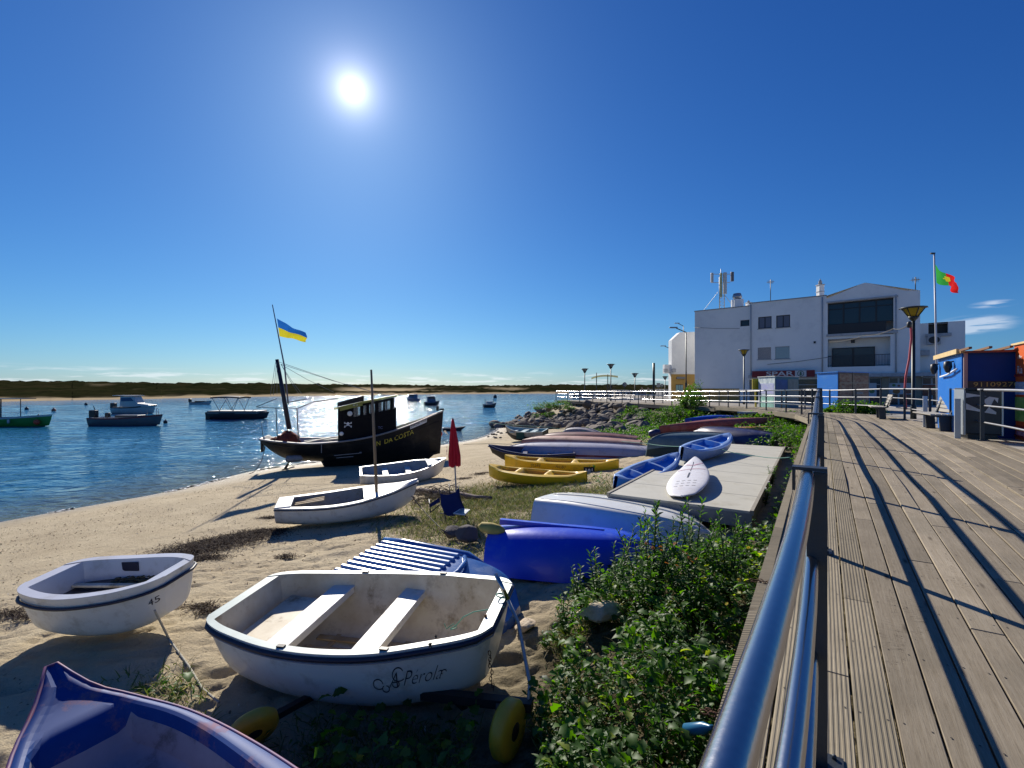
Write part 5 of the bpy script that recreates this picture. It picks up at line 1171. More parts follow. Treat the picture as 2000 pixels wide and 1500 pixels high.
def ex_dark(th, L, W, H):
    outboard(th, -.1, .75, 1.5); outboard(th, L*.20, H-.1, .9)
    MB().box((L*.55, 0, H+.1), (L*.35, W*.5, .25)).build('seat_box', DKH, th, bevel=.05)
    MB().tube([(L*.86, -W*.2, H+.1), (L*.86, -W*.2, H+.85), (L*.98, 0, H+.85), (L*.98, 0, H+.2)], .03, 6).tube([(L*.90, W*.2, H+.1), (L*.90, W*.2, H+.8)], .03, 6).build('bow_rail', GALV, th)
    MB().bar((L*.05, 0, H), (L*-.02, 0, H+1.1), .05, .05).build('staff', OUT, th)
afloat('motorboat', 'long low dark motorboat with a red line and outboard, moored before the cabin cruiser', 185, 312, 832, 2.2, .95, [mat('grey_motorboat_hull', (.13, .13, .14), .45, var=.6, vscale=1), BWH, mat('dull_red_line', (.25, .04, .04), .5)], extra=ex_dark)
def ex_cab(th, L, W, H):
    MB().prism([(L*.22, H), (L*.24, H+1.5), (L*.56, H+1.55), (L*.66, H+.55), (L*.98, H+.30), (L*.98, H)], -W*.36, W*.36, ax='y').build('cabin', BWH, th, bevel=.06)
    MB().prism([(L*.27, H+.8), (L*.27, H+1.3), (L*.52, H+1.35), (L*.60, H+.85)], -W*.37, W*.37, ax='y').build('window_band', BLH, th)
    MB().box((L*.34, 0, H+1.62), (L*.55, W*.85, .08)).build('roof', BWH, th); outboard(th, -.3, .7, 1.6)
    MB().tube([(L*.7, -W*.35, H+.2), (L*.7, -W*.35, H+.8), (L*.99, 0, H+.9), (L*.99, 0, H+.3)], .03, 6).build('bow_rail', GALV, th)
afloat('cabin_cruiser', 'white cabin cruiser with a raised outboard, moored at the left', 226, 300, 808, 2.3, 1.1, [BWH, BWH, DKH], extra=ex_cab)
afloat('motorboat', 'small low white motorboat far off against the sandbank', 373, 411, 790, 1.7, .7, [BWH, DKH, DKH], extra=lambda th, L, W, H: (outboard(th, -.2, .6, 1.3), MB().box((L*.45, 0, H+.1), (L*.4, .7, .3)).build('seat_box', DKH, th)))
def ex_pon(th, L, W, H):
    MB().box((L*.48, 0, H+.02), (L*.86, W*.98, .35)).build('side_panels', mat('pontoon_side', (.16, .15, .15), .5, var=.4), th, bevel=.03)
    rows = [[(L*(.10+.52*i/8), y, H+1.85+.10*math.sin(math.pi*i/8)-.06*abs(y)) for y in np.linspace(-W*.45, W*.45, 5)] for i in range(9)]
    MB().grid(rows).grid([[(x, y, z-.16) for x, y, z in r] for r in rows]).grid([rows_[0] for rows_ in ()] or [[rows[i][0] for i in range(9)], [(rows[i][0][0], rows[i][0][1], rows[i][0][2]-.16) for i in range(9)]]).grid([[rows[i][-1] for i in range(9)], [(rows[i][-1][0], rows[i][-1][1], rows[i][-1][2]-.16) for i in range(9)]]).build('bimini_canopy', BIM, th)
    for y in (-W*.44, W*.44):
        for x0_, x1_ in ((.12, .26), (.40, .26), (.38, .50), (.60, .50)): MB().tube([(L*x0_, y, H+1.82), (L*x1_, y, H+.2)], .03, 6).build('canopy_strut', GALV, th)
    MB().tube([(L*.82, -W*.4, H+.2), (L*1.0, -W*.3, H+.7), (L*1.04, 0, H+.7)], .03, 6).build('front_rail', GALV, th)
    MB().box((L*.04, 0, .55), (.5, W*.8, .9)).build('stern_box', OUT, th)
afloat('pontoon_boat', 'grey pontoon tour boat with a dark bimini canopy, left of the black fishing boat', 412, 521, 819, 2.6, .95, [DKH, BWH, DKH], extra=ex_pon, bowrise=.05)
def ex_cab2(c_):
    def f(th, L, W, H):
        MB().prism([(L*.2, H), (L*.22, H+1.2), (L*.70, H+1.2), (L*.80, H)], -W*.4, W*.4, ax='y').build('cabin', c_, th, bevel=.08)
        MB().prism([(L*.24, H+.6), (L*.24, H+1.05), (L*.68, H+1.05), (L*.74, H+.6)], -W*.41, W*.41, ax='y').build('window_band', DKH, th)
        MB().tube([(L*.4, 0, H+1.2), (L*.4, 0, H+1.8)], .03, 5).build('aerial', DKH, th)
    return f
afloat('cabin_boat', 'small blue cabin boat, left of the two beyond the wheelhouse', 796, 817, 784, 1.9, .9, [BLH, BLH, BWH], bow=-1, extra=ex_cab2(BLH), depth=1.5)
afloat('cabin_boat', 'small dark blue cabin boat, right of the two beyond the bow', 829, 856, 792, 1.9, .9, [DKH, BLH, BLH], extra=ex_cab2(BLH), depth=1.0)
afloat('cabin_boat', 'little white boat with two posts, alone in mid channel', 944, 967, 796, 1.5, .8, [DKH, BWH, BWH], extra=lambda th, L, W, H: (MB().box((L*.5, 0, H+.25), (L*.5, W*.6, .5)).build('cabin', BWH, th), MB().tube([(L*.15, 0, H), (L*.15, 0, H+.9)], .05, 5).build('post', DKH, th), MB().tube([(L*.85, 0, H), (L*.85, 0, H+.9)], .05, 5).build('post', DKH, th)), depth=.6)
afloat('skiff', 'small dark open skiff floating just beyond the bow of the black boat', 864, 903, 842, 1.0, .42, [DKH, BLH, DKH], depth=.3, bowrise=.1)
afloat('boat', 'white boat drawn up on the far sandbank', 390, 427, 773, 2.0, .7, [BWH, DKH, BWH], group=None).location.z += .9
for nm, px, py, r_, c_, lb in (('buoy', 105, 800, .30, (.45, .12, .08), 'pinkish mooring buoy behind the green boat'), ('buoy', 52, 797, .28, (.03, .03, .04), 'small dark buoy above the green canopy boat'), ('buoy', 168, 788, .3, (.03, .03, .04), 'small dark buoy left of the cabin cruiser'), ('buoy', 323, 823, .2, (.02, .02, .03), 'tiny dark buoy right of the dark motorboat'), ('buoy', 967, 774, .7, (.03, .03, .04), 'distant dark marker buoy in the far channel'), ('buoy', 75, 812, .22, (.04, .04, .05), 'little dark float nearest the green boat')):
    D = wd(py+3); p = P(px, py, D); o = MB().lathe([(.02, -r_), (r_*.8, -r_*.6), (r_, 0), (r_*.75, r_*.6), (r_*.2, r_), (r_*.15, r_*1.5)], n=12).build('buoy', mat('buoy_%d' % px, c_, .5)); o.location = (p.x, p.y, WZ+r_*.5); tag(o, lb, 'buoy')
o = MB().lathe([(.02, -.16), (.12, -.12), (.16, 0), (.12, .12), (.02, .16)], n=14).build('float', mat('orange_float', (.75, .10, .02), .5)); o.location = P(858, 847, 22.7); tag(o, 'bright orange float hanging by the bow of the black fishing boat', 'float')
MB().add([P(866, 842, 23.5), P(876, 850, 23.5), P(870, 840, 23.6)], [(0, 1, 2)]).build('pennant', cloth('pale_pennant', (.6, .5, .35))); tag(bpy.data.objects['pennant'], 'small pale pennant beside the orange float', 'pennant')
# ------------------------------------------------------------------ buildings
WALL = mat('white_render_wall', (.86, .85, .81), .85, var=.35, vscale=.5, col2=(.62, .62, .62), bump=.05, bscale=15, dirt=((.5, .5, .5), .22, .9))
WALL2 = mat('white_render_wall_b', (.85, .84, .80), .85, var=.35, vscale=.4, col2=(.60, .60, .60), dirt=((.5, .5, .5), .25, .7)); OCH = mat('ochre_render', (.50, .30, .08), .85, var=.4, vscale=1)
ROOFT = mat('grey_coping', (.30, .30, .31), .8, var=.4); DWIN = mat('dark_window_glass', (.02, .025, .03), .12, var=.3, vscale=2, spec=.6); DFR = mat('dark_window_frame', (.02, .02, .022), .45); SHUT = mat('grey_shutter', (.22, .24, .27), .6, var=.2, bump=.0)
BEIGE = mat('beige_pillar', (.30, .25, .18), .8, var=.4); CONC = mat('concrete_band', (.46, .46, .46), .85, var=.4, dirt=((.2, .2, .19), .4, 1.5))
FA = Vector((19.7, 51, 0)); FU = Vector((.7751, -.6318, 0)); FN = Vector((-.6318, -.7751, 0))
def ff(px):
    k = (px-1000)/F; return (k*FA.y-FA.x)/(FU.x-k*FU.y)
def fpt(f, z, out=0): v = FA+FU*f+FN*out; return (v.x, v.y, z)
def fz(px, py): f = ff(px); D = (FA+FU*f).y; return EYE-(py-HZ)/F*D
def rect(px0, py0, px1, py1):
    f0, f1 = ff(px0), ff(px1); return (f0, f1, fz((px0+px1)/2, py1), fz((px0+px1)/2, py0))
def wall_holes(mb, f0, f1, z0, z1, holes, out=0, depth=.18, mi=0, ztop=None):
    fs = sorted({f0, f1, *[h[0] for h in holes], *[h[1] for h in holes]}); zs = sorted({z0, z1, *[h[2] for h in holes], *[h[3] for h in holes]})
    for a, b_ in zip(fs, fs[1:]):
        for c_, d_ in zip(zs, zs[1:]):
            m_, n_ = (a+b_)/2, (c_+d_)/2
            if any(h[0] < m_ < h[1] and h[2] < n_ < h[3] for h in holes): continue
            mb.add([fpt(a, c_, out), fpt(b_, c_, out), fpt(b_, d_, out), fpt(a, d_, out)], [(0, 1, 2, 3)], mi)
    for h in holes:
        a, b_, c_, d_ = h[:4]; dp = h[4] if len(h) > 4 else depth
        for p, q in (((a, c_), (b_, c_)), ((b_, c_), (b_, d_)), ((b_, d_), (a, d_)), ((a, d_), (a, c_))):
            mb.add([fpt(*p, out), fpt(*q, out), fpt(*q, out-dp), fpt(*p, out-dp)], [(0, 1, 2, 3)], mi)
def fbox(mb, f0, f1, z0, z1, o0, o1, mi=0):
    V = [fpt(f, z, o) for f in (f0, f1) for z in (z0, z1) for o in (o0, o1)]
    return mb.add(V, [(0,1,3,2),(4,6,7,5),(0,4,5,1),(2,3,7,6),(0,2,6,4),(1,5,7,3)], mi)
def window(par, h, out, panes=2, glass=None, fr=.07, mull_h=None, blind=False):
    a, b_, c_, d_ = h[:4]; mb = MB(); o0, o1 = out-.14, out-.06
    for q in ((a, b_, c_, c_+fr), (a, b_, d_-fr, d_), (a, a+fr, c_+fr, d_-fr), (b_-fr, b_, c_+fr, d_-fr)): fbox(mb, *q, o0, o1)
    for i in range(1, panes): x = a+(b_-a)*i/panes; fbox(mb, x-fr/2, x+fr/2, c_+fr, d_-fr, o0, o1-.005)
    if mull_h: z_ = c_+(d_-c_)*mull_h; fbox(mb, a+fr, b_-fr, z_-fr/2, z_+fr/2, o0, o1-.01)
    w_ = mb.build('window', DFR, par)
    for i in range(panes):
        x0_ = a+(b_-a)*i/panes; x1_ = a+(b_-a)*(i+1)/panes; g = MB(); fbox(g, x0_+.02, x1_-.02, c_+.02, d_-.02, out-.13, out-.11); g.build('pane', glass or DWIN, w_)
    return w_
bl = thing('apartment_building', 'white three storey building with dark glazed balconies and a supermarket on its ground floor', 'building')
fL, fM, fR, fE = ff(1357), ff(1465), ff(1615), ff(1797)
GZ_ = -.3; zt0 = 9.48
# left blind wing
hw1 = rect(1446, 625, 1464, 637)
mb = MB(); wall_holes(mb, fL, fM, GZ_, 9.5, [hw1]); mb.add([fpt(fL, GZ_), fpt(fL, 9.5), fpt(fL, 9.5, -12), fpt(fL, GZ_, -12)], [(0,1,2,3)]); mb.add([fpt(fL, 9.5), fpt(fM, 9.5), fpt(fM, 9.5, -12), fpt(fL, 9.5, -12)], [(0,1,2,3)]); mb.build('left_wall', WALL2, bl)
mb = MB(); fbox(mb, fL-.06, fM, 9.5, 9.58, -.4, .06); mb.build('coping', ROOFT, bl); window(bl, hw1, 0, 1)
mb = MB(); fbox(mb, fL, fM-1.0, GZ_, fz(1400, 757)-.1, .0, .05); mb.build('ochre_plinth', OCH, bl)
# middle wing, proud by a little
o_ = .25; hs_w = [rect(1482, 619, 1508, 642), rect(1517, 616, 1544, 640), rect(1481, 679, 1507, 702), rect(1515, 677, 1543, 701)]
mb = MB(); zc = fz(1560, 741); wall_holes(mb, fM, fR, zc, 9.72, hs_w, o_); mb.add([fpt(fM, GZ_, o_), fpt(fM, 9.72, o_), fpt(fM, 9.72, -12), fpt(fM, GZ_, -12)], [(0,1,2,3)]); mb.add([fpt(fM, 9.72, o_), fpt(fR, 9.72, o_), fpt(fR, 9.72, -12), fpt(fM, 9.72, -12)], [(0,1,2,3)]); mb.build('middle_wall', WALL, bl)
mb = MB(); fbox(mb, fM-.05, fR, 9.72, 9.80, -.4, o_+.06); mb.build('coping', ROOFT, bl)
for h in hs_w[:2]: window(bl, h, o_, 2, mat('shutter_slats', (.13, .15, .20), .5))
for h in hs_w[2:]:
    g = MB(); n_ = 14
    for i in range(n_): z_ = h[2]+(h[3]-h[2])*i/n_; fbox(g, h[0], h[1], z_+.004, z_+(h[3]-h[2])/n_-.006, o_-.10, o_-.06)
    g.build('roller_shutter', SHUT, bl)
mb = MB(); fbox(mb, ff(1590), ff(1594), fz(1592, 671), fz(1592, 667), o_-.02, o_+.08); mb.build('vent', DFR, bl)
# gable wing
HL1 = (*rect(1617, 587, 1745, 650), 1.4); HL2 = (*rect(1617, 660, 1739, 716), 1.3)
zg = lambda px, py: fz(px, py)
mb = MB(); wall_holes(mb, fR, fE, zg(1700, 735), zg(1797, 568), [HL1, HL2], o_)
zE = zg(1797, 568); pk = ff(1690); mb.add([fpt(fR, zE, o_), fpt(fE, zE, o_), fpt(ff(1768), zE+.12, o_), fpt(pk, zg(1690, 553), o_), fpt(fR, zg(1615, 584)+.0, o_)], [(0,1,2,3,4)])
for a, b_ in (((fR, 9.72), (pk, zg(1690, 553))), ((pk, zg(1690, 553)), (fE, zE))): mb.add([fpt(a[0], a[1], o_), fpt(b_[0], b_[1], o_), fpt(b_[0], b_[1], -12), fpt(a[0], a[1], -12)], [(0,1,2,3)])
mb.add([fpt(fE, GZ_, o_), fpt(fE, zE, o_), fpt(fE, zE, -12), fpt(fE, GZ_, -12)], [(0,1,2,3)])
for H_ in (HL1, HL2): mb.add([fpt(H_[0], H_[2], o_-H_[4]), fpt(H_[1], H_[2], o_-H_[4]), fpt(H_[1], H_[3], o_-H_[4]), fpt(H_[0], H_[3], o_-H_[4])], [(0,1,2,3)])
mb.build('gable_wall', WALL, bl)
# upper loggia: dark glazing with mullions
a, b_, c_, d_ = HL1[:4]; gz1 = c_+(d_-c_)*.30
mb = MB(); fbox(mb, a, b_-.5, c_, gz1, o_-.3, o_-.2); mb.build('dark_parapet', DFR, bl)
for i in range(4):
    x0_ = a+(b_-a)*i/4; x1_ = a+(b_-a)*(i+1)/4; g = MB(); fr_ = .06
    fbox(g, x0_, x0_+fr_, gz1, d_, o_-.45, o_-.35); fbox(g, x1_-fr_, x1_, gz1, d_, o_-.45, o_-.35); fbox(g, x0_+fr_, x1_-fr_, d_-.12, d_, o_-.45, o_-.35); fbox(g, x0_+fr_, x1_-fr_, gz1, gz1+.08, o_-.45, o_-.35); fbox(g, x0_+fr_, x1_-fr_, gz1+(d_-gz1)*.70, gz1+(d_-gz1)*.70+.06, o_-.45, o_-.35)
    w_ = g.build('glazing_frame', DFR, bl); g = MB(); fbox(g, x0_+.03, x1_-.03, gz1+.04, d_-.05, o_-.43, o_-.41); g.build('pane', DWIN, w_)
mb = MB(); fbox(mb, fR, b_+.3, c_-.22, c_-.0, o_-.02, o_+.14); mb.build('balcony_slab', CONC, bl); mb = MB(); fbox(mb, fR, b_+.3, d_+.0, d_+.12, o_-.02, o_+.12); mb.build('lintel', CONC, bl)
a, b_, c_, d_ = HL2[:4]
for (x0_, x1_) in ((ff(1623), ff(1665)), (ff(1665), ff(1708))):
    g = MB(); fbox(g, x0_, x1_, c_, d_-.75, o_-1.25, o_-1.15); w_ = g.build('balcony_door', DFR, bl); g = MB(); fbox(g, x0_+.08, x1_-.08, c_+.1, d_-.85, o_-1.15, o_-1.13); g.build('pane', mat('dim_green_glass', (.05, .065, .07), .25), w_)
rl = MB(); fbox(rl, a, b_, c_+.98, c_+1.03, o_-.08, o_-.02); fbox(rl, a, b_, c_+.08, c_+.12, o_-.08, o_-.02)
rl.build('balcony_rail', DFR, bl); n_ = 44
for i in range(n_+1): x = a+(b_-a)*i/n_; g = MB(); fbox(g, x-.012, x+.012, c_+.12, c_+.98, o_-.06, o_-.04); g.build('baluster', DFR, bl)
mb = MB(); fbox(mb, ff(1661), ff(1669), fz(1665, 669), fz(1665, 663), o_-.9, o_-.7); mb.build('wall_lamp', DFR, bl)
# ground floor: shop front under the upper floors
zs1 = zg(1700, 735)
mb = MB(); fbox(mb, fM, fE+4.0, zs1-.05, zs1+.25, -.2, o_+.5); mb.build('canopy_band', CONC, bl)
mb = MB(); fbox(mb, fM, fE+4, GZ_, zs1-.05, -3.0, -2.9); mb.build('shop_back_wall', mat('shop_interior_wall', (.10, .09, .08), .8, var=.6, vscale=1.2), bl)
for px0, px1 in ((1722, 1736), (1788, 1800), (1466, 1474), (1600, 1610)):
    mb = MB(); fbox(mb, ff(px0), ff(px1), GZ_, zs1-.05, -.25, .22); mb.build('pillar', BEIGE, bl)
shopglass = mat('shop_glass', (.05, .055, .06), .12)
for px0, px1 in ((1697, 1721), (1736, 1755), (1755, 1787), (1801, 1820), (1820, 1850), (1540, 1600), (1480, 1540)):
    g = MB(); f0_, f1_ = ff(px0), ff(px1)
    for q in ((f0_, f1_, GZ_, GZ_+.1), (f0_, f1_, zs1-.2, zs1-.05), (f0_, f0_+.06, GZ_+.1, zs1-.2), (f1_-.06, f1_, GZ_+.1, zs1-.2), (f0_+.06, f1_-.06, 1.55, 1.62)): fbox(g, *q, -.12, -.04)
    w_ = g.build('shop_window', mat('pale_frame', (.4, .4, .4), .5), bl); g = MB(); fbox(g, f0_+.05, f1_-.05, GZ_+.05, zs1-.1, -.09, -.07); g.build('pane', shopglass, w_)
PP = [mat('poster_white', (.50, .52, .55), .5), mat('poster_red', (.30, .05, .03), .6, var=.8, vscale=4, col2=(.35, .22, .12)), mat('poster_orange', (.40, .16, .05), .6), mat('poster_green', (.12, .22, .08), .6)]
def poster_f(px0, py0, px1, py1, base, blobs, out=-.03):
    h = rect(px0, py0, px1, py1); g = MB(); fbox(g, *h, out, out+.02); o = g.build('window_poster', PP[base], bl)
    for bx, by, br, m_ in blobs:
        cx = h[0]+(h[1]-h[0])*bx; cz = h[2]+(h[3]-h[2])*by; g = MB(); g.add([fpt(cx+br*math.cos(t_), cz+br*.9*math.sin(t_), out+.024) for t_ in np.linspace(0, 2*math.pi, 13)[:-1]], [tuple(range(12))]); g.build('print', PP[m_], o)
poster_f(1726+10, 748, 1786, 770, 0, [(.3, .25, .25, 2), (.75, .3, .28, 1), (.2, .8, .12, 3), (.4, .75, .1, 1)]); poster_f(1802, 752, 1848, 772, 1, [(.3, .5, .2, 2), (.7, .4, .22, 0), (.5, .7, .14, 3)])
poster_f(1694, 748, 1712, 775, 0, [(.5, .4, .2, 3)])
# supermarket sign
SG = mat('sign_red', (.17, .006, .014), .5, var=.2, vscale=1); SW_ = mat('sign_white', (.55, .55, .55), .5); SGN = mat('sign_green', (.01, .10, .05), .5)
fs0, fs1 = ff(1473), ff(1594); zsg0, zsg1 = fz(1520, 737), fz(1520, 724.5)
sgn = thing('shop_sign', 'long red and white supermarket sign with a fir tree emblem over the shop front', 'sign')
g = MB(); fbox(g, fs0, fs1, zsg0, zsg1, o_+.55, o_+.68); g.build('sign_board', SG, sgn)
g = MB(); fbox(g, ff(1556), ff(1578), zsg0+.02, zsg1-.02, o_+.68, o_+.70); g.build('emblem_board', SW_, sgn)
Mt = Matrix((FU, Vector((0, 0, 1)), FN)).transposed().to_4x4()
def mt_at(f, z, out): return Matrix.Translation(fpt(f, z, out)) @ Mt
text_on('SPAR', .82*(zsg1-zsg0)*1.15, SW_, sgn, 'sign_lettering', M=mt_at(ff(1526), (zsg0+zsg1)/2, o_+.70) @ Matrix.Diagonal((1.75, 1, 1, 1)), offset=.012)
cx, cz, rr = ff(1567), (zsg0+zsg1)/2, (zsg1-zsg0)*.44
g = MB(); n_ = 24
for k in range(n_):
    t0, t1 = 2*math.pi*k/n_, 2*math.pi*(k+1)/n_; g.add([fpt(cx+rr*math.cos(t0), cz+rr*math.sin(t0), o_+.715), fpt(cx+rr*math.cos(t1), cz+rr*math.sin(t1), o_+.715), fpt(cx+rr*.82*math.cos(t1), cz+rr*.82*math.sin(t1), o_+.715), fpt(cx+rr*.82*math.cos(t0), cz+rr*.82*math.sin(t0), o_+.715)], [(0, 1, 2, 3)])
g.build('emblem_ring', SGN, sgn)
g = MB(); g.add([fpt(cx+x*rr, cz+y*rr, o_+.718) for x, y in ((-.62, -.55), (-.2, -.42), (-.5, -.12), (-.15, -.05), (-.32, .22), (0, .74), (.32, .22), (.15, -.05), (.5, -.12), (.2, -.42), (.62, -.55), (.1, -.48), (.1, -.7), (-.1, -.7), (-.1, -.48))], [tuple(range(15))]); g.build('tree_emblem', SGN, sgn)
for px_, z1_ in ((1468, 9.6), (1607, 9.6), (1750, 9.2)):
    g = MB(); f_ = ff(px_); g.tube([fpt(f_, zs1+.3, o_+.07), fpt(f_, z1_, o_+.07)], .05, 6); g.build('drainpipe', CONC, bl)
for (a_, b_) in (((1500, 712), (1612, 699)), ((1612, 699), (1640, 690)), ((1617, 655), (1745, 652)), ((1358, 640), (1446, 642))):
    g = MB(); g.tube([fpt(ff(a_[0]), fz(*a_), o_+.04), fpt(ff((a_[0]+b_[0])/2), fz((a_[0]+b_[0])/2, (a_[1]+b_[1])/2+1.2), o_+.04), fpt(ff(b_[0]), fz(*b_), o_+.04)], .018, 5); g.build('cable', DFR, bl)
for h in hs_w: mb = MB(); fbox(mb, h[0]-.08, h[1]+.08, h[2]-.07, h[2]-.002, o_-.02, o_+.07); mb.build('window_sill', CONC, bl)
# low block to the right
lb = thing('low_white_block', 'lower white flat roofed block joined to the right end of the three storey building', 'building')
f2, f3 = fE+.01, ff(1887); hb2 = (*rect(1814, 628, 1853, 650), .8)
mb = MB(); wall_holes(mb, f2, f3, zs1, fz(1860, 628), [hb2], -.6); mb.add([fpt(f3, GZ_, -.6), fpt(f3, fz(1860, 628), -.6), fpt(f3, fz(1860, 628), -9), fpt(f3, GZ_, -9)], [(0,1,2,3)]); mb.add([fpt(f2, fz(1860, 628), -.6), fpt(f3, fz(1860, 628), -.6), fpt(f3, fz(1860, 628), -9), fpt(f2, fz(1860, 628), -9)], [(0,1,2,3)])
mb.add([fpt(hb2[0], hb2[2], -1.4), fpt(hb2[1], hb2[2], -1.4), fpt(hb2[1], hb2[3], -1.4), fpt(hb2[0], hb2[3], -1.4)], [(0,1,2,3)], 1); mb.build('wall', [WALL, DFR], lb)
mb = MB(); fbox(mb, hb2[0]-.2, hb2[1]+.2, hb2[2]-.25, hb2[2], -.62, -.45); mb.build('balcony_slab', CONC, lb)
mb = MB(); fbox(mb, f2-.0, ff(1816), fz(1800, 694), fz(1800, 692)+.35, -.6, -.1); mb.build('ledge', CONC, lb)
g = MB(); q_ = rect(1812, 655, 1838, 672); fbox(g, q_[0], q_[1], q_[2], q_[3], -.6, -.2); acu = g.build('air_conditioner', CONC, lb); g = MB(); g.add([fpt((q_[0]+q_[1])/2+.36*math.cos(t_), (q_[2]+q_[3])/2+.3*math.sin(t_), -.19) for t_ in np.linspace(0, 6.28, 17)[:-1]], [tuple(range(16))]); g.build('fan_grille', DFR, acu)
# side building at the left end, partly ochre
sb = thing('side_building', 'narrow white building with an ochre ground floor, left of the three storey block', 'building')
Fs = Vector((20.8, 62, 0))
def sx(px, y): return (px-1000)/F*y
def sbox(mb, px0, px1, py0, py1, y0, y1, mi=0): 
    x0_, x1_ = sx(px0, y0), sx(px1, y0); z0_, z1_ = EYE-(py1-HZ)/F*y0, EYE-(py0-HZ)/F*y0
    return mb.box(((x0_+x1_)/2, (y0+y1)/2, (z0_+z1_)/2), (x1_-x0_, y1-y0, z1_-z0_), None, mi)
mb = MB(); y0 = 58.0
pts = [(sx(1312, y0), -.3), (sx(1312, y0), EYE+(757-664)/F*y0), (sx(1328, y0), EYE+(757-649)/F*y0), (sx(1362, y0), EYE+(757-648)/F*y0), (sx(1362, y0), -.3)]
mb.prism(pts, y0, y0+1.2, ax='y'); mb.build('wall', WALL2, sb)
mb = MB(); sbox(mb, 1311, 1361, 731, 790, y0-.1, y0-.01); mb.build('ochre_wall', OCH, sb)
mb = MB(); sbox(mb, 1298, 1312, 712, 729, y0+.3, y0+1); mb.build('side_annex', WALL2, sb)
for px in (1301, 1317): mb = MB(); sbox(mb, px-3.5, px+3.5, 720, 727, y0-.5, y0-.12); mb.build('air_conditioner', CONC, sb)
mb = MB(); sbox(mb, 1320, 1334, 751, 764, y0-.14, y0-.10); w_ = mb.build('window', DFR, sb)
for px in (1320.5, 1325.3, 1330): mb = MB(); sbox(mb, px, px+4, 752, 764, y0-.17, y0-.14); mb.build('pane', mat('pale_teal_glass', (.25, .4, .4), .3), w_)
mb = MB(); sbox(mb, 1322, 1338, 736, 740, y0-.3, y0-.1); mb.build('name_board', mat('grey_letters', (.2, .2, .2), .6), sb)
# roof things
def at_roof(px, out=-3): f = ff(px); v = FA+FU*f+FN*out; return v
def rz_(px, py, v): return EYE-(py-HZ)/F*v.y
cm_ = thing('antenna_mast', 'lattice roof mast with white rectangular mobile phone antennas', 'mast')
v = FA+FU*ff(1408)+FN*(-2.0); v = Vector(((1408-1000)/F*v.y, v.y, 0)); zb_, zt_ = rz_(0, 610, v), rz_(0, 531, v)
g = MB(); s_ = .26
for a, b_ in ((-s_, -s_), (s_, -s_), (0, s_)): g.tube([(v.x+a, v.y+b_, zb_), (v.x+a, v.y+b_, zt_-.6)], .045, 5)
for i in range(12): z_ = zb_+i*.35; g.bar((v.x-s_, v.y-s_, z_), (v.x+s_, v.y-s_, z_+.3), .03, .03).bar((v.x-s_, v.y-s_, z_), (v.x+s_, v.y-s_, z_), .03, .03)
g.tube([(v.x, v.y, zt_-1), (v.x, v.y, zt_+.3)], .035, 5)
g.build('lattice', mat('mast_steel', (.35, .36, .36), .5, .4), cm_)
g = MB()
for z_ in (zt_-.25, zt_-1.15): g.bar((v.x-1.1, v.y, z_), (v.x+1.0, v.y, z_), .05, .05)
g.bar((v.x-2.0, v.y, zb_), (v.x-.3, v.y, zb_+2.2), .04, .04).bar((v.x+1.8, v.y, zb_), (v.x+.3, v.y, zb_+2.0), .04, .04); g.build('struts', mat('mast_steel', (.35, .36, .36)), cm_)
for dx, w_, h_, dz_, m_ in ((-1.1, .26, 1.0, -.7, 'a'), (.28, .34, 2.3, -1.3, 'a'), (-.15, .2, 2.6, -1.5, 'b'), (1.05, .3, 1.0, -.6, 'c')):
    MB().box((v.x+dx, v.y-.35, zt_+dz_), (w_, .22, h_)).build('panel_antenna', mat('antenna_'+m_, {'a': (.5, .5, .48), 'b': (.40, .40, .20), 'c': (.10, .10, .12)}[m_], .5), cm_, bevel=.03)
def chimney(px, py0, py1, label, kind, out=-2):
    v = FA+FU*ff(px)+FN*out; v = Vector(((px-1000)/F*v.y, v.y, 0)); z0_, z1_ = rz_(0, py1, v)-.4, rz_(0, py0, v); th = thing('chimney', label, 'chimney'); H_ = z1_-z0_
    if kind == 'big':
        MB().box((v.x, v.y, z0_+H_*.30), (.95, .8, H_*.60)).build('stack', WALL, th); MB().lathe([(.35, 0), (.50, .12), (.50, .28), (.40, .55), (.28, .60)], (v.x, v.y, z0_+H_*.62), 6).build('cowl', mat('metal_cowl', (.4, .4, .42), .4, .6), th); MB().box((v.x, v.y, z0_+H_*.60+.08), (.5, .5, .2)).build('cowl_neck', DFR, th)
    else:
        MB().box((v.x, v.y, z0_+H_*.36), (.46, .46, H_*.72)).build('stack', WALL, th); MB().box((v.x, v.y, z0_+H_*.45), (.52, .52, .06)).build('ledge', CONC, th); MB().box((v.x, v.y, z0_+H_*.73), (.56, .56, .08)).build('top_ledge', CONC, th); MB().lathe([(.18, 0), (.14, H_*.10), (.16, H_*.12), (.04, H_*.2), (.03, H_*.24)], (v.x, v.y, z0_+H_*.75), 8).build('finial', CONC, th); MB().box((v.x, v.y, z0_+.35), (.5, .5, .1)).build('dark_base', DFR, th)
chimney(1440, 568, 603, 'squat white chimney with a metal cowl beside the antenna mast', 'big', -1.5); chimney(1602, 544, 583, 'slender white ornamental chimney with a pointed top, on the roof near the gable', 'slim', -1); chimney(1462, 586, 600, 'small white chimney tip just right of the squat chimney', 'slim', -6)
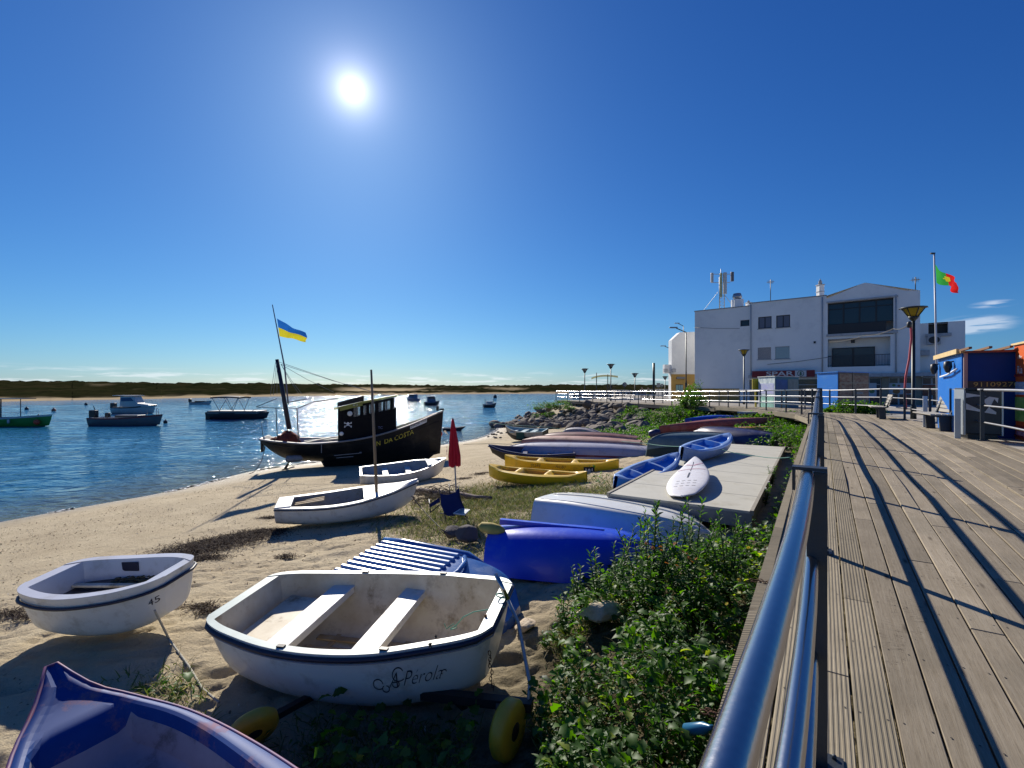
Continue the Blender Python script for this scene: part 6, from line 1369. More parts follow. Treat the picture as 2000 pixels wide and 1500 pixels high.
def aerial(px, py0, py1, label):
    v = FA+FU*ff(px)+FN*(-2); v = Vector(((px-1000)/F*v.y, v.y, 0)); z0_, z1_ = rz_(0, py1, v)-.3, rz_(0, py0, v); th = thing('tv_aerial', label, 'aerial')
    MB().tube([(v.x, v.y, z0_), (v.x, v.y, z1_)], .035, 5).build('pole', DFR, th); g = MB()
    for k in range(5): g.bar((v.x-.25+.12*k, v.y-.3, z1_-.25), (v.x-.25+.12*k, v.y+.3, z1_-.25), .02, .02).bar((v.x-.25+.12*k, v.y, z1_-.45), (v.x-.25+.12*k, v.y, z1_-.05), .02, .02)
    g.bar((v.x-.35, v.y, z1_-.25), (v.x+.35, v.y, z1_-.25), .025, .025); g.build('elements', DFR, th)
aerial(1505, 546, 591, 'thin television aerial over the middle of the roof'); aerial(1788, 541, 568, 'television aerial at the right end of the gable roof')

# ------------------------------------------------------------------ kiosks, lamps, flag, benches, bin
def quad_kiosk(name, label, A, B, C, z0, zh, mats, cat='kiosk', roof=None):
    """A near corner, B end of the left face, C end of the right face"""
    A, B, C = Vector((*A, 0)), Vector((*B, 0)), Vector((*C, 0)); Dd = B+C-A; th = thing(name, label, cat)
    def wall(p, q, m, nm, t=.05):
        d = (q-p).normalized(); MB().bar((p.x, p.y, (z0+zh)/2), (q.x, q.y, (z0+zh)/2), t, zh-z0).build(nm, m, th)
    wall(A, B, mats[0], 'left_wall'); wall(A, C, mats[1], 'right_wall'); wall(B, Dd, mats[1], 'back_wall'); wall(C, Dd, mats[0], 'far_wall')
    n_ = [(A+(A-Dd)*.04), (B+(B-C)*.04), (Dd+(Dd-A)*.04), (C+(C-B)*.04)]
    MB().prism([(p.x, p.y) for p in n_], zh, zh+.045).build('roof', roof or mats[0], th); return th, A, B, C
def fp(A, C, out=.04):
    """frame on a wall from A to C: u along, v up, facing the camera"""
    d = (C-A); L = Vector((d.x, d.y, 0)).length; x = Vector((d.x, d.y, 0)).normalized(); n = x.cross(Vector((0, 0, 1)))
    if n.dot(-A) < 0: n = -n
    return L, x, n
def panel_on(th, A, C, u0, u1, z0, z1, m, name='poster', out=.03, th_=.012):
    L, x, n = fp(A, C); a = A+x*u0*L+n*out; b_ = A+x*u1*L+n*out
    return MB().bar((a.x, a.y, (z0+z1)/2), (b_.x, b_.y, (z0+z1)/2), th_, z1-z0).build(name, m, th)
KBL = mat('bright_blue_sheet', (.002, .15, .56), .4, var=.3, vscale=2, col2=(.004, .19, .62), dirt=((.05, .2, .4), .3, 2)); KNV = mat('navy_tarpaulin', (.002, .05, .24), .6, spec=.2, col2=(.002, .035, .17), var=.5, vscale=1.5, bump=.25, bscale=3)
KWH = mat('white_poster_panel', (.66, .72, .70), .5, var=1, vscale=2.2, col2=(.16, .24, .34)); KTL = mat('teal_poster_panel', (.03, .20, .20), .5, var=1, vscale=1.6, col2=(.05, .10, .24)); KBR = mat('brown_photo_panel', (.10, .055, .035), .55, var=1, vscale=2.5, col2=(.20, .15, .10), stretch=(1, 1, 3))
def grd(x, y): return deck_z(x, y)-.1
# kiosk with posters in front of the shop
k_, A, B, C = quad_kiosk('ticket_kiosk', 'small kiosk covered in pale poster panels, left of the blue kiosk', XY(1514, 800, 31.5), XY(1482, 800, 34.0), XY(1559, 800, 33.2), -.3, 1.32+21.5/F*31.5, [KWH, KTL], roof=mat('white_roof_edge', (.6, .6, .58), .5))
panel_on(k_, A, B, .05, .95, .9, 1.6, mat('lilac_stripe_panel', (.34, .34, .66), .5, var=1, vscale=3, stretch=(1, 1, 6), col2=(.5, .55, .55))); panel_on(k_, A, C, .02, .5, 1.2, 1.85, mat('blue_photo', (.02, .10, .34), .5, var=.8, vscale=2)); panel_on(k_, A, C, .52, .98, .3, 1.9, mat('grey_green_photo', (.22, .27, .25), .5, var=1, vscale=2)); panel_on(k_, A, C, .02, .5, -.1, .7, mat('mint_photo', (.28, .55, .46), .5, var=1, vscale=3)); panel_on(k_, A, B, .05, .9, -.1, .75, mat('mint_photo', (.28, .55, .46)))
ys = MB(); p = P(1476, 757, 34.3); ys.box((p.x, p.y, 1.5), (.5, .1, .9)).box((p.x, p.y, .3), (.1, .1, 1.6)).build('yellow_sign', mat('yellow_panel', (.5, .38, .03), .5)); tag(bpy.data.objects['yellow_sign'], 'yellow board on a post just left of the poster kiosk', 'sign')
k_, A, B, C = quad_kiosk('blue_kiosk', 'kiosk with a bright blue left side and brown photographs on its right', XY(1637, 800, 25.6), XY(1597, 800, 27.6), XY(1696, 800, 27.2), -.1, 1.32+30/F*25.6, [KBL, KBR])
for i, (u0, u1, z0_, z1_) in enumerate(((.02, .42, .1, 2.05), (.47, .97, .1, 2.0))): panel_on(k_, A, C, u0, u1, z0_, z1_, mat('brown_photo_%d' % i, (.20, .07, .035), .6, var=1, vscale=3+i, col2=(.42, .33, .22), stretch=(1, 1, 2.5)), 'photo_panel')
panel_on(k_, A, C, .445, .46, 0, 2.1, mat('tan_post', (.35, .28, .2), .6), 'post', out=.05); panel_on(k_, A, C, .02, .97, 1.55, 1.6, mat('tan_post', (.35, .28, .2)), 'batten', out=.06)
L_, x_, n_ = fp(A, C)
for i in range(9): 
    q = A+x_*(L_*(.55+.05*(i % 6)))+n_*.06; MB().box((q.x, q.y, .35+.22*(i % 4)), (.22, .03, .12)).build('pale_plate', mat('pale_plate', (.38, .34, .30), .5), k_)
# big blue shed with the plank roof
A = (11.0, 11.55); B = (12.35, 13.7); C = (12.5, 10.75); zsh = 2.16; zb_ = grd(11, 11.5)
k_, A, B, C = quad_kiosk('blue_shed', 'blue shed with a navy tarpaulin front and a plank roof edge, behind the litter bin', A, B, C, zb_, zsh, [KBL, KNV], 'shed', roof=mat('orange_pine', (.55, .33, .10), .7, var=.6, vscale=6))
L_, x_, n_ = fp(A, C)
for i in range(5):
    q = A+x_*(.1+i*.36)+n_*.12; MB().bar((q.x, q.y, zsh+.12), (q.x-n_.x*1.2, q.y-n_.y*1.2, zsh+.075), .06, .05).build('rafter', mat('dark_pine', (.18, .09, .04), .7), k_)
MB().bar((*(A+n_*.1).xy, zsh+.02), (*(C+n_*.1).xy, zsh+.02), .06, .05).build('fascia_board', mat('red_brown_fascia', (.22, .06, .03), .7), k_)
L2_, x2, n2 = fp(A, B); MB().bar((*(A+n2*.1).xy, zsh+.05), (*(B+n2*.1).xy, zsh+.02), .05, .12).build('plank_edge', mat('light_pine', (.72, .52, .24), .65, var=.5, vscale=5), k_)
MB().bar((*(A+n_*.03).xy, (zb_+zsh)/2), (*(A+n_*.03+x_*.07).xy, (zb_+zsh)/2), .05, zsh-zb_).build('corner_post', mat('pinkish_timber', (.42, .30, .27), .7), k_)
zb1 = EYE-(750-HZ)/F*11.5; panel_on(k_, A, C, .02, 1, zb1-.10, zb1+.07, mat('dark_banner', (.02, .02, .03), .5), 'banner', out=.035)
q = A+x_*.62+n_*.055; Mx = Matrix.Translation((q.x, q.y, zb1-.015)) @ Matrix((x_, Vector((0, 0, 1)), n_ if x_.cross(Vector((0, 0, 1))).dot(n_) > 0 else n_)).transposed().to_4x4()
text_on('911092700', .15, mat('gold_lettering', (.50, .36, .10), .5), k_, 'banner_lettering', M=Mx @ Matrix.Diagonal((1.35, 1, 1, 1)))
MB().tube([A+x2*.15+n2*.08+Vector((0, 0, 1.78)), A+x2*1.0+n2*.10+Vector((0, 0, 1.66)), A+x2*1.9+n2*.08+Vector((0, 0, 1.62))], .025, 8).build('fluorescent_tube', mat('white_tube', (.85, .87, .9), .4), k_)
for s_ in (.75, 2.35):
    c = A+x2*s_+n2*.14; MB().lathe([(.03, .16), (.08, .13), (.09, 0), (.05, -.12), (.02, -.15)], (c.x, c.y, 1.85), 8).bar((c.x, c.y, 1.98), (*(A+x2*s_).xy, 2.0), .03, .03).build('lantern', DFR, k_)
# orange stall at the right edge
ORG = mat('orange_stall_panel', (.70, .12, .015), .5, var=.3, vscale=3); A = (10.95, 9.70); B = XY(1984, 855, 11.15); C = (12.4, 8.9)
k_, A, B, C = quad_kiosk('orange_stall', 'orange stall with printed panels at the right edge of the picture', A, B, C, grd(11, 10.3), 1.32+92/F*9.95, [ORG, ORG], 'stall', roof=mat('light_pine', (.72, .52, .24)))
panel_on(k_, A, B, .0, .95, .55, 1.1, mat('green_print', (.12, .42, .04), .5, var=1, vscale=4, col2=(.45, .6, .2)), 'printed_panel'); panel_on(k_, A, B, .0, .95, 1.16, 1.45, mat('pale_blue_print', (.45, .60, .70), .5, var=1, vscale=5, col2=(.2, .3, .6)), 'printed_panel'); panel_on(k_, A, B, .0, .9, .2, .32, mat('pink_print_panel', (.6, .3, .4), .5, var=1, vscale=8), 'printed_panel')
L_, x_, n_ = fp(A, B); x_ = -x_; q = A-x_*1.28+n_*.05; Mx = Matrix.Translation((q.x, q.y, 1.72)) @ Matrix((x_, Vector((0, 0, 1)), n_)).transposed().to_4x4()
text_on('Ria', .26, WLET, k_, 'panel_lettering', M=Mx); text_on('Frutas', .15, WLET, k_, 'panel_lettering', M=Matrix.Translation(Vector((0, 0, -.32))) @ Mx); text_on('e Bar', .12, WLET, k_, 'panel_lettering', M=Matrix.Translation(Vector((0, 0, .30))) @ Mx)
for z_ in (.2, .42, 1.6): MB().bar((*(A+n_*.04).xy, z_), (*(B+n_*.04).xy, z_), .02, .05).build('batten', mat('dark_red_batten', (.25, .02, .01), .6), k_)
# lamps
POLE = mat('lamp_pole_green_black', (.02, .03, .03), .4, .3); YG = mat('yellow_lamp_glass', (.62, .46, .04), .35, trans=.5, var=.3, vscale=8)
def cone_lamp(label, px, pyb, pyt, D, rx=.48, hh=.55, yellow=True, group='cone shaped promenade lamps', square=False, r=.065):
    p = P(px, pyb, D); zt_ = EYE-(pyt-HZ)/F*D; th = thing('street_lamp', label, 'street lamp', (p.x, p.y, p.z), group=group); H_ = zt_-p.z
    MB().lathe([(r*1.5, 0), (r*1.4, .5), (r, .55), (r*.85, H_-hh-.05)], n=10).build('pole', POLE, th)
    MB().lathe([(.05, -.08), (.12, 0), (rx*.5, .10)], (0, 0, H_-hh), 8).build('cup', POLE, th)
    MB().lathe([(.10, 0), (rx*.95, hh*.86)], (0, 0, H_-hh+.05), 6 if not square else 4, smooth=False, ph=.3).build('glass_cone', YG if yellow else mat('grey_lamp_glass', (.12, .14, .16), .3), th)
    for k in range(6): a = 2*math.pi*k/6+.3; MB().tube([(.08*math.cos(a), .08*math.sin(a), H_-hh), (rx*math.cos(a)*.98, rx*math.sin(a)*.98, H_-.04)], .018, 5).build('rib', POLE, th)
    MB().lathe([(rx*1.05, 0), (rx*1.25, .02), (rx*1.2, .05), (rx*.4, .09)], (0, 0, H_-.06), 12).build('cap', POLE, th); return th
cone_lamp('tallest promenade lamp with a yellow cone head, right of the red hose', 1784, 818, 600, 18.2, rx=.36, hh=.46)
cone_lamp('lamp with a small yellow cone head in front of the blind white wall', 1453, 792, 683, 42, rx=.40, hh=.52, square=True)
for px, pt, D, lb_ in ((1142, 720, 60, 'furthest left of the slender lamps at the end of the jetty'), (1193, 711, 55, 'taller slender lamp beside the sail shaped canopy'), (1240, 729, 62, 'slender lamp right of the round sign'), (1299, 735, 75, 'small distant lamp beside the ochre building')):
    cone_lamp(lb_, px, 790, pt, D, rx=.42, hh=.5, yellow=False)
def arm_lamp(px, pyb, pyt, D, reach, label, group='curved street lights'):
    p = P(px, pyb, D); zt_ = EYE-(pyt-HZ)/F*D; th = thing('street_light', label, 'street light', (p.x, p.y, p.z)); H_ = zt_-p.z
    MB().lathe([(.10, 0), (.09, 2.5), (.055, 2.6), (.05, H_)], n=8).build('pole', POLE, th); MB().tube([(0, 0, H_), (-reach*.5, 0, H_+.25), (-reach*.8, 0, H_+.4)], .045, 6).build('arm', POLE, th)
    MB().box((-reach, 0, H_+.45), (.75, .25, .12)).build('lamp_head', mat('lamp_head_grey', (.2, .25, .3), .4), th, bevel=.04)
arm_lamp(1340, 800, 649, 45, 1.2, 'street light with a single arm in front of the ochre building'); arm_lamp(1312, 770, 682, 66, 1.2, 'more distant street light sticking out left of the ochre building')
arm_lamp(1335, 770, 637, 72, 1.0, 'street light behind the narrow white building, only its arm showing')
# flagpole and flag
p = P(1832, 757, 16.2); ztop = EYE+(HZ-495)/F*16.2; fpq = thing('flagpole', 'tall slightly leaning pale flagpole beside the blue shed', 'flagpole', (p.x, p.y, 0))
a = P(1824.5, 495, 16.2)-Vector((p.x, p.y, 0)); MB().tube([(0, 0, 0), tuple(a)], [.035, .024], 8).build('pole', mat('white_pole', (.55, .55, .57), .4)).parent = fpq; MB().box((a.x-.05, a.y, a.z+.0), (.14, .05, .05)).build('pole_cap', DFR, fpq)
def ptfn(u, v):
    d = math.hypot((u-.40)/.075, (v-.45)/.20)
    return 2 if d < 1 and u < .47 else (0 if u < .40 else 1)
flag('flag', 'green and red flag with a yellow patch, flying from the pale flagpole', P(1827, 517, 16.2), P(1829, 552, 16.2), P(1876, 552, 17.0), P(1874, 571, 16.8), ptfn, [cloth('flag_green', (.05, .42, .06)), cloth('flag_red', (.75, .02, .015)), cloth('flag_yellow', (.8, .68, .03))], waves=2.6, amp=.13)
rope('hose', 'thin red hose hanging in a curve from a wire beside the tallest lamp', [P(1779, 636, 17.4), P(1780, 660, 17.4), P(1776, 700, 17.4), P(1769, 735, 17.4), P(1767, 765, 17.4), P(1770, 800, 17.4)], .035, mat('red_plastic_hose', (.50, .06, .07), .5), cat='hose')
rope('wire', 'thin string light wire sagging towards the white building', [P(1778, 632, 17.4), P(1745, 642, 22), P(1690, 655, 28), P(1620, 668, 36)], .018, ROPED, cat='wire', sag=.1)
MB().lathe([(.02, -.12), (.07, -.1), (.08, .06), (.03, .12)], tuple(P(1776, 634, 17.4)), 8).build('floodlight', DFR); tag(bpy.data.objects['floodlight'], 'small black fitting at the top of the red hose', 'light fitting')
# benches
BS = mat('bench_slat_wood', (.36, .33, .28), .75, var=.6, vscale=5, stretch=(.5, 6, 6))
def bench(label, c, rz, L=1.8):
    th = thing('park_bench', label, 'bench', (c[0], c[1], deck_z(*c)), rz, group='benches on the boardwalk')
    for k in range(4): MB().box((0, -.16+.115*k, .44), (L, .10, .035)).build('seat_slat', BS, th, bevel=.006)
    for k in range(4): MB().box((0, .32+.028*k, .53+.105*k), (L, .03, .092), Matrix.Rotation(-.25, 3, 'X')).build('back_slat', BS, th, bevel=.006)
    for x in (-L*.36, L*.36):
        MB().prism([(-.15, .425), (.30, .425), (.46, .90), (.42, .92), (.22, .40), (.24, 0), (.04, 0), (.02, .36), (-.15, .39)], x-.04, x+.04, ax='x').build('support', PGREY, th)
    return th
bt = math.atan2(U[1], U[0])
bench('bench nearer the camera, just left of the litter bin', DP(1818, 839)[:2], bt+math.pi+.12, 1.5); bench('farther bench by the bushes, seen almost end on', DP(1712, 817)[:2], bt+math.pi, 1.4)
# the bench backs face the street: turn them so the seat faces the water
for b_ in [o for o in bpy.data.objects if o.name.startswith('park_bench')]: b_.rotation_euler[2] += 0
for t_, n_, lb_ in ((*to_tn(*DP(1807, 834)[:2]), 'pale steel post at the far end of the nearer bench'), (*to_tn(*DP(1870, 856)[:2]), 'pale steel post between the nearer bench and the litter bin')):
    x, y = tn(t_, n_); MB().box((x, y, deck_z(x, y)+.45), (.07, .10, .90), Matrix.Rotation(bt, 3, 'Z')).build('steel_post', mat('pale_grey_steel', (.42, .45, .48), .4, .6)); tag([o for o in bpy.data.objects if o.name.startswith('steel_post')][-1], lb_, 'post')
# litter bin
bn = thing('litter_bin', 'dark square litter bin with a torn black and white poster, by the street side railing', 'bin')
c0 = Vector((*XY(1910, 857, 10.75), 0)); zd = deck_z(c0.x, c0.y); rt = Matrix.Rotation(R(-26), 3, 'Z'); BIN = mat('dark_bin_body', (.022, .030, .038), .45, var=.5, vscale=3)
MB().box((c0.x, c0.y, zd+.60), (.60, .56, .98), rt).build('body', BIN, bn, bevel=.02); MB().box((c0.x, c0.y, zd+.055), (.50, .46, .11), rt).build('base', DFR, bn); MB().box((c0.x, c0.y, zd+1.115), (.63, .59, .05), rt).build('lid', BIN, bn, bevel=.01)
for sg in (-1, 1): v = rt @ Vector((sg*.315, 0, 0)); MB().box((c0.x+v.x, c0.y+v.y, zd+.60), (.03, .55, 1.02), rt).build('side_panel', mat('pale_grey_steel', (.42, .45, .48)), bn)
fr_ = lambda x, z, o=.295: Vector((c0.x, c0.y, zd+z)) + rt @ Vector((x, -o, 0))
MB().add([fr_(-.30, .66), fr_(.20, .56), fr_(.24, .92), fr_(-.30, 1.03)], [(0, 1, 2, 3)]).build('poster', mat('torn_white_poster', (.60, .60, .62), .6, var=.5, vscale=7), bn)
MB().add([fr_(-.30, .80, .299), fr_(-.10, .68, .299), fr_(.02, .62, .299), fr_(.08, .72, .299), fr_(-.02, .86, .299), fr_(.10, .96, .299), fr_(-.16, .95, .299), fr_(-.30, .92, .299)], [tuple(range(8))]).build('poster_print', INK, bn)
MB().add([fr_(.10, .70, .299), fr_(.22, .60, .299), fr_(.235, .80, .299), fr_(.17, .90, .299)], [(0, 1, 2, 3)]).build('poster_print', INK, bn)
# signs, canopy and small things at the jetty
def sign_post(label, px, pyb, pc, D, kind, s):
    p = P(px, pyb, D); zc = EYE-(pc-HZ)/F*D; th = thing('road_sign', label, 'sign', (p.x, p.y, p.z)); MB().tube([(0, .05, 0), (0, .05, zc-p.z+s*.4)], .04, 6).build('pole', POLE, th)
    if kind == 'round': o = MB().lathe([(s, -.015), (s, .015)], n=20).build('sign_plate', mat('grey_sign_back', (.13, .15, .17), .5), th); o.location = (0, 0, zc-p.z); o.rotation_euler = (math.pi/2, 0, 0)
    else: MB().box((0, 0, zc-p.z), (s*1.6, .03, s*1.7)).build('sign_plate', mat('grey_sign_back', (.13, .15, .17)), th)
sign_post('round grey backed road sign between two slender lamps', 1220, 775, 751, 62, 'round', .30); sign_post('square road sign, left of a pair by the ochre building', 1286, 775, 752, 68, 'sq', .34); sign_post('narrow road sign, right of a pair by the ochre building', 1293, 775, 752, 68, 'sq', .22)
p = P(1277, 790, 50); MB().tube([(p.x, p.y, -.4), (p.x, p.y, EYE+(HZ-709)/F*50)], .13, 8).build('bare_post', POLE); tag(bpy.data.objects['bare_post'], 'thick plain dark post standing alone on the jetty promenade', 'post')
cn = thing('shade_canopy', 'pale curved sail shaped canopy on two posts at the jetty', 'canopy'); D = 66
rows = [[P(1155+52*i/10, 737.5-5.5*math.sin(math.pi*(i/10)**.8*.8)+j*1.2, D-2+2*j) for j in range(4)] for i in range(11)]; g = MB().grid(rows); g.build('sail', mat('pale_olive_canvas', (.40, .42, .24), .8, trans=.3), cn)
for px, pt in ((1165, 728), (1187, 731)): q = P(px, 785, D); MB().tube([q, P(px, pt, D)], .06, 6).build('post', POLE, cn)
# bare little tree by the canopy
tr_ = thing('bare_tree', 'small leafless tree under the sail shaped canopy', 'tree'); q = P(1192, 785, 63); g = MB(); g.tube([q, q+Vector((0, 0, 1.3)), q+Vector((.05, 0, 2.0))], [.08, .06, .04], 6); g.build('trunk', TIMBER, tr_); g = MB(); rr2 = random.Random(4)
for k in range(40):
    a = rr2.uniform(0, 6.28); b_ = rr2.uniform(.1, .9); s0 = q+Vector((0, 0, rr2.uniform(1.0, 2.0))); e = s0+Vector((math.cos(a)*rr2.uniform(.4, 1.3), math.sin(a)*.6, b_)); g.tube([s0, s0.lerp(e, .5)+Vector((0, 0, .1)), e], [.02, .015, .008], 4)
tag(g.build('branches', TIMBER, tr_), kind='stuff')
# far quay: low white boats sheds and cars glimpsed through the rails
rq = random.Random(9)
WQ = mat('far_white', (.42, .42, .41), .9, spec=0, var=.3)
for k, (px0, px1, pt, D) in enumerate(((1118, 1148, 765, 92), (1150, 1176, 766, 95), (1178, 1198, 764, 96), (1203, 1232, 763, 98), (1236, 1262, 764, 98), (1266, 1296, 762, 100), (1300, 1312, 762, 90))):
    hs2 = thing('far_building', ['first', 'second', 'third', 'fourth', 'fifth', 'sixth', 'seventh'][k]+' low white building from the left, seen through the jetty rails', 'building', group='low white buildings behind the jetty')
    x0_, x1_ = sx(px0, D), sx(px1, D); zt_ = EYE-(pt-HZ)/F*D; MB().box(((x0_+x1_)/2, D+3, (zt_-1)/2-.0), (x1_-x0_, 6, zt_+1)).build('wall', WQ, hs2); MB().box(((x0_+x1_)/2, D+3, zt_+.04), (x1_-x0_+.3, 6.3, .1)).build('roof', CONC, hs2)
    n_ = max(2, int((x1_-x0_)/.9))
    for i in range(n_): MB().box((x0_+(x1_-x0_)*(i+.5)/n_, D-.02, zt_-.75), (.4, .06, .6)).build('window', DFR, hs2)
# people, tiny, on the far promenade
SK = mat('skin', (.40, .24, .17), .6)
def far_person(label, px, pyb, D, coat, rz=0):
    p = P(px, pyb, D); me = bpy.data.meshes.new('body'); V = [(0,0,.95), (0,0,1.15), (0,0,1.40), (0,.0,1.52), (0,0,1.66), (-.10,0,.92), (-.12,.03,.5), (-.13,-.02,.06), (-.13,.10,.02), (.10,0,.92), (.12,-.05,.5), (.14,0,.06), (.14,.12,.02), (-.20,0,1.40), (-.27,.0,1.12), (-.24,.08,.86), (.20,0,1.40), (.27,.02,1.12), (.22,.12,.90)]
    E = [(0,1), (1,2), (2,3), (3,4), (0,5), (5,6), (6,7), (7,8), (0,9), (9,10), (10,11), (11,12), (2,13), (13,14), (14,15), (2,16), (16,17), (17,18)]; me.from_pydata(V, E, []); o = bpy.data.objects.new('person', me); COL.objects.link(o); o.modifiers.new('skin', 'SKIN'); rad = {0: .15, 1: .14, 2: .15, 3: .055, 4: .10, 5: .09, 6: .065, 7: .045, 8: .04, 9: .09, 10: .065, 11: .045, 12: .04, 13: .065, 14: .045, 15: .04, 16: .065, 17: .045, 18: .04}
    for i, v in enumerate(me.skin_vertices[0].data): v.radius = (rad[i], rad[i]*.8); v.use_root = (i == 0)
    o.modifiers.new('sub', 'SUBSURF').levels = 1; o.modifiers['sub'].render_levels = 1; me.materials.append(coat); o.location = p; o.rotation_euler = (0, 0, rz); tag(o, label, 'person')
    h_ = MB().lathe([(.02, -.12), (.075, -.08), (.09, .0), (.08, .07), (.02, .12)], (0, 0, 1.70), 10).build('head', SK, o); MB().lathe([(.096, -.02), (.098, .04), (.07, .10), (.01, .13)], (0, .02, 1.70), 10).build('hair', mat('dark_hair', (.02, .015, .01), .7), o)
far_person('distant person in dark clothes standing on the far jetty, left of a pair', 1254, 787, 56, mat('dark_coat', (.03, .03, .04), .8)); far_person('distant person in a dark green top on the far jetty, right of a pair', 1266, 787, 56, mat('green_coat', (.05, .07, .03), .8), .5)

# ------------------------------------------------------------------ rocks of the embankment
rvar = [rock_mesh(s, 22, .75) for s in range(40, 50)]
for me_ in rvar: me_.materials.append(STONE)
rr3 = random.Random(77); cnt = 0; spots = []
tries = 0
while cnt < 285 and tries < 9000:
    tries += 1; px = rr3.uniform(968, 1262); top = np.interp(px, [968, 1000, 1050, 1085, 1110, 1180, 1262], [833, 821, 806, 798, 791, 793, 803]); bot = np.interp(px, [968, 1000, 1050, 1120, 1180, 1262], [836, 836, 838, 838, 846, 848]); py = rr3.uniform(top, bot)
    q = GP(px, py)
    if q.y > 62 or any(math.hypot(q.x-a, q.y-b_) < .36*(s_+.3) for a, b_, s_ in spots[-235:]): continue
    s_ = rr3.uniform(.6, 1.6); spots.append((q.x, q.y, s_)); o = bpy.data.objects.new('rock', rvar[cnt % 10]); COL.objects.link(o); o.location = (q.x, q.y, q.z+.12*s_); o.scale = (s_*rr3.uniform(.8, 1.3), s_*rr3.uniform(.7, 1.1), s_*rr3.uniform(.6, .95)); o.rotation_euler = (rr3.uniform(-.5, .5), rr3.uniform(-.5, .5), rr3.uniform(0, 6.28))
    tag(o, 'rough brown grey boulder of the embankment below the far jetty', 'rock', 'boulders of the embankment'); cnt += 1
for k in range(16):
    q = GP(rr3.uniform(950, 1000), rr3.uniform(838, 858)); o = bpy.data.objects.new('rock', rvar[k % 10]); COL.objects.link(o); s_ = rr3.uniform(.15, .45); o.location = (q.x, q.y, q.z+.04); o.scale = (s_, s_, s_*.7); o.rotation_euler = (0, 0, k); tag(o, 'small loose stone at the edge of the water near the teal boat', 'rock', 'loose stones by the water')

# ------------------------------------------------------------------ vegetation
def leaf_mat(name, c1, c2, c3, tr=.45, rough=.4):
    m = bpy.data.materials.new(name); m.use_nodes = True; nt = m.node_tree; n = nt.nodes; l = nt.links; b = n['Principled BSDF']; b.inputs['Roughness'].default_value = rough; b.inputs['Specular IOR Level'].default_value = .5
    t = n.new('ShaderNodeTexCoord'); at = n.new('ShaderNodeAttribute'); at.attribute_name = 'tone'
    c = MX(nt, MRg(nt, at.outputs['Fac'], 0, .6), c1, c2); c = MX(nt, MRg(nt, at.outputs['Fac'], .80, .97), c, c3); c = MX(nt, MRg(nt, NN(nt, 9, 3, t.outputs['Object']), .66, .68, 0, .8), c, (.13, .085, .035)); l.new(c, b.inputs['Base Color'])
    tr_ = n.new('ShaderNodeBsdfTranslucent'); h = n.new('ShaderNodeHueSaturation'); h.inputs['Saturation'].default_value = 1.15; h.inputs['Value'].default_value = 1.7; l.new(c, h.inputs['Color']); l.new(h.outputs[0], tr_.inputs[0])
    ms = n.new('ShaderNodeMixShader'); ms.inputs[0].default_value = tr; l.new(b.outputs[0], ms.inputs[1]); l.new(tr_.outputs[0], ms.inputs[2]); l.new(ms.outputs[0], n['Material Output'].inputs[0]); return m
LEAF = leaf_mat('weed_leaf', (.024, .066, .012), (.085, .185, .025), (.32, .38, .06), tr=.56, rough=.52); DRY = leaf_mat('dry_straw', (.20, .15, .07), (.30, .24, .12), (.38, .33, .2), tr=.25, rough=.8); GRASS = leaf_mat('grass_blade', (.05, .085, .018), (.13, .16, .04), (.30, .27, .12), tr=.35, rough=.6)
def leaves_mesh(name, P0, DIR, NRM, LEN, WID, tone, m, lobes=True):
    """leaf shaped pieces: P0 base, DIR along, NRM up, numpy arrays; each leaf a kinked lobed blade of 6 quads"""
    n = len(P0); S = np.cross(DIR, NRM); S /= np.linalg.norm(S, axis=1, keepdims=True)+1e-9; NRM = np.cross(S, DIR)
    prof = np.array([(0, .06), (.22, .42), (.42, .30), (.62, .50), (.82, .26), (1.0, .02)]) if lobes else np.array([(0, .3), (.35, .5), (.7, .35), (1, .02)])
    k = len(prof); V = np.zeros((n, k, 3, 3))
    for i, (a, w_) in enumerate(prof):
        c = P0+DIR*(LEN*a)[:, None]+NRM*(LEN*(.28*a-.42*a*a))[:, None]
        V[:, i, 1] = c; V[:, i, 0] = c-S*(WID*w_)[:, None]+NRM*(WID*w_*.35)[:, None]; V[:, i, 2] = c+S*(WID*w_)[:, None]+NRM*(WID*w_*.35)[:, None]
    base = np.arange(n)[:, None, None]*(k*3); q = []
    for i in range(k-1):
        for s_ in (0, 1): q.append([i*3+s_, i*3+s_+1, (i+1)*3+s_+1, (i+1)*3+s_])
    Q = (base+np.array(q)[None]).reshape(-1, 4); me = np_mesh(name, V.reshape(-1, 3), Q, m, smooth=True); attr(me, 'tone', np.repeat(tone, k*3)); return me
def rdir(n, up=.3, spread=1.):
    a = rng.uniform(0, 2*np.pi, n); z = rng.normal(up, .45, n); d = np.stack([np.cos(a)*spread, np.sin(a)*spread, z], 1); return d/np.linalg.norm(d, axis=1, keepdims=True)
def rnrm(n): v = np.stack([rng.normal(0, .45, n), rng.normal(0, .45, n), np.ones(n)], 1); return v/np.linalg.norm(v, axis=1, keepdims=True)
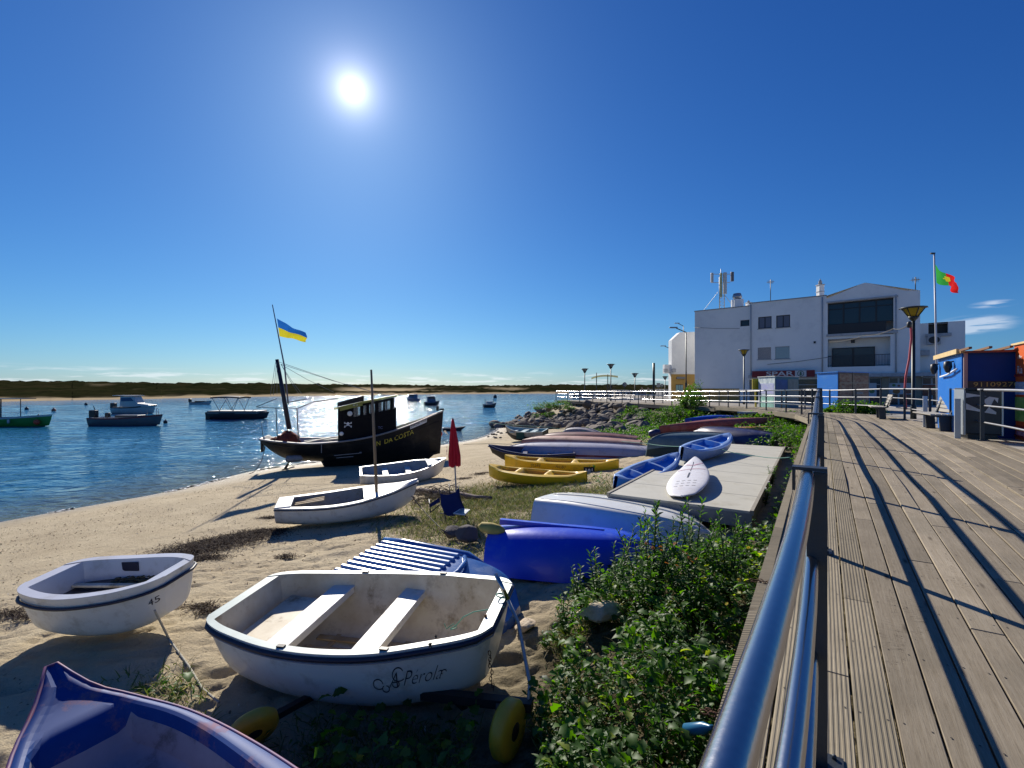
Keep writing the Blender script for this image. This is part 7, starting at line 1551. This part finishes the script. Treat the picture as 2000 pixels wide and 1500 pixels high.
# blocked places: leaves do not grow through hulls or the platform
def blocked(X, Y):
    b_ = np.zeros(len(X), bool)
    for (ax, ay), (bx, by), r_ in (((-2.6, 4.9), (-.1, 4.4), .60), ((-.25, 7.12), (2.0, 6.6), .52), ((.75, 8.9), (3.0, 7.05), .55), ((-1.9, 6.2), (.1, 5.5), .62), ((1.78, 8.44), (5.5, 14.2), .3), ((3.66-.6, 7.3), (8.7-.6, 15), .75), ((-5.4, 5.3), (-3.9, 5.3), .6), ((-3.4, 3.6), (-.9, 2.3), .66), ((5.0, 17), (9, 17.5), .6), ((.93, 4.85), (.80, 4.35), .20), ((-.08, 3.62), (-.02, 3.2), .24), ((7, 17), (9.8, 19), .6), ((6.6, 20.8), (11, 21.8), .5)):
        d = np.array([bx-ax, by-ay]); L2 = d@d; t = np.clip(((X-ax)*d[0]+(Y-ay)*d[1])/L2, 0, 1); b_ |= np.hypot(X-ax-t*d[0], Y-ay-t*d[1]) < r_
    return b_
def scatter(n, x0, x1, y0, y1, power=1.0, keep=None):
    X = rng.uniform(x0, x1, n); Y = rng.uniform(y0, y1, n); s_ = soil_mask(X, Y); ok = (rng.uniform(0, 1, n) < s_**power) & ~blocked(X, Y); t_ = X*U[0]+Y*U[1]; nn_ = X*NV[0]+Y*NV[1]; ok &= (nn_ < -.42) | (Y > 19)
    if keep is not None: ok &= keep(X, Y)
    return X[ok], Y[ok]
def hfield(X, Y):
    """how high the weeds stand, in clumps"""
    a = vnoise(X*1.5, Y*1.5, 51)*.6+vnoise(X*3.6, Y*3.6, 52)*.4; e = -.41-(X*NV[0]+Y*NV[1]); t = X*U[0]+Y*U[1]
    tall = np.exp(-((t-4.9)/1.5)**2)*np.exp(-((e-.75)/.7)**2)*.38
    return .05+.50*np.clip(a-.30, 0, 1)+tall*np.clip(.45+a, 0, 1.1)
X, Y = scatter(135000, -3.6, 7, 1.0, 8.6, 1.4, keep=lambda X, Y: (Y-X*.5 < 6.6) & (rng.uniform(0, 1, len(X)) < .25+1.5*vnoise(X*2.6, Y*2.6, 70)**1.6))
Z0g = ground_np(X, Y); Hh = hfield(X, Y); fr = rng.uniform(0, 1, len(X))**.7; fr *= np.clip(soil_mask(X, Y)*1.3, .25, 1)
near_ = np.hypot(X, Y) < 5.0; LEN = rng.lognormal(-3.15, .45, len(X)).clip(.018, .12)
me = leaves_mesh('weed_ground_cover', np.stack([X, Y, Z0g+.01+Hh*fr], 1), rdir(len(X), .15), rnrm(len(X)), LEN*1.15, LEN*np.where(rng.uniform(0, 1, len(X)) < .55, rng.uniform(.22, .38, len(X)), rng.uniform(.5, .85, len(X))), np.clip(rng.beta(1.6, 2.2, len(X))+.3*(vnoise(X*2, Y*2, 61)-.5), 0, 1), LEAF)
obj('weed_ground_cover', me, label='dense low green weeds along the edge of the boardwalk', cat='weeds', kind='stuff')
print('cover leaves', len(X))
X, Y = scatter(9000, -1.5, 5, 1.2, 7.5, .6, keep=lambda X, Y: Y-X*.5 < 6.4); Z0g = ground_np(X, Y); LEN = rng.uniform(.05, .11, len(X)); Hh = hfield(X, Y)
me = leaves_mesh('broad_weed_leaves', np.stack([X, Y, Z0g+.02+Hh*rng.uniform(.2, 1.05, len(X))], 1), rdir(len(X), .1), rnrm(len(X)), LEN, LEN*rng.uniform(.7, .95, len(X)), np.clip(rng.beta(2.5, 1.6, len(X)), 0, 1), LEAF)
obj('broad_weed_leaves', me, label='broader pale green leaves standing out of the low weeds', cat='weeds', kind='stuff')
# farther weeds between platform and boardwalk and under the far bend
X, Y = scatter(60000, 2, 15, 7, 34, 1.2); Z0g = ground_np(X, Y); D_ = np.hypot(X, Y); Hh = np.where(Y > 15, .15+.5*vnoise(X*.9, Y*.9, 53)*soil_mask(X, Y), .10+.35*vnoise(X*1.4, Y*1.4, 54)); LEN = rng.uniform(.03, .07, len(X))*(1+D_/22)
me = leaves_mesh('far_weeds', np.stack([X, Y, Z0g+Hh*rng.uniform(0, 1, len(X))], 1), rdir(len(X), .3), rnrm(len(X)), LEN, LEN*.6, np.clip(rng.beta(2, 3, len(X)), 0, 1), LEAF, lobes=False)
obj('far_weeds', me, label='green weeds below the bend of the boardwalk and beside the platform', cat='weeds', kind='stuff')
# grass and dry stalks on the sand
X, Y = scatter(150000, -4.2, 5, 2.5, 15.5, .8, keep=lambda X, Y: (-.41-(X*NV[0]+Y*NV[1])) > 1.3); Z0g = ground_np(X, Y); LEN = rng.uniform(.05, .19, len(X))
me = leaves_mesh('grass_tufts', np.stack([X, Y, Z0g-.01], 1), rdir(len(X), 1.1), rnrm(len(X)), LEN, np.full(len(X), .007)+LEN*.03, rng.uniform(0, 1, len(X)), GRASS, lobes=False)
obj('grass_tufts', me, label='short dry green grass growing thinly on the sand', cat='grass', kind='stuff')
X, Y = scatter(46000, -3.6, 6, 1.0, 14.5, .45); Z0g = ground_np(X, Y); LEN = rng.uniform(.08, .28, len(X)); d = rdir(len(X), .35)
me = leaves_mesh('dry_stalks', np.stack([X, Y, Z0g+.01], 1), d, rnrm(len(X)), LEN, np.full(len(X), .006), rng.uniform(0, 1, len(X)), DRY, lobes=False)
obj('dry_stalks', me, label='dry straw coloured stalks lying among the weeds', cat='dry stalks', kind='stuff')
# seaweed wrack
def wrack(name, label, pts, n, rx_, m=None, s=1.):
    Xs = []; Ys = []
    for (px, py), w_ in pts:
        q = GP(px, py); k = int(n*w_); Xs.append(rng.normal(q.x, rx_*1.5*w_, k)); Ys.append(rng.normal(q.y, rx_*.55*w_, k))
    X = np.concatenate(Xs); Y = np.concatenate(Ys); Zg = ground_np(X, Y); d = rdir(len(X), .05); L_ = rng.uniform(.03, .10, len(X))*s
    me = leaves_mesh(name, np.stack([X, Y, Zg+rng.uniform(0, .022, len(X))], 1), d, rnrm(len(X)), L_, np.full(len(X), .006)*s+L_*.05, rng.uniform(0, 1, len(X)), m, lobes=False); obj(name, me, label=label, cat='seaweed', kind='stuff')
WRK = leaf_mat('dry_seaweed', (.035, .022, .014), (.075, .045, .028), (.12, .08, .05), tr=.05, rough=.9)
wrack('seaweed', 'dark brown dried seaweed in a long patch on the sand above the left dinghy', [((352, 1082), .6), ((385, 1073), 1), ((420, 1063), 1.1), ((452, 1054), 1), ((485, 1046), .9), ((515, 1038), .7), ((528, 1012), .35), ((400, 1090), .5)], 2300, .26, WRK)
wrack('seaweed', 'scattered brown seaweed scraps on the sand at the left', [((10, 1198), .7), ((60, 1205), .5), ((395, 1185), .45), ((410, 1195), .4), ((640, 1120), .3), ((560, 1088), .35), ((905, 935), .5), ((940, 925), .6)], 700, .2, WRK)
X = rng.uniform(-14, 3.5, 30000); Y = rng.uniform(1.5, 20, 30000); Zg = ground_np(X, Y); ok = (Zg > WZ+.12) & ~blocked(X, Y); X, Y, Zg = X[ok], Y[ok], Zg[ok]; L_ = rng.uniform(.010, .045, len(X))
me = leaves_mesh('beach_scraps', np.stack([X, Y, Zg+rng.uniform(-.004, .012, len(X))], 1), rdir(len(X), .05), rnrm(len(X)), L_, L_*rng.uniform(.12, .6, len(X)), rng.uniform(0, 1, len(X)), leaf_mat('beach_scrap', (.05, .032, .018), (.16, .11, .06), (.62, .58, .48), tr=.05, rough=.9), lobes=False); obj('beach_scraps', me, label='small scraps of dry weed and shell scattered over the sand', cat='beach debris', kind='stuff')
# twigs pile behind the chair
g = MB(); rt_ = random.Random(6)
for k in range(150):
    c = P(rt_.uniform(800, 895), rt_.uniform(928, 962), rt_.uniform(11.8, 13.5)); gq = gz(c.x, c.y); c.z = gq+rt_.uniform(.02, .28); a = rt_.uniform(0, 3.14); l_ = rt_.uniform(.15, .5); g.tube([c, c+Vector((math.cos(a)*l_*.5, .1, rt_.uniform(-.05, .12))), c+Vector((math.cos(a)*l_, math.sin(a)*l_*.4, rt_.uniform(-.08, .1)))], .008, 4)
tag(g.build('twig_pile', TIMBER), 'tangle of dark dry twigs behind the blue folding chair', 'twigs', kind='stuff')
lg = MB(); a, b_ = GP(800, 958, .08), GP(960, 972, .08); lg.tube([a.lerp(b_, i/6)+Vector((0, .08*math.sin(i*2.1), .02*math.sin(i))) for i in range(7)], [.05, .08, .09, .08, .085, .07, .04], 8); tag(lg.build('driftwood_log', mat('driftwood', (.20, .15, .13), .9, var=.8, vscale=6, bump=.5)), 'weathered driftwood log lying behind the blue folding chair', 'log')
# tall leafy plants, each one a thing
STEMM = mat('green_stem', (.05, .09, .02), .6)
def plant_mesh(seed, h, nst, leafl, narrow):
    r_ = np.random.default_rng(seed); P_, D_, L_ = [], [], []; mb = MB()
    for s_ in range(nst):
        a = r_.uniform(0, 6.28); lean = r_.uniform(.05, .40); hh_ = h*r_.uniform(.6, 1); top = np.array([math.cos(a)*lean*hh_, math.sin(a)*lean*hh_, hh_]); mid = top*.5+np.array([0, 0, hh_*.05]); mb.tube([(0, 0, 0), tuple(mid), tuple(top)], [.008, .006, .003], 5)
        n = int(38*hh_/.6)
        for i in range(n):
            f = (i+1)/n; p = mid*2*f*(1-f)+top*f*f if True else 0; p = (1-f)**2*np.zeros(3)+2*f*(1-f)*mid+f*f*top; b_ = i*2.4+r_.uniform(-.3, .3); up = .35+.9*max(0, f-.75)/.25; d = np.array([math.cos(b_), math.sin(b_), up]); P_.append(p); D_.append(d/np.linalg.norm(d)); L_.append(leafl*(1.15-.55*f)*r_.uniform(.7, 1.25))
    P_, D_, L_ = np.array(P_), np.array(D_), np.array(L_); N_ = np.tile([0, 0, 1.], (len(P_), 1))+r_.normal(0, .25, (len(P_), 3)); me = leaves_mesh('leaves', P_, D_, N_, L_, L_*(.28 if narrow else .55), np.clip(r_.beta(2, 3, len(P_)), 0, 1), LEAF); return me, mb.mesh('stems', STEMM), (P_, L_)
variants = [plant_mesh(1, .80, 7, .085, True), plant_mesh(2, .65, 6, .08, True), plant_mesh(3, .48, 6, .07, False), plant_mesh(4, .38, 5, .065, False), plant_mesh(5, .70, 4, .09, True)]
spots_ = [(1.55, 5.25, 0, 1.15), (1.85, 5.05, 1, 1.15), (1.20, 5.45, 4, 1.0), (2.1, 5.5, 0, 1.05), (1.35, 4.9, 1, 1.0), (1.75, 4.6, 2, 1.1), (2.35, 5.15, 0, .95), (.95, 5.25, 1, .95), (.78, 5.45, 3, 1.0), (1.9, 5.75, 4, 1.15), (1.55, 5.7, 1, 1.1), (.55, 5.0, 3, .8), (1.4, 4.3, 2, 1.0), (1.15, 3.9, 3, 1.0), (1.55, 3.95, 1, .8), (1.0, 3.2, 2, .8), (.62, 3.5, 3, .8), (1.2, 3.5, 3, .9), (.75, 2.7, 2, .7), (2.5, 5.9, 1, .9), (2.75, 6.3, 2, 1.1), (3.05, 6.4, 3, 1.1), (2.9, 5.9, 3, 1.0), (.30, 3.2, 3, .7), (.45, 2.5, 3, .7), (2.0, 4.75, 3, 1.0), (4.6, 8.6, 3, 1.0), (5.6, 10.2, 2, .9), (8.9, 16.2, 2, 1.3), (9.6, 17.1, 1, 1.1), (10.3, 18.2, 0, 1.0), (9.2, 15.7, 3, 1.3), (11.0, 20.4, 4, 1.1), (9.9, 16.6, 1, 1.0)]
ords = 'first second third fourth fifth sixth seventh eighth ninth tenth'.split()
for i, (x, y, vi, s_) in enumerate(spots_):
    lm, sm, _ = variants[vi]; zz = gz(x, y); th = thing('weed_plant', ('tall leafy green weed standing in front of the upturned white and cobalt boats' if 4.5 < y < 6.6 else 'leafy green weed growing low between the trolley and the railing' if y < 4.5 else 'leafy green weed growing beyond the pale platform, under the boardwalk bend'), 'plant', (x, y, zz), rng.uniform(0, 6.28), group='tall leafy weeds beside the boardwalk'); hk_ = 1.30 if (4.5 < y < 6 and x < 2.5) else 1.0; th.scale = (s_*hk_, s_*hk_, s_*hk_)
    for nm, mm in (('leaves', lm), ('stem', sm)): o = bpy.data.objects.new(nm, mm); COL.objects.link(o); o.parent = th
# orange daisies on the tall plants
FLO = mat('orange_petals', (.55, .20, .03), .6, trans=.3); YFL = mat('yellow_petals', (.65, .50, .03), .6, trans=.3)
def flower(x, y, z, r_, m): 
    g = MB(); n_ = 9
    for k in range(n_): a = 2*math.pi*k/n_; b1, b2 = a-.28, a+.28; g.add([(0, 0, 0), (r_*.7*math.cos(b1), r_*.7*math.sin(b1), .006), (r_*math.cos(a), r_*math.sin(a), .002), (r_*.7*math.cos(b2), r_*.7*math.sin(b2), .006)], [(0, 1, 2, 3)])
    g.lathe([(.3*r_, .0), (.22*r_, .008)], n=8); o = g.build('flower', m); o.location = (x, y, z); o.rotation_euler = (rng.uniform(.3, 1.0), rng.uniform(-.5, .5), rng.uniform(0, 6)); return tag(o, 'small orange daisy flower among the tall weeds in front of the white hull' if m is FLO else 'small yellow flower in the low weeds beside the boardwalk', 'flower', 'orange daisies' if m is FLO else 'yellow flowers')
for px, py in ((1262, 1062), (1275, 1070), (1292, 1075), (1268, 1088), (1335, 1078), (1345, 1090), (1342, 1082), (1352, 1098), (1302, 1100), (1322, 1105), (1290, 1068), (1360, 1092), (1318, 1062)): q = P(px, py, 4.75+rng.uniform(-.15, .1)); flower(q.x, q.y, q.z, rng.uniform(.016, .026), FLO)
for px, py in ((1443, 1133), (1447, 1158), (1462, 1070), (1175, 1300), (1420, 1180)): q = P(px, py, 4.0); flower(q.x, q.y, q.z, .018, YFL)
# bushes on the embankment, by the kiosk and in front of the ochre building
def bush(label, c, rx_, ry_, rz2, n, leaf, seed, tone=0, group=None, nm='shrub'):
    r_ = np.random.default_rng(seed); th = thing(nm, label, 'shrub', tuple(c), group=group)
    d = r_.normal(0, 1, (n, 3)); d /= np.linalg.norm(d, axis=1, keepdims=True); d[:, 2] = np.abs(d[:, 2]); rad = r_.uniform(.35, 1, n)**.5; lump_ = 1+.25*np.sin(d[:, 0]*5+seed)+.2*np.sin(d[:, 1]*7+d[:, 2]*5); p = d*(rad*lump_)[:, None]*np.array([rx_, ry_, rz2]); L_ = leaf*r_.uniform(.6, 1.4, n)
    me = leaves_mesh('foliage', p, rdir(n, .3), rnrm(n), L_, L_*.6, np.clip(r_.beta(2, 3, n)+tone, 0, 1), LEAF, lobes=False); o = bpy.data.objects.new('foliage', me); COL.objects.link(o); o.parent = th
    g = MB()
    for k in range(6): a = r_.uniform(0, 6.28); g.tube([(0, 0, -.1), (math.cos(a)*rx_*.4, math.sin(a)*ry_*.4, rz2*.5)], [.03, .012], 5)
    g.build('stem', TIMBER, th)
def gb(px, py): return GP(px, py)
for i, (px, py, rx_, rz2, n, lb_, tn_) in enumerate(((1085, 806, 2.2, .9, 2600, 'dark green bush at the left tip of the rock embankment', -.1), (1070, 815, 1.4, .6, 1200, 'smaller dark bush below the one at the tip of the embankment', -.1), (1235, 818, 1.3, .9, 1500, 'brownish green bush on the bank right of the boulders', .1), (1275, 826, 1.6, .8, 2200, 'green bush on the bank behind the right hand boat pile', .0), (1320, 818, 1.5, .8, 2200, 'dark green bush under the jetty behind the red canoe', -.05), (1215, 832, 1.0, .5, 1000, 'low bush at the right foot of the boulders', .05), (1310, 840, .9, .35, 900, 'low green clump by the tip of the red canoe', .1))):
    q = gb(px, py); bush(lb_, (q.x, q.y, q.z), rx_, rx_*.7, rz2, n, .10, 100+i, tn_)
q = P(1345, 800, 35.0); bush('tall dark green shrub in front of the jetty rails below the street light', (q.x, q.y, gz(q.x, q.y)), .9, .7, 1.75, 2300, .12, 120, 0)
q = P(1362, 795, 36.5); bush('second leafy shrub right of the tall one at the jetty rails', (q.x, q.y, gz(q.x, q.y)), .8, .7, 1.9, 1800, .12, 121, .05)
for i, (x, y, r_, n, lb_) in enumerate(((16.3, 22.8, .75, 1800, 'green bush in front of the brown photographs of the blue kiosk'), (17.2, 22.6, .6, 1200, 'lower green bush right of the one at the blue kiosk'), (15.9, 23.6, .4, 700, 'small bush at the foot of the blue kiosk wall'))):
    bush(lb_, (x, y, deck_z(x, y)-.05), r_, r_*.8, r_*.85, n, .09, 130+i, .1)
# small leafy plant growing in the blue boat, and leaves by the left rope
for (px, py, D, s_) in ((340, 1440, 2.95, .35), (455, 1480, 2.8, .25)):
    q = P(px, py, D); lm, sm, _ = variants[3]; th = thing('weed_plant', 'small yellow green weed growing inside the scuffed blue boat' if s_ > .3 else 'tiny weed at the edge of the scuffed blue boat', 'plant', (q.x, q.y, -1.40)); th.scale = (s_*1.6,)*3
    for nm, mm in (('leaves', lm), ('stem', sm)): o = bpy.data.objects.new(nm, mm); COL.objects.link(o); o.parent = th
# plastic bottle and blue scrap in the weeds, chain on the deck edge
q = P(1338, 1425, 3.15); bo = MB().lathe([(.02, 0), (.034, .01), (.034, .15), (.014, .20), (.014, .22)], n=12).build('plastic_bottle', mat('blue_clear_plastic', (.02, .13, .26), .35)); bo.location = (q.x, q.y, q.z); bo.rotation_euler = (.9, .5, .3); bo.scale = (1.05,)*3; tag(bo, 'crushed blue plastic bottle caught in the weeds beside the boardwalk', 'bottle')
for k, (t_, lb_) in enumerate(((3.75, 'rusty chain lashed round the edge board of the boardwalk, farther of two'), (2.22, 'rusty chain lashed round the edge board near the camera'))):
    g = MB()
    for j in range(9):
        f = j/8; x, y = tn(t_+.02*math.sin(j*2), -.44+.14*f); z_ = deck_z(x, y)+.014-(.05*max(0, .3-f)); a = j*math.pi/2+.6; e1 = Vector((NV[0], NV[1], 0))*.016; e2 = Vector((U[0]*math.cos(a), U[1]*math.cos(a), math.sin(a)))*.009; c = Vector((x, y, z_)); g.tube([c+e1*math.cos(s_)+e2*math.sin(s_) for s_ in [m_*math.pi/4 for m_ in range(9)]], .003, 5, cap=False)
    tag(g.build('chain', RUST), lb_, 'chain')
